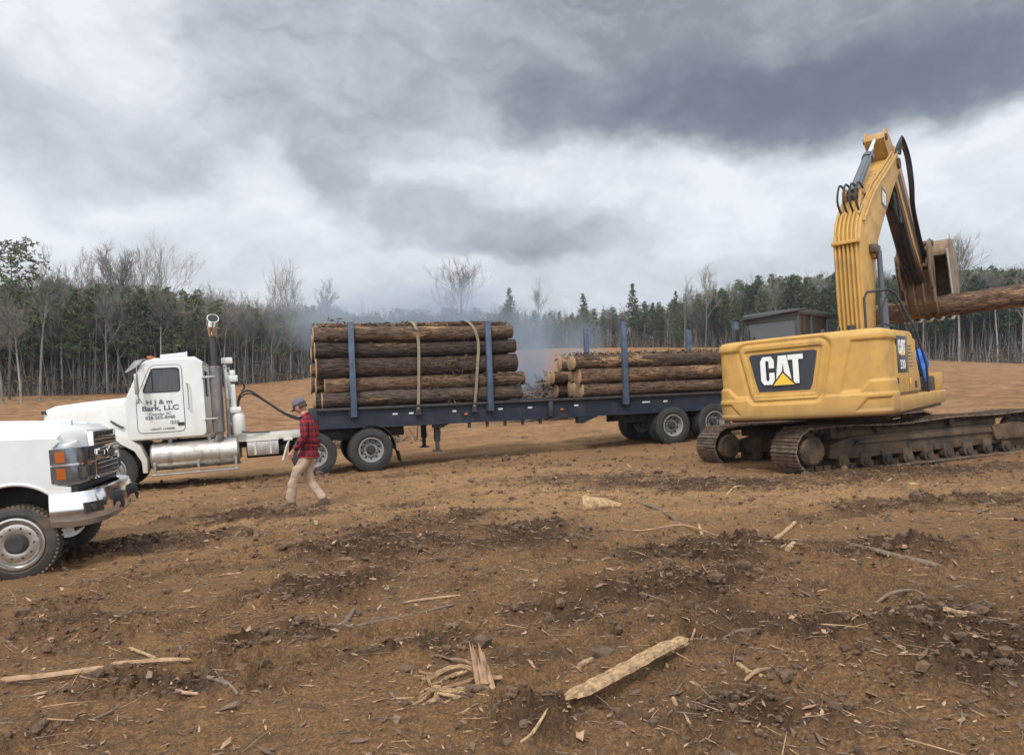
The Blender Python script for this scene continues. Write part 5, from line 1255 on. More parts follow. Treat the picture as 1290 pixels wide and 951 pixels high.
    # square mark on the boom side
    TD = Matrix.Translation((2.25, -hw - .004, 5.78)) @ Matrix.Rotation(R(-33), 4, 'Y')
    m = MB(TD); m.prism([(-.30, 0), (0, .30), (.30, 0), (0, -.30)], -.002, .003); dp_ = m.build('decal_plate', M_LOGO, bm_)
    m = MB(TD); m.plate([(-.20, 0), (0, .20), (.20, 0), (0, -.20)], [[(-.12, -.02), (0, .10), (.12, -.02), (.0, -.11)]], -.006, -.0025); m.build('decal_mark', M_LETW, dp_)
    m = MB(TD); 
    for o2, hs in CATS: m.plate([(p[0] * .13 - .10, p[1] * .11 - .06) for p in o2], [[(p[0] * .13 - .10, p[1] * .11 - .06) for p in q_] for q_ in hs], -.006, -.0025)
    m.build('decal_lettering', M_LETW, dp_)
    # hoses at the foot of the stick cylinder
    m = MB()
    for k in range(4): 
        y = -.20 + k * .12; m.tube([(.45, y, 5.22), (.30, y + .02, 5.5), (.5, y + .01, 5.85), (.85, y, 5.78), (1.0, y, 5.60)], .024, 6, smooth=4)
    m.build('hose', M_BLACK, bm_)
    # stick cylinder
    c0 = Vector((.85, 0, 5.72)); c1 = Vector((3.0, 0, 7.36)); dd = (c1 - c0); 
    m = MB(); m.cyl(c0, c0 + dd * .66, .105, seg=22, bev=.012); m.cyl(c0 + dd * .61, c0 + dd * .67, .125, seg=22); m.cyl(c0 - dd * .02, c0 + dd * .03, .13, seg=22); m.tube([c0 + Vector((-.08, -.12, .05)), c0 + dd * .6 + Vector((-.1, -.14, .1)), c0 + dd * .66 + Vector((-.02, -.1, .12))], .018, 6)
    cy = m.build('stick_cylinder', M_CYL, t)
    m = MB(); m.cyl(c0 + dd * .66, c1, .062, seg=18); m.build('cylinder_rod', M_ROD, cy)
    m = MB(); m.prism([(.55, 5.3), (.75, 5.82), (.95, 5.86), (1.25, 5.6)], -.19, -.14, .01); m.prism([(.55, 5.3), (.75, 5.82), (.95, 5.86), (1.25, 5.6)], .14, .19, .01); m.cyl((.85, -.22, 5.72), (.85, .22, 5.72), .06); m.build('cylinder_bracket', M_YELD, bm_)
    # ---- stick
    sp_ = [(2.86, 7.32), (2.95, 7.48), (3.12, 7.52), (3.6, 7.40), (4.25, 7.15), (5.5, 5.85), (6.62, 4.55), (6.60, 4.30), (6.40, 4.22), (5.2, 5.10), (4.05, 6.28), (3.62, 6.62), (3.2, 6.98)]
    m = MB(); 
    m.prism(sp_, -.21, .21, .015); stk = m.build('stick', M_YELD, t)
    for y in (-.225, .195):
        m = MB(); m.prism([(2.82, 7.32), (2.96, 7.56), (3.16, 7.58), (3.55, 7.40), (3.5, 6.9), (3.25, 6.9)], y, y + .03, .008); m.build('stick_plate', M_YELD, stk)
    m = MB(); m.cyl((3.0, -.26, 7.36), (3.0, .26, 7.36), .08, seg=18); m.cyl((3.82, -.32, 6.88), (3.82, .32, 6.88), .13, seg=18); m.cyl((6.5, -.30, 4.38), (6.5, .30, 4.38), .11, seg=18); m.build('pivot_pin', M_GREASY, stk)
    # dark greasy belly of the stick with its hoses
    m = MB(); m.prism([(3.62, 6.58), (4.05, 6.24), (5.2, 5.06), (6.35, 4.24), (6.30, 4.16), (5.15, 4.97), (4.0, 6.15), (3.56, 6.50)], -.19, .19, .01); m.prism([(4.1, 6.9), (5.2, 5.75), (6.2, 4.62), (6.1, 4.5), (5.1, 5.45), (4.0, 6.6)], -.222, -.212, .004)
    m.build('belly_plate', M_GREASY, stk)
    m = MB(); rh = random.Random(3)
    for k in range(4):
        y = -.15 + .1 * k; m.tube([(3.4, y, 6.55), (3.75, y + .02, 6.10), (4.3 + .1 * k, y, 5.75), (5.1, y - .02, 4.92), (5.9, y, 4.36), (6.2, y, 4.2)], .028, 6, smooth=4)
    for k in range(3):
        y = -.30 - .03 * k; m.tube([(3.5 + .1 * k, y, 7.05), (3.8, y - .04, 7.38 + .06 * k), (4.25 + .06 * k, y - .06, 7.15), (4.55 + .05 * k, y - .05, 6.55), (5.0, y + .03, 6.0), (5.6, y + .06, 5.35), (6.1, y + .08, 4.85), (6.35, .0, 4.7)], .028, 6, smooth=5)
    m.tube([(3.3, -.25, 6.1), (3.32, -.28, 5.55), (3.55, -.30, 5.40), (3.7, -.28, 5.6), (3.6, -.25, 6.1)], .024, 6, smooth=5)
    for i in range(14):
        s = rh.random(); x = 4.1 + 2.0 * s; z = 6.12 - 1.86 * s; m.box(x - .06, x + .06, -.2 + rh.random() * .3, -.08 + rh.random() * .3, z - .09, z + .02, .02)
    m.build('hose', M_BLACK, stk)
    # bucket cylinder on the front face of the stick
    m = MB(); m.cyl((4.4, -.0, 7.38), (5.75, 0, 6.05), .10, seg=18); m.box(4.25, 4.5, -.14, .14, 7.15, 7.45, .02); cy = m.build('bucket_cylinder', M_YELD, t)
    m = MB(); m.cyl((5.75, 0, 6.05), (6.55, 0, 5.28), .055, seg=14); m.build('cylinder_rod', M_ROD, cy)
    # linkage
    for y in (-.34, .27):
        m = MB(); m.prism(roundpoly([(5.95, 4.98), (6.12, 5.10), (6.72, 5.35), (6.78, 5.2), (6.2, 4.82)], .06, 3), y, y + .06, .01); m.build('link_arm', M_BUCK, t)
        m = MB(); m.prism(roundpoly([(6.48, 5.36), (6.68, 5.42), (7.22, 4.92), (7.14, 4.78), (6.55, 5.12)], .06, 3), y + .0, y + .055, .01); m.build('link_arm', M_BUCK, t)
    m = MB(); m.cyl((6.62, -.40, 5.27), (6.62, .40, 5.27), .08, seg=16); m.cyl((6.05, -.36, 4.98), (6.05, .36, 4.98), .09, seg=16); m.cyl((6.10, -.42, 4.62), (6.10, .42, 4.62), .075, seg=16); m.build('link_pin', M_GREASY, t)
    for y in (-.42, .30):
        m = MB(); m.prism(roundpoly([(5.98, 4.40), (5.92, 5.15), (6.15, 5.32), (6.42, 5.1), (6.55, 4.5), (6.5, 4.05), (6.2, 4.0)], .08, 3), y, y + .06, .012); m.build('thumb_ear', M_BUCK, t)
    # thumb: broad plate with ribs and tines in front of the log
    m = MB(); m.prism([(6.20, 4.62), (6.42, 4.70), (6.60, 4.2), (6.68, 3.78), (6.86, 3.46), (6.72, 3.40), (6.50, 3.62), (6.38, 4.0)], -.40, .30, .015)
    for y in (-.42, -.18, .05, .27): m.prism([(6.12, 4.70), (6.40, 4.62), (6.50, 4.1), (6.62, 3.60), (6.80, 3.38), (6.70, 3.34), (6.36, 3.66), (6.22, 4.1)], y, y + .045, .006)
    m.build('thumb', M_BUCK, t)
    # bucket
    outer = roundpoly([(6.80, 4.95), (6.98, 5.36), (7.60, 5.46), (8.20, 5.05), (8.42, 4.45), (8.25, 3.85), (7.75, 3.40), (7.55, 3.30)], .22, 4)
    inner = [(7.16 + (p[0] - 7.16) * .955, 4.55 + (p[1] - 4.55) * .955) for p in outer]
    m = MB(); k = len(outer); prof_pts = outer[2:] ; ip = inner[2:]
    m.loft([[(p[0], -.66, p[1]), (p[0], .58, p[1]), (q_[0], .58, q_[1]), (q_[0], -.66, q_[1])] for p, q_ in zip(prof_pts, ip)]); bk = m.build('bucket', M_BUCK, t)
    for y in (-.68, .56):
        m = MB(); m.prism([p for p in outer] + [(7.30, 3.50), (7.05, 4.1), (6.85, 4.7)], y, y + .035, .006); m.build('side_plate', M_BUCK, bk)
        yy_ = y - .015 if y < 0 else y + .03
        m = MB(); m.prism([(6.72, 5.05), (6.86, 5.1), (7.0, 4.7), (7.18, 4.15), (7.5, 3.45), (7.50, 3.28), (7.26, 3.42), (7.0, 4.05), (6.82, 4.65)], yy_ - .0, yy_ + .025, .005); m.build('side_cutter', M_ALU, bk)
    for k in range(5):
        y = -.58 + .27 * k; m = MB(); m.prism([(7.72, 3.44), (7.82, 3.30), (7.5, 3.20), (7.15, 3.20), (7.12, 3.24), (7.5, 3.36)], y - .05, y + .05, .01); m.build('bucket_tooth', M_ALU, bk)
    for y in (-.26, .20):
        m = MB(); m.prism([(6.35, 4.25), (6.35, 4.5), (6.70, 5.1), (6.98, 5.38), (7.3, 5.40), (7.2, 4.7), (6.9, 4.4)], y, y + .06, .01); m.build('bucket_ear', M_BUCK, bk)
    for me_ in set(bpy.data.meshes) - _pre: me_.transform(Matrix.Translation((.16, -.14, -.04)))
    return t
excavator = build_excavator()
# log held in the bucket, across the boom's line
me = log_mesh(9.2, .29, 77, .05, .10, 30, 70); o = link_mesh('log', me, [M_BARK2, M_END])
o.location = exc_world(7.26, -3.2, 3.55); o.rotation_mode = 'QUATERNION'; o.rotation_quaternion = EQ @ Quaternion((0, 0, 1), R(90 + 2)) @ Quaternion((0, 1, 0), R(1.0)) @ Quaternion((1, 0, 0), 1.0)
tag(o, 'long reddish pine log held up in the excavator bucket, running off the right edge', 'log')
# blue cloth bundle on the excavator's side step
m = MB(); rg = np.random.RandomState(8); secs = []
for k in range(11):
    s = k / 10; rr_ = .23 * math.sqrt(max(.02, 1 - (2 * s - 1) ** 2 * .9)) * (1 - .25 * s)
    secs.append([( .80 + (rr_ * 1.2 + .05 * sin(5 * a + 3 * s) * rr_ / .2) * cos(a) + .05 * sin(6 * s), -1.18 + (rr_ + .04 * sin(4 * a + 2)) * sin(a) * .9, 1.70 + .52 * s + .02 * sin(3 * a)) for a in np.linspace(0, 2 * pi, 28, endpoint=False)])
m.loft(secs)
m.tube([(.62, -1.30, 1.9), (.56, -1.36, 1.75), (.55, -1.38, 1.55)], [.06, .05, .03], 8)
o = m.build('cloth_bundle', M_BLUERAG, None, 80); o.location = (EXC.x, EXC.y, EZ); o.rotation_mode = 'QUATERNION'; o.rotation_quaternion = EQ
tag(o, 'crumpled bright blue cloth bundle lying on the excavator side step', 'cloth')
# ------------------------------------------------------------------ the walking man: +x forward, +y his left, metres
def skin(name, verts, edges, mat, parent=None, sub=2, post=None):
    me = bpy.data.meshes.new(name); me.from_pydata([v[0] for v in verts], edges, []); o = bpy.data.objects.new(name, me); COL.objects.link(o)
    sm = o.modifiers.new('s', 'SKIN'); sm.use_smooth_shade = True; sm.branch_smoothing = .6
    for i, v in enumerate(verts):
        r = v[1] if isinstance(v[1], tuple) else (v[1], v[1]); me.skin_vertices[0].data[i].radius = r; me.skin_vertices[0].data[i].use_root = (i == 0)
    ss = o.modifiers.new('u', 'SUBSURF'); ss.levels = sub; ss.render_levels = sub
    dg = bpy.context.evaluated_depsgraph_get(); m2 = bpy.data.meshes.new_from_object(o.evaluated_get(dg)); bpy.data.objects.remove(o)
    m2.name = name; m2.materials.clear(); m2.shade_smooth()
    if post:
        for v in m2.vertices: v.co = post(v.co)
    return link_mesh(name, m2, mat, parent)
def plaid():
    m = bpy.data.materials.new('red_black_plaid_flannel'); m.use_nodes = True; n = NT(m.node_tree); n.n.clear()
    out = n.new('ShaderNodeOutputMaterial'); b = n.new('ShaderNodeBsdfPrincipled'); n.l.new(b.outputs[0], out.inputs[0])
    co = n.new('ShaderNodeTexCoord').outputs['Object']; x, y, z = n.sep(co)
    wob = n.noise(co, 6, 2, .5)
    u = n.math('ADD', n.math('ADD', x, n.math('MULTIPLY', y, .8)), n.math('MULTIPLY', wob, .03)); v = n.math('ADD', z, n.math('MULTIPLY', wob, .03))
    def st(c, per, duty):
        f = n.math('FRACT', n.math('DIVIDE', c, per)); return n.math('MULTIPLY', n.step(f, .02, .10), n.step(f, duty + .08, duty))
    a = st(u, .085, .5); c_ = st(v, .095, .5)
    k = n.math('ADD', n.math('MULTIPLY', a, .5), n.math('MULTIPLY', c_, .5))
    c = n.mix(k, (.27, .022, .035), (.020, .008, .014))
    th = n.math('MAXIMUM', st(n.math('ADD', u, .062), .085, .06), st(n.math('ADD', v, .07), .095, .06)); c = n.mix(n.math('MULTIPLY', th, .35), c, (.42, .20, .20))
    n.put(b.inputs['Base Color'], c); b.inputs['Roughness'].default_value = .9; b.inputs['Specular IOR Level'].default_value = .2
    bp = n.new('ShaderNodeBump'); bp.inputs['Strength'].default_value = .5; bp.inputs['Distance'].default_value = .03; n.put(bp.inputs['Height'], n.noise(n.vmath('MULTIPLY', co, (1, 1, .6)), 9, 4, .6)); n.l.new(bp.outputs[0], b.inputs['Normal'])
    return m
M_PLAID = plaid()
def build_person():
    gx, gy = -3.22, 12.0
    t = empty('person', (gx, gy, ground_z(gx, gy) - .01), (0, 0, R(178)))
    tag(t, 'man in red plaid shirt, khaki trousers and grey cap walking with bowed head', 'person')
    LF, RF = Vector((.27, .10, .0)), Vector((-.22, -.10, .0))
    # joints:      left leg forward (near side), right leg behind
    hipL, hipR = (.0, .095, .93), (-.01, -.095, .93)
    kneeL, kneeR = (.20, .10, .52), (.05, -.10, .48)
    ankL, ankR = (.26, .10, .095), (-.20, -.10, .13)
    V = [((0, 0, .98), .10), ((.0, 0, 1.12), .095), ((.01, 0, 1.28), .095), ((.035, 0, 1.38), .06), ((.09, 0, 1.50), .052), ((.125, 0, 1.555), .055),
         (hipL, .092), (kneeL, .058), ((.235, .10, .32), .055), (ankL, .038), ((.33, .10, .04), (.035, .045)), ((.43, .105, .025), (.022, .04)),
         (hipR, .092), (kneeR, .058), ((-.06, -.10, .31), .055), (ankR, .038), ((-.13, -.10, .05), (.035, .045)), ((-.04, -.105, .025), (.022, .04)),
         ((.04, .15, 1.375), .036), ((.02, .235, 1.16), .043), ((.19, .22, .93), .030), ((.225, .215, .885), (.026, .038)), 
         ((.04, -.15, 1.375), .036), ((-.02, -.235, 1.15), .043), ((.16, -.20, .94), .030), ((.19, -.19, .89), (.026, .038))]
    E = [(0, 1), (1, 2), (2, 3), (3, 4), (4, 5), (0, 6), (6, 7), (7, 8), (8, 9), (9, 10), (10, 11), (0, 12), (12, 13), (13, 14), (14, 15), (15, 16), (16, 17), (3, 18), (18, 19), (19, 20), (20, 21), (3, 22), (22, 23), (23, 24), (24, 25)]
    # fingers as thin chains from the palms
    for (pi_, sy) in ((21, 1), (25, -1)):
        p = Vector(V[pi_][0])
        for k in range(4):
            q = p + Vector((.012 + .012 * (1.5 - k) * .6, sy * 0, -.03)) + Vector((.018 * (1.5 - k), 0, 0)); b = len(V)
            ln = (.030, .034, .032, .026)[k]
            V += [(tuple(q), .0095), (tuple(q + Vector((.006, -sy * .004, -ln))), .009), (tuple(q + Vector((.004, -sy * .022, -ln * 1.8))), .0075)]; E += [(pi_, b), (b, b + 1), (b + 1, b + 2)]
        q = p + Vector((.034, -sy * .012, .004)); b = len(V); V += [(tuple(q), .011), (tuple(q + Vector((.018, -sy * .012, -.03))), .0095)]; E += [(pi_, b), (b, b + 1)]
    body = skin('body', V, E, M_SKIN, t, 2)
    # head, joined into the body mesh: shaped ellipsoid with face, bowed forward
    bm = bmesh.new(); bmesh.ops.create_uvsphere(bm, u_segments=40, v_segments=30, radius=1)
    for v in bm.verts:
        x, y, z = v.co
        jaw = max(0, -z); X_ = x * (.098 - .012 * jaw) + .010 * jaw; Y_ = y * (.077 - .026 * jaw ** 1.3); Z_ = z * .125
        if x > .3:
            f = (x - .3) / .7
            nose = math.exp(-((y / .16) ** 2)) * math.exp(-(((z + .12) / .20) ** 2)); X_ += .028 * nose * f
            eye = math.exp(-(((abs(y) - .38) / .16) ** 2)) * math.exp(-(((z - .08) / .12) ** 2)); X_ -= .012 * eye * f
            X_ += .007 * math.exp(-((z - .26) / .10) ** 2) * f * math.exp(-(y / .7) ** 2)
            X_ += .007 * math.exp(-(y / .30) ** 2) * math.exp(-((z + .50) / .09) ** 2) * f - .004 * math.exp(-(y / .35) ** 2) * math.exp(-((z + .57) / .03) ** 2)
            X_ += .010 * math.exp(-(y / .35) ** 2) * math.exp(-((z + .85) / .15) ** 2) * f
        v.co = (X_, Y_, Z_)
    for sy in (1, -1):
        r_ = bmesh.ops.create_uvsphere(bm, u_segments=12, v_segments=10, radius=1)
        for v in r_['verts']: v.co = Vector((-.005 + v.co.x * .018 - v.co.z * .006, sy * (.077 + v.co.y * .009), -.002 + v.co.z * .033))
    HM = Matrix.Translation((.155, 0, 1.625)) @ Matrix.Rotation(R(30), 4, 'Y')
    bm.transform(HM); bm2 = bmesh.new(); bm2.from_mesh(body.data); me_ = bpy.data.meshes.new('h'); bm.to_mesh(me_); bm2.from_mesh(me_); bm2.to_mesh(body.data); bm.free(); bm2.free(); body.data.shade_smooth()
    def shell(name, fn, mat, u=36, v=18):
        b_ = bmesh.new(); bmesh.ops.create_uvsphere(b_, u_segments=u, v_segments=v, radius=1); kill = []
        for w in b_.verts:
            q = fn(w.co.copy())
            if q is None: kill.append(w)
            else: w.co = HM @ q
        bmesh.ops.delete(b_, geom=kill, context='VERTS'); me = bpy.data.meshes.new(name); b_.to_mesh(me); b_.free(); me.shade_smooth(); o = link_mesh(name, me, mat, t)
        s_ = o.modifiers.new('t', 'SOLIDIFY'); s_.thickness = .005; s_.offset = 1
        return o
    shell('hair', lambda c: None if (c.z < -.45 or (c.x > .15 and c.z < .35)) else Vector((c.x * .104, c.y * .083, c.z * .128)), M_HAIR)
    if False: shell('beard', lambda c: None if (c.z > -.25 or c.x < .0 or c.z < -.98) else Vector((c.x * .094 + .022 * max(0, -c.z), c.y * (.079 - .022 * max(0, -c.z) ** 1.3), c.z * .128)), M_HAIR)
    # cap with bill
    cp = shell('cap', lambda c: None if c.z < .12 else Vector((c.x * .112 - .002, c.y * .090, .006 + c.z * .138)), M_CAP)
    m = MB(HM); secs = []
    for k in range(7):
        s = k / 6; secs.append([(.088 + .078 * s * 1.0, yy_ * (.080 - .028 * s * s) , .028 - .012 * s - .020 * yy_ * yy_) for yy_ in np.linspace(-1, 1, 9)] + [(.088 + .078 * s, yy_ * (.080 - .028 * s * s), .022 - .012 * s - .020 * yy_ * yy_) for yy_ in np.linspace(1, -1, 9)])
    m.loft(secs); m.build('bill', M_CAP, cp)
    m = MB(HM); m.lathe([(0, 0), (.008, 0), (.006, .006), (0, .007)], 10, Matrix.Translation((0, 0, .143))); m.build('cap_button', M_CAP, cp)
    # clothing
    def wrinkle(k, amp):
        def f(c):
            a = amp * (float(pn(np.array([c.x * 9 + c.y * 7]), np.array([c.z * 13]), k)[0]))
            return Vector((c.x + a * .8, c.y + a * .5 * (1 if c.y > 0 else -1), c.z + a * .3))
        return f
    sv = [((.01, 0, .955), .138), ((.0, 0, 1.02), .134), ((-.012, 0, 1.14), .130), ((.0, 0, 1.28), .140), ((.03, 0, 1.40), .122), ((.085, 0, 1.485), .062),
          ((.015, 0, .85), .138),
          ((.045, .135, 1.415), .075), ((.02, .19, 1.29), .068), ((.01, .205, 1.15), .060), ((.09, .195, 1.03), .053), ((.17, .180, .945), .045),
          ((.045, -.135, 1.415), .075), ((-.01, -.19, 1.29), .068), ((-.02, -.205, 1.15), .060), ((.06, -.19, 1.04), .053), ((.14, -.165, .95), .045)]
    skin('shirt', sv, [(0, 1), (1, 2), (2, 3), (3, 4), (4, 5), (0, 6), (4, 7), (7, 8), (8, 9), (9, 10), (10, 11), (4, 12), (12, 13), (13, 14), (14, 15), (15, 16)], M_PLAID, t, 2, lambda c: wrinkle(3, .013)(Vector((c.x, c.y * 1.28, c.z))))
    m = MB(); m.tube([(.05, -.062, 1.50), (.02, 0, 1.515), (.05, .062, 1.50), (.13, .045, 1.455), (.15, 0, 1.43)], [.016, .02, .016, .014, .010], 8, smooth=4); m.build('collar', M_PLAID, t)
    tv = [((0, 0, .92), (.08, .09)), ((.01, .075, .83), .092), ((.11, .10, .68), .098), ((.205, .10, .52), .084), ((.245, .10, .34), .078), ((.275, .10, .15), .076), ((.272, .10, .085), .074),
          ((.0, -.075, .83), .092), ((.04, -.10, .66), .096), ((.05, -.10, .48), .082), ((-.06, -.10, .31), .075), ((-.175, -.10, .17), .074), ((-.198, -.10, .12), .072)]
    skin('trousers', tv, [(0, 1), (1, 2), (2, 3), (3, 4), (4, 5), (5, 6), (0, 7), (7, 8), (8, 9), (9, 10), (10, 11), (11, 12)], M_KHAKI, t, 2, wrinkle(9, .020))
    for (ax, ay, az_, up) in ((.25, .10, .0, 0), (-.21, -.10, .0, .045)):
        m = MB(); pr = [(-.075, .060, .075, .035), (-.03, .13, .08, .045), (.05, .12, .08, .048), (.11, .075, .07, .05), (.18, .062, .075, .05), (.225, .04, .06, .03)]
        m.loft([rrect(ax + px_ , ay - w_, ay + w_, az_ + up * max(0, 1 - (px_ + .07) * 4) , az_ + h_ + up * max(0, 1 - (px_ + .07) * 4), .02, 3) for px_, h_, _, w_ in pr]); m.build('boot', M_BOOT, t, 60)
    return t
person = build_person()
# ------------------------------------------------------------------ trees
def leaf_mat(name, a, b, rough=.85):
    m = bpy.data.materials.new(name); m.use_nodes = True; n = NT(m.node_tree); n.n.clear()
    out = n.new('ShaderNodeOutputMaterial'); p = n.new('ShaderNodeBsdfPrincipled'); n.l.new(p.outputs[0], out.inputs[0])
    co = n.new('ShaderNodeTexCoord').outputs['Object']; oi = n.new('ShaderNodeObjectInfo').outputs['Random']
    v = n.noise(co, .9, 4, .6); c = n.mix(n.step(n.math('ADD', v, n.math('MULTIPLY', n.math('SUBTRACT', oi, .5), .35)), .33, .67), a, b)
    n.put(p.inputs['Base Color'], c); p.inputs['Roughness'].default_value = rough; p.inputs['Specular IOR Level'].default_value = .2
    return m
M_NEED = leaf_mat('dark_pine_needles', (.044, .064, .032), (.110, .142, .066))
M_NEED2 = leaf_mat('olive_pine_needles', (.066, .084, .044), (.155, .172, .088))
M_TWIG = leaf_mat('grey_bare_twigs', (.125, .115, .102), (.235, .215, .19))
M_TRUNK = leaf_mat('pine_trunk_bark', (.075, .058, .046), (.15, .120, .098))
M_PALE = leaf_mat('pale_hardwood_bark', (.14, .13, .115), (.27, .255, .23))
M_LITTER = leaf_mat('dead_leaf_understory', (.10, .070, .045), (.19, .13, .082))
def strips(P0, P1, w0, w1, rng):
    """thin three-sided spikes from P0 to P1"""
    P0 = np.asarray(P0); P1 = np.asarray(P1); d = P1 - P0; L = np.linalg.norm(d, axis=1, keepdims=True) + 1e-6; d = d / L
    r = rng.normal(size=d.shape); a = np.cross(d, r); a /= np.linalg.norm(a, axis=1, keepdims=True) + 1e-9; b = np.cross(d, a)
    w0 = np.asarray(w0)[:, None] if np.ndim(w0) else w0; w1 = np.asarray(w1)[:, None] if np.ndim(w1) else w1
    k = len(P0); V = np.stack([P0 + a * w0, P0 - a * w0 * .5 + b * w0 * .87, P0 - a * w0 * .5 - b * w0 * .87, P1 + a * w1, P1 - a * w1 * .5 + b * w1 * .87, P1 - a * w1 * .5 - b * w1 * .87], 1).reshape(-1, 3)
    o = (np.arange(k) * 6)[:, None]; F = np.concatenate([o + np.array([[0, 1, 4, 3]]), o + np.array([[1, 2, 5, 4]]), o + np.array([[2, 0, 3, 5]])])
    return V, F
def needles(C, size, rng, per=7, flat=.6):
    """tufts: each a spray of narrow leaf-like blades round a point"""
    C = np.repeat(C, per, 0); k = len(C); d = rng.normal(size=(k, 3)); d[:, 2] = d[:, 2] * flat + .15; d /= np.linalg.norm(d, axis=1, keepdims=True)
    s = np.repeat(size, per) if np.ndim(size) else np.full(k, size); s = (s * rng.uniform(.6, 1.3, k))[:, None]
    a = np.cross(d, rng.normal(size=(k, 3))); a /= np.linalg.norm(a, axis=1, keepdims=True)
    V = np.stack([C - d * s * .1, C + d * s * .5 + a * s * .16, C + d * s, C + d * s * .45 - a * s * .16], 1).reshape(-1, 3)
    return V, (np.arange(k) * 4)[:, None] + np.array([[0, 1, 2, 3]])
def trunk_arr(h, r0, r1, lean, wob, rng, seg=7, n_=12):
    t = np.linspace(0, 1, n_); px = lean[0] * t + wob * np.sin(t * 5 + rng.uniform(0, 6)) * t; py = lean[1] * t + wob * np.cos(t * 4 + rng.uniform(0, 6)) * t
    C = np.stack([px * h, py * h, t * h - .3], 1); rr = r0 * (1 - t) ** .8 + r1
    th = np.linspace(0, 2 * pi, seg, endpoint=False); V = (C[:, None] + rr[:, None, None] * np.stack([np.cos(th), np.sin(th), 0 * th], 1)[None]).reshape(-1, 3)
    i, j = np.meshgrid(np.arange(n_ - 1), np.arange(seg), indexing='ij'); j2 = (j + 1) % seg
    F = np.stack([i * seg + j, i * seg + j2, (i + 1) * seg + j2, (i + 1) * seg + j], -1).reshape(-1, 4)
    return V, F, C
def join(*vf):
    Vs, Fs, b = [], [], 0
    for V, F in vf: Vs.append(V); Fs.append(F + b); b += len(V)
    return np.concatenate(Vs), np.concatenate(Fs)
def pine(seed, h=15, c0=.55, rad=2.2, shape='round', dens=1.0, sz=.42):
    rng = np.random.RandomState(seed); V, F, C = trunk_arr(h, .125, .02, rng.uniform(-.035, .035, 2), .012, rng)
    P0, P1, W, T = [], [], [], []
    z = c0 * h
    while z < h * .985:
        s = (z / h - c0) / (1 - c0)
        if shape == 'cone': R_ = rad * (1 - s) ** .85 + .15
        elif shape == 'flat': R_ = rad * (.45 + .75 * math.sin(pi * min(1, s * .8 + .12)))
        else: R_ = rad * (math.sin(pi * min(1, .18 + s * .82)) ** .7) * (1.0 - .25 * s) + .1
        for k in range(rng.randint(3, 6)):
            a = rng.uniform(0, 2 * pi); L = R_ * rng.uniform(.45, 1.15); c = np.array([np.interp(z, C[:, 2], C[:, 0]), np.interp(z, C[:, 2], C[:, 1]), z])
            up = rng.uniform(.05, .5) if shape != 'cone' else rng.uniform(-.1, .25); e = c + np.array([cos(a) * L, sin(a) * L, L * up]); P0.append(c); P1.append(e); W.append(.03)
            nt = max(2, int(L * 4.2 * dens))
            for q in range(nt):
                f = rng.uniform(.30, 1.05); T.append(c + (e - c) * f + rng.normal(size=3) * np.array([.22, .22, .12]) * (.6 + L * .25))
        z += rng.uniform(.22, .42) * h / 15
    for q in range(int(16 * c0 * 2)):     # dead stubs below the crown
        z = rng.uniform(.12, c0) * h; a = rng.uniform(0, 2 * pi); L = rng.uniform(.3, 1.3); c = np.array([np.interp(z, C[:, 2], C[:, 0]), np.interp(z, C[:, 2], C[:, 1]), z]); P0.append(c); P1.append(c + np.array([cos(a) * L, sin(a) * L, L * rng.uniform(-.25, .3)])); W.append(.018)
    bv = strips(P0, P1, np.array(W), .006, rng); nd = needles(np.array(T), sz, rng, 8)
    return (V, F), bv, nd
def bare(seed, h=15, fork=.4, spread=.6, lvl=5, tw=.011):
    rng = np.random.RandomState(seed); V, F, C = trunk_arr(h * .80, .15, .035, rng.uniform(-.05, .05, 2), .015, rng)
    P0, P1, W0, W1 = [], [], [], []
    def grow(p, d, L, w, l):
        n_ = 3; q = p
        for i in range(n_):
            d = d + rng.normal(size=3) * .13 + np.array([0, 0, .06]); d /= np.linalg.norm(d); e = q + d * L / n_; P0.append(q); P1.append(e); W0.append(w * (1 - .25 * i)); W1.append(w * (.75 - .25 * i) + .003)
            if l > 0:
                for b in range(1 + (rng.rand() < .75)):
                    nd = d + rng.normal(size=3) * spread; nd[2] += .15; nd /= np.linalg.norm(nd); grow(e if rng.rand() < .6 else (q + e) / 2, nd, L * rng.uniform(.48, .72), max(w * .5, .006), l - 1)
            q = e
    nb = rng.randint(8, 13)
    for k in range(nb):
        z = h * (fork + (.80 - fork) * (k / nb) ** .8); c = np.array([np.interp(z, C[:, 2], C[:, 0]), np.interp(z, C[:, 2], C[:, 1]), z - .3]); a = rng.uniform(0, 2 * pi); d = np.array([cos(a) * spread * 1.3, sin(a) * spread * 1.3, .9]); d /= np.linalg.norm(d)
        if lvl > 5: d = np.array([cos(a) * .55, sin(a) * .55, .85]); d /= np.linalg.norm(d); grow(c, d, h * rng.uniform(.38, .50) * (1.1 - .75 * k / nb), .06 * (1.1 - .5 * k / nb), 3); continue
        grow(c, d, h * rng.uniform(.13, .22) * (1.15 - .4 * k / nb), .05 * (1.1 - .6 * k / nb), 3 if lvl > 4 else 2)
    grow(C[-1], np.array([0, 0, 1.0]), h * .16, .035, 3)
    b = strips(P0, P1, np.maximum(np.array(W0), tw), np.maximum(np.array(W1), tw * .6), rng)
    return (V, F), b, None
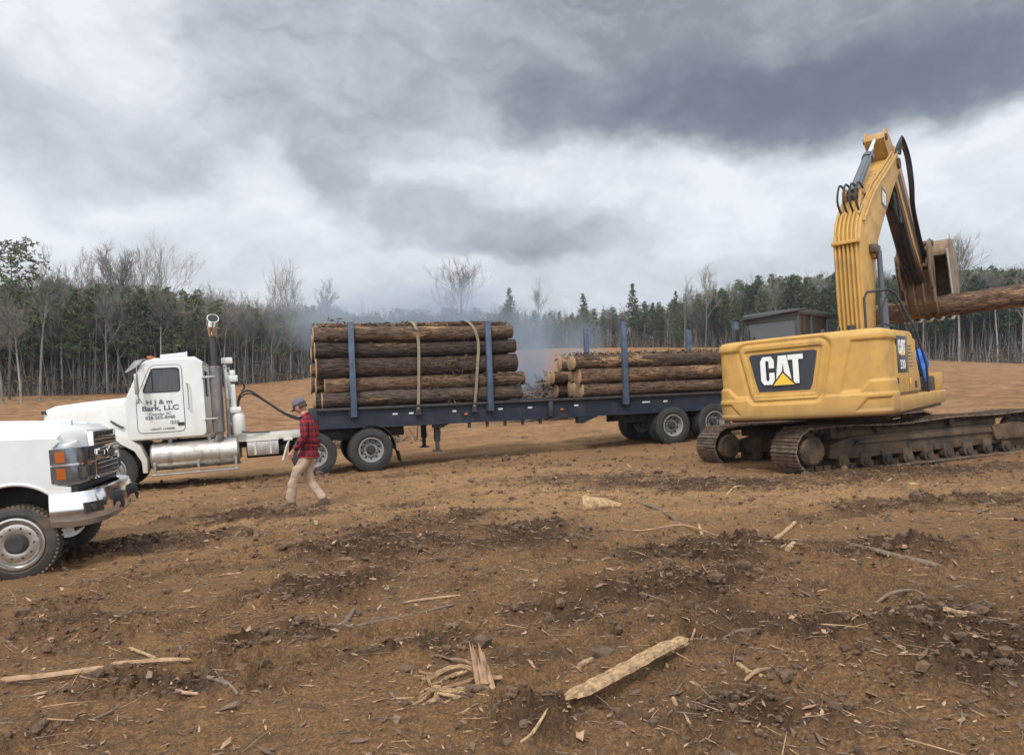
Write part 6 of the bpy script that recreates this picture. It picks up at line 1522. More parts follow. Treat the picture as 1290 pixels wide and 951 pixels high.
SPEC = {
    'plantation': [pine(i, 15, .34 + .07 * (i % 4), 1.7 + .15 * (i % 2), 'round', 1.25) for i in range(5)],
    'loose': [pine(20 + i, 15, .26 + .08 * i, 2.3, 'round', .8, .40) for i in range(4)],
    'cone': [pine(30 + i, 15, .12 + .1 * i, 2.9, 'cone', 1.1, .40) for i in range(3)],
    'flat': [pine(40 + i, 15, .42, 2.7, 'flat', .42, .42) for i in range(2)],
    'bare': [bare(50 + i, 15, .38 + .05 * i, .42) for i in range(5)],
    'wide': [bare(60 + i, 15, .20, .40, 6) for i in range(2)]}
MESH = {}
for k_, L_ in SPEC.items():
    MESH[k_] = []
    for i_, (tr, br, nd) in enumerate(L_):
        tm = np_mesh('trunk', tr[0], tr[1], smooth=True); tm.materials.append(M_PALE if nd is None else M_TRUNK)
        cv, cf = (join(br, nd) if nd is not None else br); mi = np.zeros(len(cf), int)
        if nd is not None: mi[len(br[1]):] = 1
        cm = np_mesh('crown', cv, cf, mi); cm.materials.append(M_TWIG if nd is None else M_TRUNK); cm.materials.append(M_NEED2 if k_ in ('loose',) else M_NEED)
        MESH[k_].append((tm, cm))
NAMES = {'plantation': 'pine_tree', 'loose': 'pine_tree', 'cone': 'pine_tree', 'flat': 'pine_tree', 'bare': 'bare_tree', 'wide': 'bare_tree'}
rt = random.Random(21)
def tree(kind, px, Y, ty, label, group=None, width=1.0, lean=0.0, var=None):
    x = (px - 645) / 950 * Y; gz = Hs(x, Y); h = max(3.0, 1.7 + Y * (505 - ty) / 950 - gz)
    vi = rt.randrange(len(MESH[kind])) if var is None else var; tm, cm = MESH[kind][vi]
    t = empty(NAMES[kind], (x, Y, gz), (0, lean, rt.uniform(0, 6.28))); s = h / 15; t.scale = (s * width, s * width, s)
    if lean: t.rotation_euler = (0, lean, 0)
    for nm, me in (('trunk', tm), ('crown', cm)):
        o = bpy.data.objects.new(nm, me); COL.objects.link(o); o.parent = t
    tag(t, label, 'tree', group); return t
_TPX = [-80, 30, 60, 100, 150, 200, 260, 330, 430, 500, 560, 640, 700, 760, 840, 900, 950, 1000, 1060, 1130, 1200, 1290, 1400]
_TPY = [345, 352, 346, 350, 352, 356, 366, 376, 386, 388, 386, 380, 388, 384, 374, 358, 347, 342, 342, 340, 336, 329, 325]
# trees that stand out
tree('flat', 12, 70, 303, 'tall dark pine with flat layered boughs rising at the far left edge', None, .95, 0, 0)
tree('bare', 4, 66, 360, 'leaning bare hardwood trunk in front of the forest at the far left edge', None, 1, -.10, 1)
tree('bare', 27, 66, 378, 'second leaning bare trunk beside the tall dark pine at the far left', None, 1, -.09, 2)
tree('bare', 50, 69, 330, 'slim pale trunk at the forest edge just right of the tall dark pine', None, .8, .02, 3)
tree('bare', 128, 84, 316, 'tallest bare crown above the left forest, over the hood of the tractor', None, .95, 0, 0)
tree('bare', 155, 86, 318, 'tall thin bare crown just right of the tallest one in the left forest', None, .9, 0, 4)
tree('wide', 182, 88, 322, 'broad feathery bare crown at the right end of the tall group in the left forest', None, .75, 0, 1)
tree('bare', 100, 80, 326, 'thin bare crown left of the tallest one in the left forest', None, .85, 0, 2)
tree('wide', 357, 112, 345, 'round bare crown alone above the grey forest left of the smoke', None, .62, 0, 0)
tree('bare', 405, 118, 362, 'small bare crown above the grey forest near the smoke', None, 1, 0, 1)
tree('wide', 578, 135, 336, 'big spreading bare tree standing up behind the smoke over the front log stack', None, 1.0, 0, 1)
tree('cone', 642, 140, 362, 'broad pine right of the big bare tree, behind the smoke', None, .95, 0, 0)
tree('bare', 680, 165, 360, 'thin bare sapling against the sky between the smoke and the rear log stack', None, .8, 0, 3)
tree('cone', 736, 158, 369, 'broad conical pine just left of the tallest spire on the field crest', None, .95, 0, 1)
tree('cone', 797, 160, 357, 'spired conifer, the tallest on the field crest above the rear log stack', None, .8, 0, 2)
tree('bare', 889, 148, 338, 'tall thin bare tree at the left end of the dense pine stand', None, .75, 0, 0)
tree('bare', 862, 150, 355, 'thin bare tree left of the one at the end of the dense pine stand', None, .75, 0, 2)
tree('cone', 850, 150, 366, 'pine with low boughs at the left end of the dense stand', None, .8, 0, 0)
tree('bare', 1208, 104, 300, 'pale bare crown standing above the pines right of the raised bucket', None, .8, 0, 4)
ZONES = [  # px range, count, rows, kinds, group, labels by kind
    (-60, 270, 96, [('loose', .42), ('plantation', .20), ('bare', .38)], 'trees of the mixed forest on the left',
     {'p': 'green pine among grey trunks in the mixed forest on the left', 'b': 'bare grey hardwood among pines in the mixed forest on the left'}),
    (270, 440, 58, [('bare', .86), ('loose', .14)], 'trees of the grey bare forest left of the smoke',
     {'p': 'lone green pine within the grey bare forest left of the smoke', 'b': 'bare pale-trunked tree in the grey forest left of the smoke'}),
    (440, 640, 50, [('flat', .30), ('loose', .40), ('bare', .30)], 'trees behind the smoke',
     {'p': 'dark pine half hidden behind the smoke above the front log stack', 'b': 'bare tree half hidden behind the smoke above the front log stack'}),
    (640, 900, 84, [('cone', .07), ('loose', .42), ('plantation', .16), ('bare', .35)], 'trees on the field crest behind the rear log stack',
     {'p': 'green pine on the field crest behind the rear log stack', 'b': 'thin bare tree on the field crest behind the rear log stack'}),
    (895, 1350, 116, [('plantation', .85), ('bare', .15)], 'pines of the dense stand behind the excavator',
     {'p': 'straight dark pine in the dense stand behind the excavator', 'b': 'pale bare tree at the edge of the dense pine stand behind the excavator'})]
BANDS = [(-200, 62, 'at the far left edge'), (62, 130, 'beyond the tractor hood'), (130, 200, 'beyond the tractor cab roof'), (200, 270, 'just left of the exhaust stack'),
         (270, 330, 'just right of the exhaust stack'), (330, 385, 'over the looping air lines'), (385, 440, 'at the cab end of the front logs'),
         (440, 530, 'in smoke over the left strap'), (530, 590, 'in smoke over the right strap'), (590, 640, 'in smoke over the front stack tail'),
         (640, 715, 'over the gap between log stacks'), (715, 790, 'left of the rear stack stake'), (790, 862, 'right of the rear stack stake'), (862, 910, 'over the rear stack tail'),
         (910, 960, 'left of the excavator cab'), (960, 1050, 'above the excavator cab'), (1050, 1105, 'behind the boom'), (1105, 1190, 'between boom and bucket'), (1190, 1240, 'just right of the bucket'), (1240, 1500, 'above the held log')]
def band(px):
    for a, b, w in BANDS:
        if a <= px < b: return w
for (a, b, cnt, kinds, grp, lab) in ZONES:
    for k in range(cnt):
        px = a + (b - a) * (k + rt.uniform(.1, .9)) / cnt; row = k % 4
        Yb, _z = far_line(px); Y = float(Yb) + row * 2.4 + rt.uniform(-1.0, 1.4)
        u = rt.random(); kd = kinds[-1][0]; acc = 0
        for kk, pr in kinds:
            acc += pr
            if u < acc: kd = kk; break
        env = float(np.interp(px, _TPX, _TPY)); up = abs(rt.gauss(0, 9 if grp.startswith('pines') else 13)) + (3 - row) * 3; ty = env + up
        if kd == 'cone': ty += 6
        sz = 'tall' if up < 9 else 'middling' if up < 16 else 'low'
        kn = {'bare': 'bare tree', 'wide': 'bare tree', 'plantation': 'dark straight pine', 'loose': 'olive green pine', 'cone': 'pointed conifer', 'flat': 'flat-topped pine'}[kd]
        rw = ('at the wood edge', 'just inside the wood', 'inside the wood', 'deeper in the wood')[row]
        tree(kd, px, Y, ty, sz + ' ' + kn + ' ' + rw + ' ' + band(px), grp, rt.uniform(.8, 1.15) * (.9 if kd == 'bare' else 1), rt.uniform(-.03, .03) if kd == 'bare' else 0)
# the mass of the forest behind them: one object per look, nobody could count it
def mass(name, spec, mats, label, seed):
    rng = np.random.RandomState(seed); Vs, Fs, Ms, b = [], [], [], 0
    for (kd, px, Y, ty, keep) in spec:
        tr, br, nd = SPEC[kd][rng.randint(len(SPEC[kd]))]; x = (px - 645) / 950 * Y; gz = Hs(x, Y); h = max(3, 1.7 + Y * (505 - ty) / 950 - gz); s = h / 15; a = rng.uniform(0, 6.28); w = s * rng.uniform(.9, 1.25)
        Rm = np.array([[cos(a) * w, -sin(a) * w, 0], [sin(a) * w, cos(a) * w, 0], [0, 0, s]])
        for idx, part in enumerate((tr, br, nd)):
            if part is None: continue
            V, F = part; mi = 0 if idx < 2 else 1
            if idx == 0 and nd is None: mi = 2
            if idx == 1 and nd is None: mi = 3
            if idx:
                nb = 6 if idx == 1 else 4; cnt = len(V) // nb; kp = rng.rand(cnt) < keep
                Vk = V.reshape(cnt, nb, 3)[kp]; c = Vk.mean(1, keepdims=True); Vk = c + (Vk - c) * (1.25 if idx == 2 else 1.0); V = Vk.reshape(-1, 3); o_ = (np.arange(kp.sum()) * nb)[:, None]
                F = o_ + np.array([[0, 1, 2, 3]]) if idx == 2 else np.concatenate([o_ + np.array([[0, 1, 4, 3]]), o_ + np.array([[1, 2, 5, 4]])])
            Vs.append(V @ Rm.T + np.array([x, Y, gz])); Fs.append(F + b); Ms.append(np.full(len(F), mi)); b += len(V)
    me = np_mesh(name, np.concatenate(Vs), np.concatenate(Fs), np.concatenate(Ms)); tag(link_mesh(name, me, mats), label, kind='stuff')
sp1 = []
rr = np.random.RandomState(4)
for (a, b, cnt, kinds, grp, lab) in ZONES:
    for k in range(int(cnt * 1.25)):
        px = rr.uniform(a - 10, b + 10); Yb, _ = far_line(px); Y = float(Yb) + rr.uniform(10, 26); kd = kinds[rr.choice(len(kinds), p=[q[1] for q in kinds])][0]
        sp1.append((kd, px, Y, float(np.interp(px, _TPX, _TPY)) + rr.uniform(2, 26), .42))
mass('forest', sp1, [M_TRUNK, M_NEED, M_PALE, M_TWIG], 'deep forest behind the first rows of trees', 3)
# understory: saplings and brush along the forest edge
rng = np.random.RandomState(9); n_ = 16000; px = rng.uniform(-100, 1400, n_); Yb = np.interp(px, _PX, _YB); Y = Yb + rng.uniform(-1.5, 22, n_); x = (px - 645) / 950 * Y; z = H(x, Y)
P0 = np.stack([x, Y, z - .1], 1); hh = rng.gamma(2.0, .75, n_) + .3; hh = np.where(rng.rand(n_) < .12, rng.uniform(3, 9, n_), hh)
P1 = P0 + np.stack([rng.normal(size=n_) * .16 * hh, rng.normal(size=n_) * .16 * hh, hh], 1); v1 = strips(P0, P1, np.where(hh > 3, .035, .022), .008, rng)
me = np_mesh('saplings', *v1); tag(link_mesh('undergrowth', me, M_TWIG), 'thin saplings and stems along the forest edge', kind='stuff')
n_ = 16000; px = rng.uniform(-100, 1400, n_); Yb = np.interp(px, _PX, _YB); Y = Yb + rng.uniform(-1.5, 18, n_); x = (px - 645) / 950 * Y; z = H(x, Y) + rng.gamma(1.5, .5, n_) * (1.0 + 1.3 * np.clip(fbm(px * .03, Y * .1, 3, 61) * 2 + .3, 0, 1.5))
v2 = needles(np.stack([x, Y, z], 1), .45, rng, 4); me = np_mesh('brush', *v2); tag(link_mesh('brush', me, M_LITTER), 'brown leafy brush along the forest edge', kind='stuff')
# the dim inside of the wood: stems, dead boughs and saplings receding behind the first rows
rng = np.random.RandomState(19); n_ = 10000; px = rng.uniform(-120, 1420, n_); Yb = np.interp(px, _PX, _YB); Y = Yb + rng.uniform(9, 34, n_); x = (px - 645) / 950 * Y; z = H(x, Y)
hh = rng.uniform(3, 10.5, n_); P0 = np.stack([x, Y, z - .1], 1); P1 = P0 + np.stack([rng.normal(size=n_) * .12 * hh, rng.normal(size=n_) * .12 * hh, hh], 1)
v1 = strips(P0, P1, rng.uniform(.02, .07, n_), .015, rng); me = np_mesh('stems', *v1); tag(link_mesh('inner_stems', me, M_TRUNK), 'close stems inside the wood behind the first rows of trees', kind='stuff')
n_ = 16000; px = rng.uniform(-120, 1420, n_); Yb = np.interp(px, _PX, _YB); Y = Yb + rng.uniform(7, 34, n_); x = (px - 645) / 950 * Y; z = H(x, Y) + rng.uniform(0, 7.5, n_)
v2 = needles(np.stack([x, Y, z], 1), .85, rng, 4); me = np_mesh('thicket', *v2, mi=(rng.rand(len(v2[1])) < .45).astype(int)); tag(link_mesh('thicket', me, [M_LITTER, M_NEED2]), 'dim thicket of dead leaves and young pines inside the wood', kind='stuff')
# ------------------------------------------------------------------ slash pile, smoke, haze
def pile(name, c, rx, ry, h, cnt, seed, label):
    rng = np.random.RandomState(seed); a = rng.uniform(0, 2 * pi, cnt); r = np.sqrt(rng.rand(cnt)); zz = (1 - r ** 1.6) * h * rng.uniform(.1, 1, cnt)
    C = np.stack([c[0] + rx * r * np.cos(a), c[1] + ry * r * np.sin(a), c[2] + zz], 1); d = rng.normal(size=(cnt, 3)); d[:, 2] *= .45; d /= np.linalg.norm(d, axis=1, keepdims=True); L = rng.uniform(.25, 1.1, cnt)[:, None]
    w = rng.uniform(.02, .07, cnt); v = strips(C - d * L, C + d * L, w, w * .4, rng); me = np_mesh(name, *v); o = link_mesh(name, me, M_DKWOOD)
    b_ = MB(); return tag(o, label, 'brush pile')
pc = at(700, 489); py_ = 33.0; px_ = (697 - 645) / 950 * py_
pile('slash_pile', (px_, py_, Hs(px_, py_) - .1), 1.7, 1.2, 2.25, 900, 2, 'smouldering pile of grey branches and roots in the gap between the two log stacks')
pile('slash_pile', (-5.1, 27.5, Hs(-5.1, 27.5) - .1), 2.6, 1.0, .35, 160, 3, 'low scatter of branches and dirt on the field behind the walking man')
def smoke_mat():
    m = bpy.data.materials.new('blue_wood_smoke'); m.use_nodes = True; n = NT(m.node_tree); n.n.clear(); out = n.new('ShaderNodeOutputMaterial')
    co = n.new('ShaderNodeTexCoord').outputs['Object']; x, y, z = n.sep(co)
    # plume axis: rises from the pile and drifts left; distance from a bent line
    nz = n.noise(n.vmath('MULTIPLY', co, (1, 1, 1.2)), .38, 5, .6, .4)
    nz2 = n.noise(n.vmath('MULTIPLY', co, (1, 1, 1.4)), 1.3, 4, .6)
    h = n.math('MAXIMUM', z, 0.0)
    def lobe(cx, cz, rx, rz, ry=2.6, k=1.0):
        dx = n.math('DIVIDE', n.math('SUBTRACT', x, cx), rx); dz_ = n.math('DIVIDE', n.math('SUBTRACT', z, cz), rz); dy = n.math('DIVIDE', y, ry)
        d = n.math('SQRT', n.math('ADD', n.math('ADD', n.math('MULTIPLY', dx, dx), n.math('MULTIPLY', dz_, dz_)), n.math('MULTIPLY', dy, dy)))
        return n.math('MULTIPLY', n.step(n.math('ADD', d, n.math('MULTIPLY', n.math('SUBTRACT', nz, .5), 1.1)), 1.02, .20), k)
    s = mx(lobe(-.9, 1.5, 1.2, 1.3, 1.3, 15.0), lobe(-.6, 2.3, 1.2, 1.7, 1.6, 4.2), lobe(-1.2, 3.6, 2.8, 2.2, 2.6, 1.5), lobe(-4.8, 4.5, 5.0, 2.2, 3.0, 2.1), lobe(-8.8, 4.5, 3.8, 1.9, 3.0, 1.5), lobe(1.3, 3.1, 1.7, 2.2, 2.0, 1.0))
    dn = n.math('MULTIPLY', s, n.math('ADD', .35, n.math('MULTIPLY', nz2, 1.2)))
    v = n.new('ShaderNodeVolumePrincipled'); v.inputs['Color'].default_value = (.70, .82, .98, 1); v.inputs['Anisotropy'].default_value = .2
    n.put(v.inputs['Density'], n.math('MULTIPLY', dn, .21)); n.l.new(v.outputs[0], out.inputs[1]); return m
b_ = MB(); b_.box(-13, 4.2, -3.2, 3.2, -.2, 8.0)
o = b_.build('smoke', smoke_mat()); o.location = (px_ - .3, py_ + .6, Hs(px_, py_)); tag(o, 'thin blue wood smoke drifting left from the smouldering pile behind the trailer', kind='stuff')
def haze():
    m = bpy.data.materials.new('pale_air'); m.use_nodes = True; n = NT(m.node_tree); n.n.clear(); out = n.new('ShaderNodeOutputMaterial'); v = n.new('ShaderNodeVolumePrincipled')
    v.inputs['Color'].default_value = (.72, .80, .92, 1); v.inputs['Density'].default_value = .0004; v.inputs['Anisotropy'].default_value = .3; n.l.new(v.outputs[0], out.inputs[1])
    b_ = MB(); b_.box(-340, 340, -340, 340, -4, 42); tag(b_.build('haze', m), 'thin damp haze over the clearing', kind='stuff')
HAZE = True
if HAZE: haze()

# ------------------------------------------------------------------ named pieces of wood lying on the soil
def stick(pts, r, mat, label, cat='branch', name='branch', group=None, lift=.5, sides=8, flat=1.0, seed=0):
    P = []
    rq = random.Random(seed)
    for i, p in enumerate(pts):
        if isinstance(p, Vector): q = p.copy()
        else: q = at(p[0], p[1])
        if len(p) > 2 and not isinstance(p, Vector): q.z = ground_z(q.x, q.y) + p[2]
        else: q.z = ground_z(q.x, q.y) + (r if not isinstance(r, (list, tuple)) else max(r)) * lift
        P.append(q)
    c = sum(P, Vector()) / len(P); k = 5; PP = spline([p - c for p in P], k)
    m = MB(); rr_ = r if isinstance(r, (list, tuple)) else [r, r * .95, r * .8]
    R_ = [float(np.interp(i / (len(PP) - 1), np.linspace(0, 1, len(rr_)), rr_)) * rq.uniform(.86, 1.12) for i in range(len(PP))]
    m.tube(PP, R_, sides); o = m.build(name, mat, None, 50); o.location = c
    tag(o, label, cat, group); return o
def bundle(m, PP, w, th, k, rq, roll=0.3, ragged=.16):
    """a torn length of wood: k overlapping tapered slivers side by side along the path"""
    N = len(PP)
    for q_ in range(k):
        f = (q_ + .5) / k - .5; s0 = rq.uniform(0, ragged) if q_ not in (k // 2,) else 0; s1 = 1 - (rq.uniform(0, ragged) if q_ not in (k // 2,) else 0); secs = []; hz = rq.uniform(-.25, .35) * th; ph = rq.uniform(0, 6)
        for i in range(N):
            s = i / (N - 1); u_ = s0 + (s1 - s0) * s; g = u_ * (N - 1); i0 = min(int(g), N - 2); p = PP[i0].lerp(PP[i0 + 1], g - i0); d = (PP[i0 + 1] - PP[i0]).normalized()
            n_ = d.cross(Vector((0, 0, 1))).normalized(); u = n_.cross(d).normalized(); n2 = n_ * cos(roll) + u * sin(roll); u2 = u * cos(roll) - n_ * sin(roll)
            e = max(.06, min(1, .35 + s * 9, .25 + (1 - s) * 8)) * rq.uniform(.82, 1.15); ww = w / k * .72 * e; tt = th * .5 * e; c = p + n2 * (f * w + .02 * w * sin(ph + s * 5)) + u2 * hz
            secs.append([tuple(c + n2 * ww - u2 * tt * .6), tuple(c + n2 * ww * .7 + u2 * tt * .5), tuple(c - n2 * ww * .1 + u2 * tt), tuple(c - n2 * ww + u2 * tt * .1), tuple(c - n2 * ww * .6 - u2 * tt * .8)])
        m.loft(secs)
def slab(pts, w, th, mat, label, name='split_plank', cat='split wood', seed=0, roll=.3, k=5):
    rq = random.Random(seed); P = [at(p[0], p[1]) for p in pts]
    for q, p in zip(P, pts): q.z = ground_z(q.x, q.y) + (p[2] if len(p) > 2 else th * .7)
    for q in P[1:-1]:
        f = (q - P[0]).length / (P[-1] - P[0]).length; q.z = P[0].z * (1 - f) + P[-1].z * f
    up_ = max([0] + [ground_z(q.x, q.y) + th * .25 - q.z for q in spline(P, 6)])
    for q in P: q.z += up_ * .75
    c = sum(P, Vector()) / len(P); PP = spline([p - c for p in P], 7); m = MB(); bundle(m, PP, w, th, k, rq, roll); o = m.build(name, mat, None, 12); o.location = c
    return tag(o, label, cat)
slab([(713, 907, .02), (760, 880, .05), (800, 855, .05), (838, 832, .06), (862, 818, .05)], .072, .04, M_SPLIT, 'long pale splintered plank lying aslant in the bottom foreground', seed=1)
slab([(0, 868, .03), (60, 862, .04), (139, 852, .03)], .030, .026, M_SPLITR, 'long straight pale board entering at the left edge, left of the dark clod', name='split_board', seed=2)
slab([(138, 852, .03), (190, 847, .04), (242, 842, .03)], .026, .022, M_SPLITR, 'straight pale board piece in the left foreground, right of the dark clod', name='split_board', seed=3)
slab([(163, 824, .02), (182, 829, .04), (196, 834, .02)], .022, .014, M_SPLIT, 'short pale splinter just above the long board in the left foreground', name='wood_splinter', seed=4)
# the torn root: a fan of splintered strands round an upright slab
def torn_root():
    t0 = at(596, 872); t = empty('torn_stump', (t0.x, t0.y, ground_z(t0.x, t0.y))); tag(t, 'torn reddish stump with an upright slab and splayed splintered strands, centre foreground', 'stump')
    def strand(pts, w, th, seed, mat, nm):
        rq = random.Random(seed); P = []
        for p in pts:
            q = at(p[0], p[1], p[2]); P.append(q - t.location)
        PP = spline(P, 6); m = MB(); bundle(m, PP, w * 1.8, th * 1.3, 4, rq, .2, .45); m.build(nm, mat, t, 10)
    up = MB(); rq = random.Random(9); secs = []
    for i, (px, py, dz) in enumerate(((612, 868, .0), (610, 858, .04), (608, 848, .09), (606, 838, .13), (603, 826, .17), (600, 815, .20))):
        q = at(612, 870); q = Vector((q.x + (px - 612) * q.y / 950, q.y + .02 * i, ground_z(q.x, q.y) + (870 - py) * q.y / 950 * .92)) - t.location; e = (.8, 1.0, 1.1, .85, .75, .35)[i]
        secs.append(q)
    for f in range(6):
        sl = []; hh_ = len(secs) - (0, 0, 1, 0, 1, 2)[f]
        for i in range(hh_):
            q = secs[i] + Vector(((f - 2.5) * .0115 * (1.1 - .06 * i) + (.004 * i * (f - 3) * .3), .012 * sin(f * 2.1), -.012 * (f % 3) * i * .3)); e = (1, 1, .9, .8, .6, .15)[min(5, i + 6 - hh_)] * rq.uniform(.8, 1.2); sl.append([tuple(q + Vector((cos(a) * .0165 * e, sin(a) * .022 * e, .008 * rq.uniform(-1, 1)))) for a in np.linspace(0, 2 * pi, 5, endpoint=False)])
        up.loft(sl)
    up.build('upright_slab', M_SPLITR, t, 10)
    strand([(610, 858, .03), (585, 870, .05), (560, 870, .05), (548, 866, .06), (535, 880, .04), (504, 898, .01)], .016, .018, 1, M_SPLIT, 'strand')
    strand([(608, 862, .02), (590, 878, .03), (565, 876, .04), (550, 874, .04)], .014, .014, 2, M_SPLIT, 'strand')
    strand([(604, 845, .08), (580, 838, .07), (556, 846, .05), (534, 860, .03)], .015, .013, 3, M_SPLIT, 'strand')
    strand([(600, 840, .08), (586, 832, .07), (566, 829, .05)], .009, .009, 4, M_SPLITR, 'strand')
    strand([(590, 846, .05), (572, 850, .04), (556, 858, .03)], .018, .014, 5, M_SPLIT, 'strand')
    strand([(608, 842, .05), (626, 838, .04), (645, 838, .01)], .010, .010, 6, M_SPLITR, 'strand')
    strand([(612, 852, .04), (628, 853, .02), (640, 850, .01)], .016, .012, 7, M_SPLITR, 'strand')
    strand([(612, 862, .02), (600, 874, .03), (580, 884, .02), (560, 890, .01)], .010, .012, 10, M_SPLITR, 'strand')
    strand([(606, 850, .07), (590, 858, .06), (570, 864, .05), (540, 872, .05), (526, 884, .02)], .011, .012, 11, M_SPLITR, 'strand')
    strand([(545, 868, .04), (540, 856, .05), (538, 846, .03)], .008, .009, 12, M_SPLIT, 'strand')
    rs = random.Random(31)
    for k in range(16):
        x0 = rs.uniform(535, 640); y0 = rs.uniform(848, 892); a_ = rs.uniform(-.5, .9); L_ = rs.uniform(14, 38)
        strand([(x0, y0, rs.uniform(.01, .05)), (x0 - L_ * .5 * cos(a_), y0 + L_ * .25 * sin(a_) + rs.uniform(-2, 2), rs.uniform(.02, .06)), (x0 - L_ * cos(a_), y0 + L_ * .5 * sin(a_), .01)], rs.uniform(.005, .010), .007, 40 + k, M_SPLITR if k % 2 else M_SPLIT, 'strand')
    strand([(586, 880, .02), (594, 888, .02), (602, 892, .01)], .012, .010, 8, M_SPLIT, 'strand')
    strand([(552, 868, .05), (545, 884, .03), (520, 892, .01)], .013, .012, 9, M_SPLIT, 'strand')
torn_root()
# sawn chunk
def chunk():
    p = at(740, 644); m = MB(); T = Matrix.Rotation(R(8), 4, 'Z') @ Matrix.Rotation(R(92), 4, 'Y')
    m.m = 0; rq = random.Random(2); secs = []
    for s, r_ in ((0, .115), (.04, .125), (.16, .11), (.30, .085), (.40, .06), (.52, .03)):
        secs.append([(s, r_ * cos(a) * rq.uniform(.9, 1.1), r_ * sin(a) * rq.uniform(.85, 1.1)) for a in np.linspace(0, 2 * pi, 14, endpoint=False)])
    m.loft(secs); o = m.build('wood_chunk', M_SPLIT, None, 30); o.location = (p.x - .08, p.y, ground_z(p.x, p.y) + .07); o.rotation_euler = (0, R(2), R(6))
    tag(o, 'pale sawn log chunk with a splintered tail, lying mid-ground below the rear log stack', 'wood chunk')
chunk()
BR = 'branches scattered over the foreground soil'
stick([(803, 635), (830, 645), (853, 660), (864, 678)], [.018, .022, .024, .02], M_DKWOOD, 'curved branch on the soil right of the sawn chunk', seed=1)
stick([(1072, 694), (1100, 704), (1135, 714), (1170, 715), (1215, 716)], [.014, .022, .026, .022, .012], M_DKWOOD, 'longest bent branch, lying on the soil below the excavator tracks', seed=2)
stick([(974, 686), (986, 676), (1001, 664)], [.020, .022, .020], M_SPLIT, 'short straight pale stick aslant below the left end of the tracks', seed=3)
stick([(992, 704), (1000, 698)], [.028, .024], M_SPLIT, 'small pale wood stub below the short straight pale stick', name='wood_stub', cat='wood stub', seed=4)
stick([(1190, 784), (1210, 782), (1228, 781)], [.014, .016, .016], M_SPLIT, 'short pale stick with a dark clod at its right end, right foreground', seed=5)
stick([(1200, 757), (1212, 750), (1222, 745)], [.015, .018, .015], M_DKWOOD, 'short stub above the pale stick at the right foreground', seed=6)
stick([(848, 884), (856, 898), (868, 917)], [.010, .016, .010], M_SPLITR, 'reddish curved bark piece right of the long splintered plank', name='bark_piece', cat='bark', seed=7)
stick([(798, 888), (820, 890), (842, 889)], [.007, .009, .006], M_SPLIT, 'thin pale sliver beside the lower right of the long plank', name='wood_splinter', cat='splinter', seed=8)
stick([(806, 908), (822, 902), (836, 896)], [.005, .007, .004], M_SPLITR, 'thin reddish sliver below the long plank', name='wood_splinter', cat='splinter', seed=9)
stick([(730, 858), (738, 852), (748, 843)], [.014, .016, .010], M_SPLIT, 'short pale splinter left of the top of the long plank', name='wood_splinter', cat='splinter', seed=10)
stick([(862, 816), (870, 808), (878, 798)], [.008, .009, .005], M_SPLITR, 'reddish twig touching the upper end of the long plank', seed=11)
stick([(413, 800), (432, 790), (446, 776)], [.014, .022, .012], M_DKWOOD, 'grey root piece left of the torn stump, in the dark churned soil', seed=12)
stick([(448, 797), (480, 788), (522, 778)], [.008, .015, .008], M_DKWOOD, 'dark straight branch above and left of the torn stump', seed=13)
stick([(510, 763), (545, 760), (580, 757)], [.008, .012, .008], M_SPLITR, 'thin brown branch lying level above the torn stump', seed=14)
stick([(520, 781), (545, 774), (572, 768)], [.006, .010, .006], M_DKWOOD, 'slim dark branch just under the thin level one', seed=15)
stick([(664, 650), (682, 660), (700, 670)], [.008, .014, .010], M_DKWOOD, 'dark stick in the churned patch left of the sawn chunk', seed=16)
stick([(780, 668), (810, 672), (860, 671), (905, 672)], [.006, .010, .010, .006], M_SPLITR, 'long thin level twig below the curved branch', seed=17)
stick([(1035, 650), (1055, 641), (1080, 632)], [.008, .012, .008], M_DKWOOD, 'thin twig just under the near track', seed=18)
stick([(1090, 762), (1120, 752), (1150, 746), (1165, 752)], [.008, .014, .012, .008], M_DKWOOD, 'crooked dark branch left of the stub in the right foreground', seed=19)
stick([(930, 845), (944, 855), (960, 864)], [.012, .016, .010], M_SPLIT, 'pale stick crossing its neighbour in the lower right foreground', seed=20)
stick([(938, 868), (952, 863), (970, 858)], [.008, .012, .010], M_SPLITR, 'reddish stick crossing under the pale one in the lower right foreground', seed=21)
stick([(912, 820), (930, 808), (960, 806)], [.006, .010, .006], M_DKWOOD, 'slim dark twig above the two crossing sticks', seed=22)
stick([(262, 868), (285, 876), (300, 884)], [.010, .014, .008], M_DKWOOD, 'short dark root right of the board in the left foreground', seed=23)
stick([(212, 873), (228, 880), (250, 884)], [.008, .012, .008], M_SPLITR, 'short reddish splinter below the right end of the board', name='wood_splinter', cat='splinter', seed=24)
stick([(118, 920), (140, 900), (160, 880)], [.006, .010, .006], M_DKWOOD, 'thin stick aslant under the long board at lower left', seed=25)
stick([(1230, 650), (1258, 640), (1285, 632)], [.010, .014, .010], M_DKWOOD, 'twig near the right edge below the near track', seed=26)
stick([(915, 625), (926, 620), (938, 617)], [.012, .016, .012], M_SPLIT, 'small pale stick right in front of the far track end', seed=27)
stick([(656, 950), (672, 938), (690, 922)], [.006, .009, .005], M_SPLIT, 'pale forked sliver at the very bottom, centre', name='wood_splinter', cat='splinter', seed=28)
stick([(880, 668), (888, 676), (898, 684)], [.016, .020, .014], M_SPLIT, 'pale stub between the curved branch and the short straight stick', name='wood_stub', cat='wood stub', seed=29)
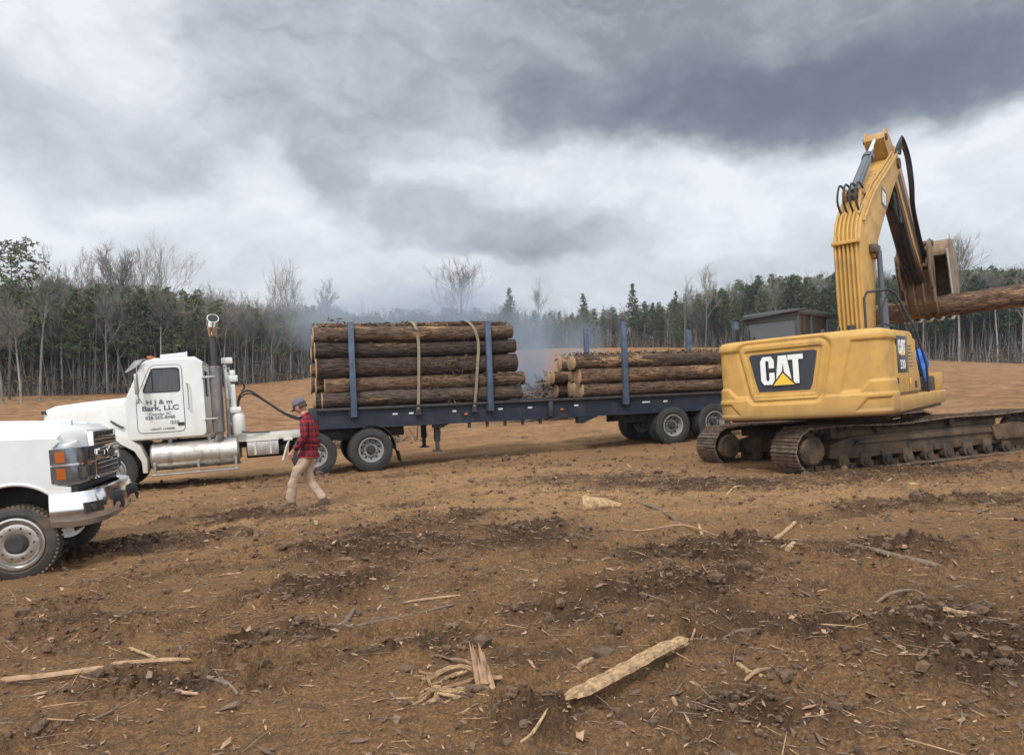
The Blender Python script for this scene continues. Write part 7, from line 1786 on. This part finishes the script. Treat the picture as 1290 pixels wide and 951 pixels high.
# clods that stand out
def clod(px, py, r, label):
    p = at(px, py); bm = bmesh.new(); bmesh.ops.create_icosphere(bm, subdivisions=4, radius=1)
    for v in bm.verts:
        c = v.co.copy(); q = 1 + .28 * float(fbm(np.array([c.x * 2.2 + px]), np.array([c.y * 2.2 + c.z * 1.7]), 4, 3)[0]) + .10 * float(pn(np.array([c.x * 7 + c.z * 5]), np.array([c.y * 7]), 8)[0]); v.co = Vector((c.x * q * 1.25, c.y * q, c.z * q * .72)) * r
    me = bpy.data.meshes.new('dirt_clod'); bm.to_mesh(me); bm.free(); me.shade_smooth(); o = link_mesh('dirt_clod', me, M_CLOD); o.location = (p.x, p.y, ground_z(p.x, p.y) + r * .35); tag(o, label, 'dirt clod')
M_CLOD = pm('dark_clod', (.105, .063, .038), .95, var=.35, vs=14, bump=.8, bs=40)
clod(138, 856, .035, 'dark clod on the long pale board in the left foreground')
clod(1234, 781, .045, 'dark clod at the right end of the short pale stick, right foreground')
clod(318, 634, .07, 'dark clod on the soil just left of the walking man')
clod(328, 641, .05, 'smaller dark clod beside the one left of the walking man')
clod(246, 610, .09, 'dark clod in the shadow under the tractor fuel tank')
# ------------------------------------------------------------------ countless chips, clods and twigs
def scatter(name, cnt, seed, rmin, rmax, mk, mats, label, mask=None, pw=1.5):
    rng = np.random.RandomState(seed); u = rng.rand(cnt); r = (rmin ** (2 - pw) + u * (rmax ** (2 - pw) - rmin ** (2 - pw))) ** (1 / (2 - pw)) if pw != 2 else rmin * (rmax / rmin) ** u
    a = rng.uniform(R(-40), R(40), cnt); x = r * np.sin(a); y = r * np.cos(a)
    q, dm, dr = detail(x, y)
    if mask: k = rng.rand(cnt) < mask(dm); x, y, q, r = x[k], y[k], q[k], r[k]
    z = H(x, y) + q; V, F, mi = mk(x, y, z, r, rng); me = np_mesh(name, V, F, mi); tag(link_mesh(name, me, mats), label, kind='stuff')
def mk_chips(x, y, z, r, rng):
    k = len(x); L = rng.gamma(1.6, .0055, k) + .004; L *= (1 + .05 * r); w = L * rng.uniform(.12, .5, k); a = rng.uniform(0, 2 * pi, k); t = rng.normal(size=k) * .28; th = .0025 + .08 * w
    u = np.stack([np.cos(a) * np.cos(t), np.sin(a) * np.cos(t), np.sin(t)], 1); v = np.stack([-np.sin(a), np.cos(a), rng.normal(size=k) * .25], 1); n_ = np.cross(u, v); C = np.stack([x, y, z + L * np.abs(np.sin(t)) * .5 + .004], 1)
    V = []
    for (su, sv, sn) in ((-1, -.6, 0), (.2, -1, 0), (1, .1, 0), (-.5, 1, 0), (-1, -.6, 1), (.2, -1, 1), (1, .1, 1), (-.5, 1, 1)): V.append(C + u * (L * su)[:, None] + v * (w * sv)[:, None] + n_ * (th * sn)[:, None])
    V = np.stack(V, 1).reshape(-1, 3); o = (np.arange(k) * 8)[:, None]; FF = [o + np.array([f]) for f in ((0, 1, 2, 3), (4, 5, 6, 7), (0, 1, 5, 4), (1, 2, 6, 5), (2, 3, 7, 6), (3, 0, 4, 7))]
    m_ = rng.choice(3, k, p=[.10, .30, .60]); return V, np.concatenate(FF), np.tile(m_, 6)
M_CHIPD = pm('weathered_chips', (.15, .10, .066), .9, var=.4, vs=3)
M_CHIPP = pm('dull_tan_chips', (.33, .225, .135), .85, var=.35, vs=4)
scatter('wood_chips', 32000, 3, 2.2, 16, mk_chips, [M_CHIPP, M_SPLITR, M_CHIPD], 'wood chips and bark shreds strewn over the soil', lambda d: .35 + .65 * d, 1.1)
def mk_twigs(x, y, z, r, rng):
    k = len(x); L = rng.gamma(1.8, .022, k) + .015; L *= (1 + .04 * r); a = rng.uniform(0, 2 * pi, k); t = rng.normal(size=k) * .12; d = np.stack([np.cos(a), np.sin(a), t], 1) * L[:, None]; C = np.stack([x, y, z + .008 + np.abs(t) * L * .5], 1); mid = C + rng.normal(size=(k, 3)) * (L * .08)[:, None] * np.array([1, 1, .4]); w = rng.uniform(.0012, .0035, k) * (1 + .05 * r)
    v1 = strips(C - d, mid, w, w * .9, rng); v2 = strips(mid, C + d, w * .9, w * .4, rng); V, F = join(v1, v2); m1 = rng.choice(3, k, p=[.10, .35, .55]); return V, F, np.concatenate([np.tile(m1, 3), np.tile(m1, 3)])
scatter('twigs', 6500, 5, 2.2, 18, mk_twigs, [M_SPLIT, M_SPLITR, M_DKWOOD], 'small twigs and splinters strewn over the soil', lambda d: .4 + .6 * d, 1.1)
_ico = bmesh.new(); bmesh.ops.create_icosphere(_ico, subdivisions=1, radius=1); IV = np.array([v.co[:] for v in _ico.verts]); IF = np.array([[v.index for v in f.verts] for f in _ico.faces]); _ico.free()
def mk_clods(x, y, z, r, rng):
    k = len(x); s = rng.gamma(1.3, .0055, k) + .003; s *= (1 + .06 * r); V = IV[None] * s[:, None, None] * rng.uniform(.6, 1.3, (k, 1, 3)) * rng.uniform(.75, 1.2, (k, len(IV), 1)); a = rng.uniform(0, 6.28, k); c_, s_ = np.cos(a)[:, None], np.sin(a)[:, None]
    X = V[..., 0] * c_ - V[..., 1] * s_; Y = V[..., 0] * s_ + V[..., 1] * c_; V = np.stack([X + x[:, None], Y + y[:, None], V[..., 2] * .8 + z[:, None] + (s * .25)[:, None]], -1).reshape(-1, 3)
    F = ((np.arange(k) * len(IV))[:, None, None] + IF[None]).reshape(-1, 3); return V, F, np.zeros(len(F), int)
scatter('soil_crumbs', 42000, 7, 2.2, 20, mk_clods, [M_CLOD], 'dark soil crumbs and clods in the churned patches', lambda d: np.clip(.03 + d * 1.0, 0, 1), 1.1)
for _o in COL.objects:          # report overly long labels while building
    if 'label' in _o and len(_o['label'].replace('-', ' ').split()) > 16: print('LONG', _o['label'])
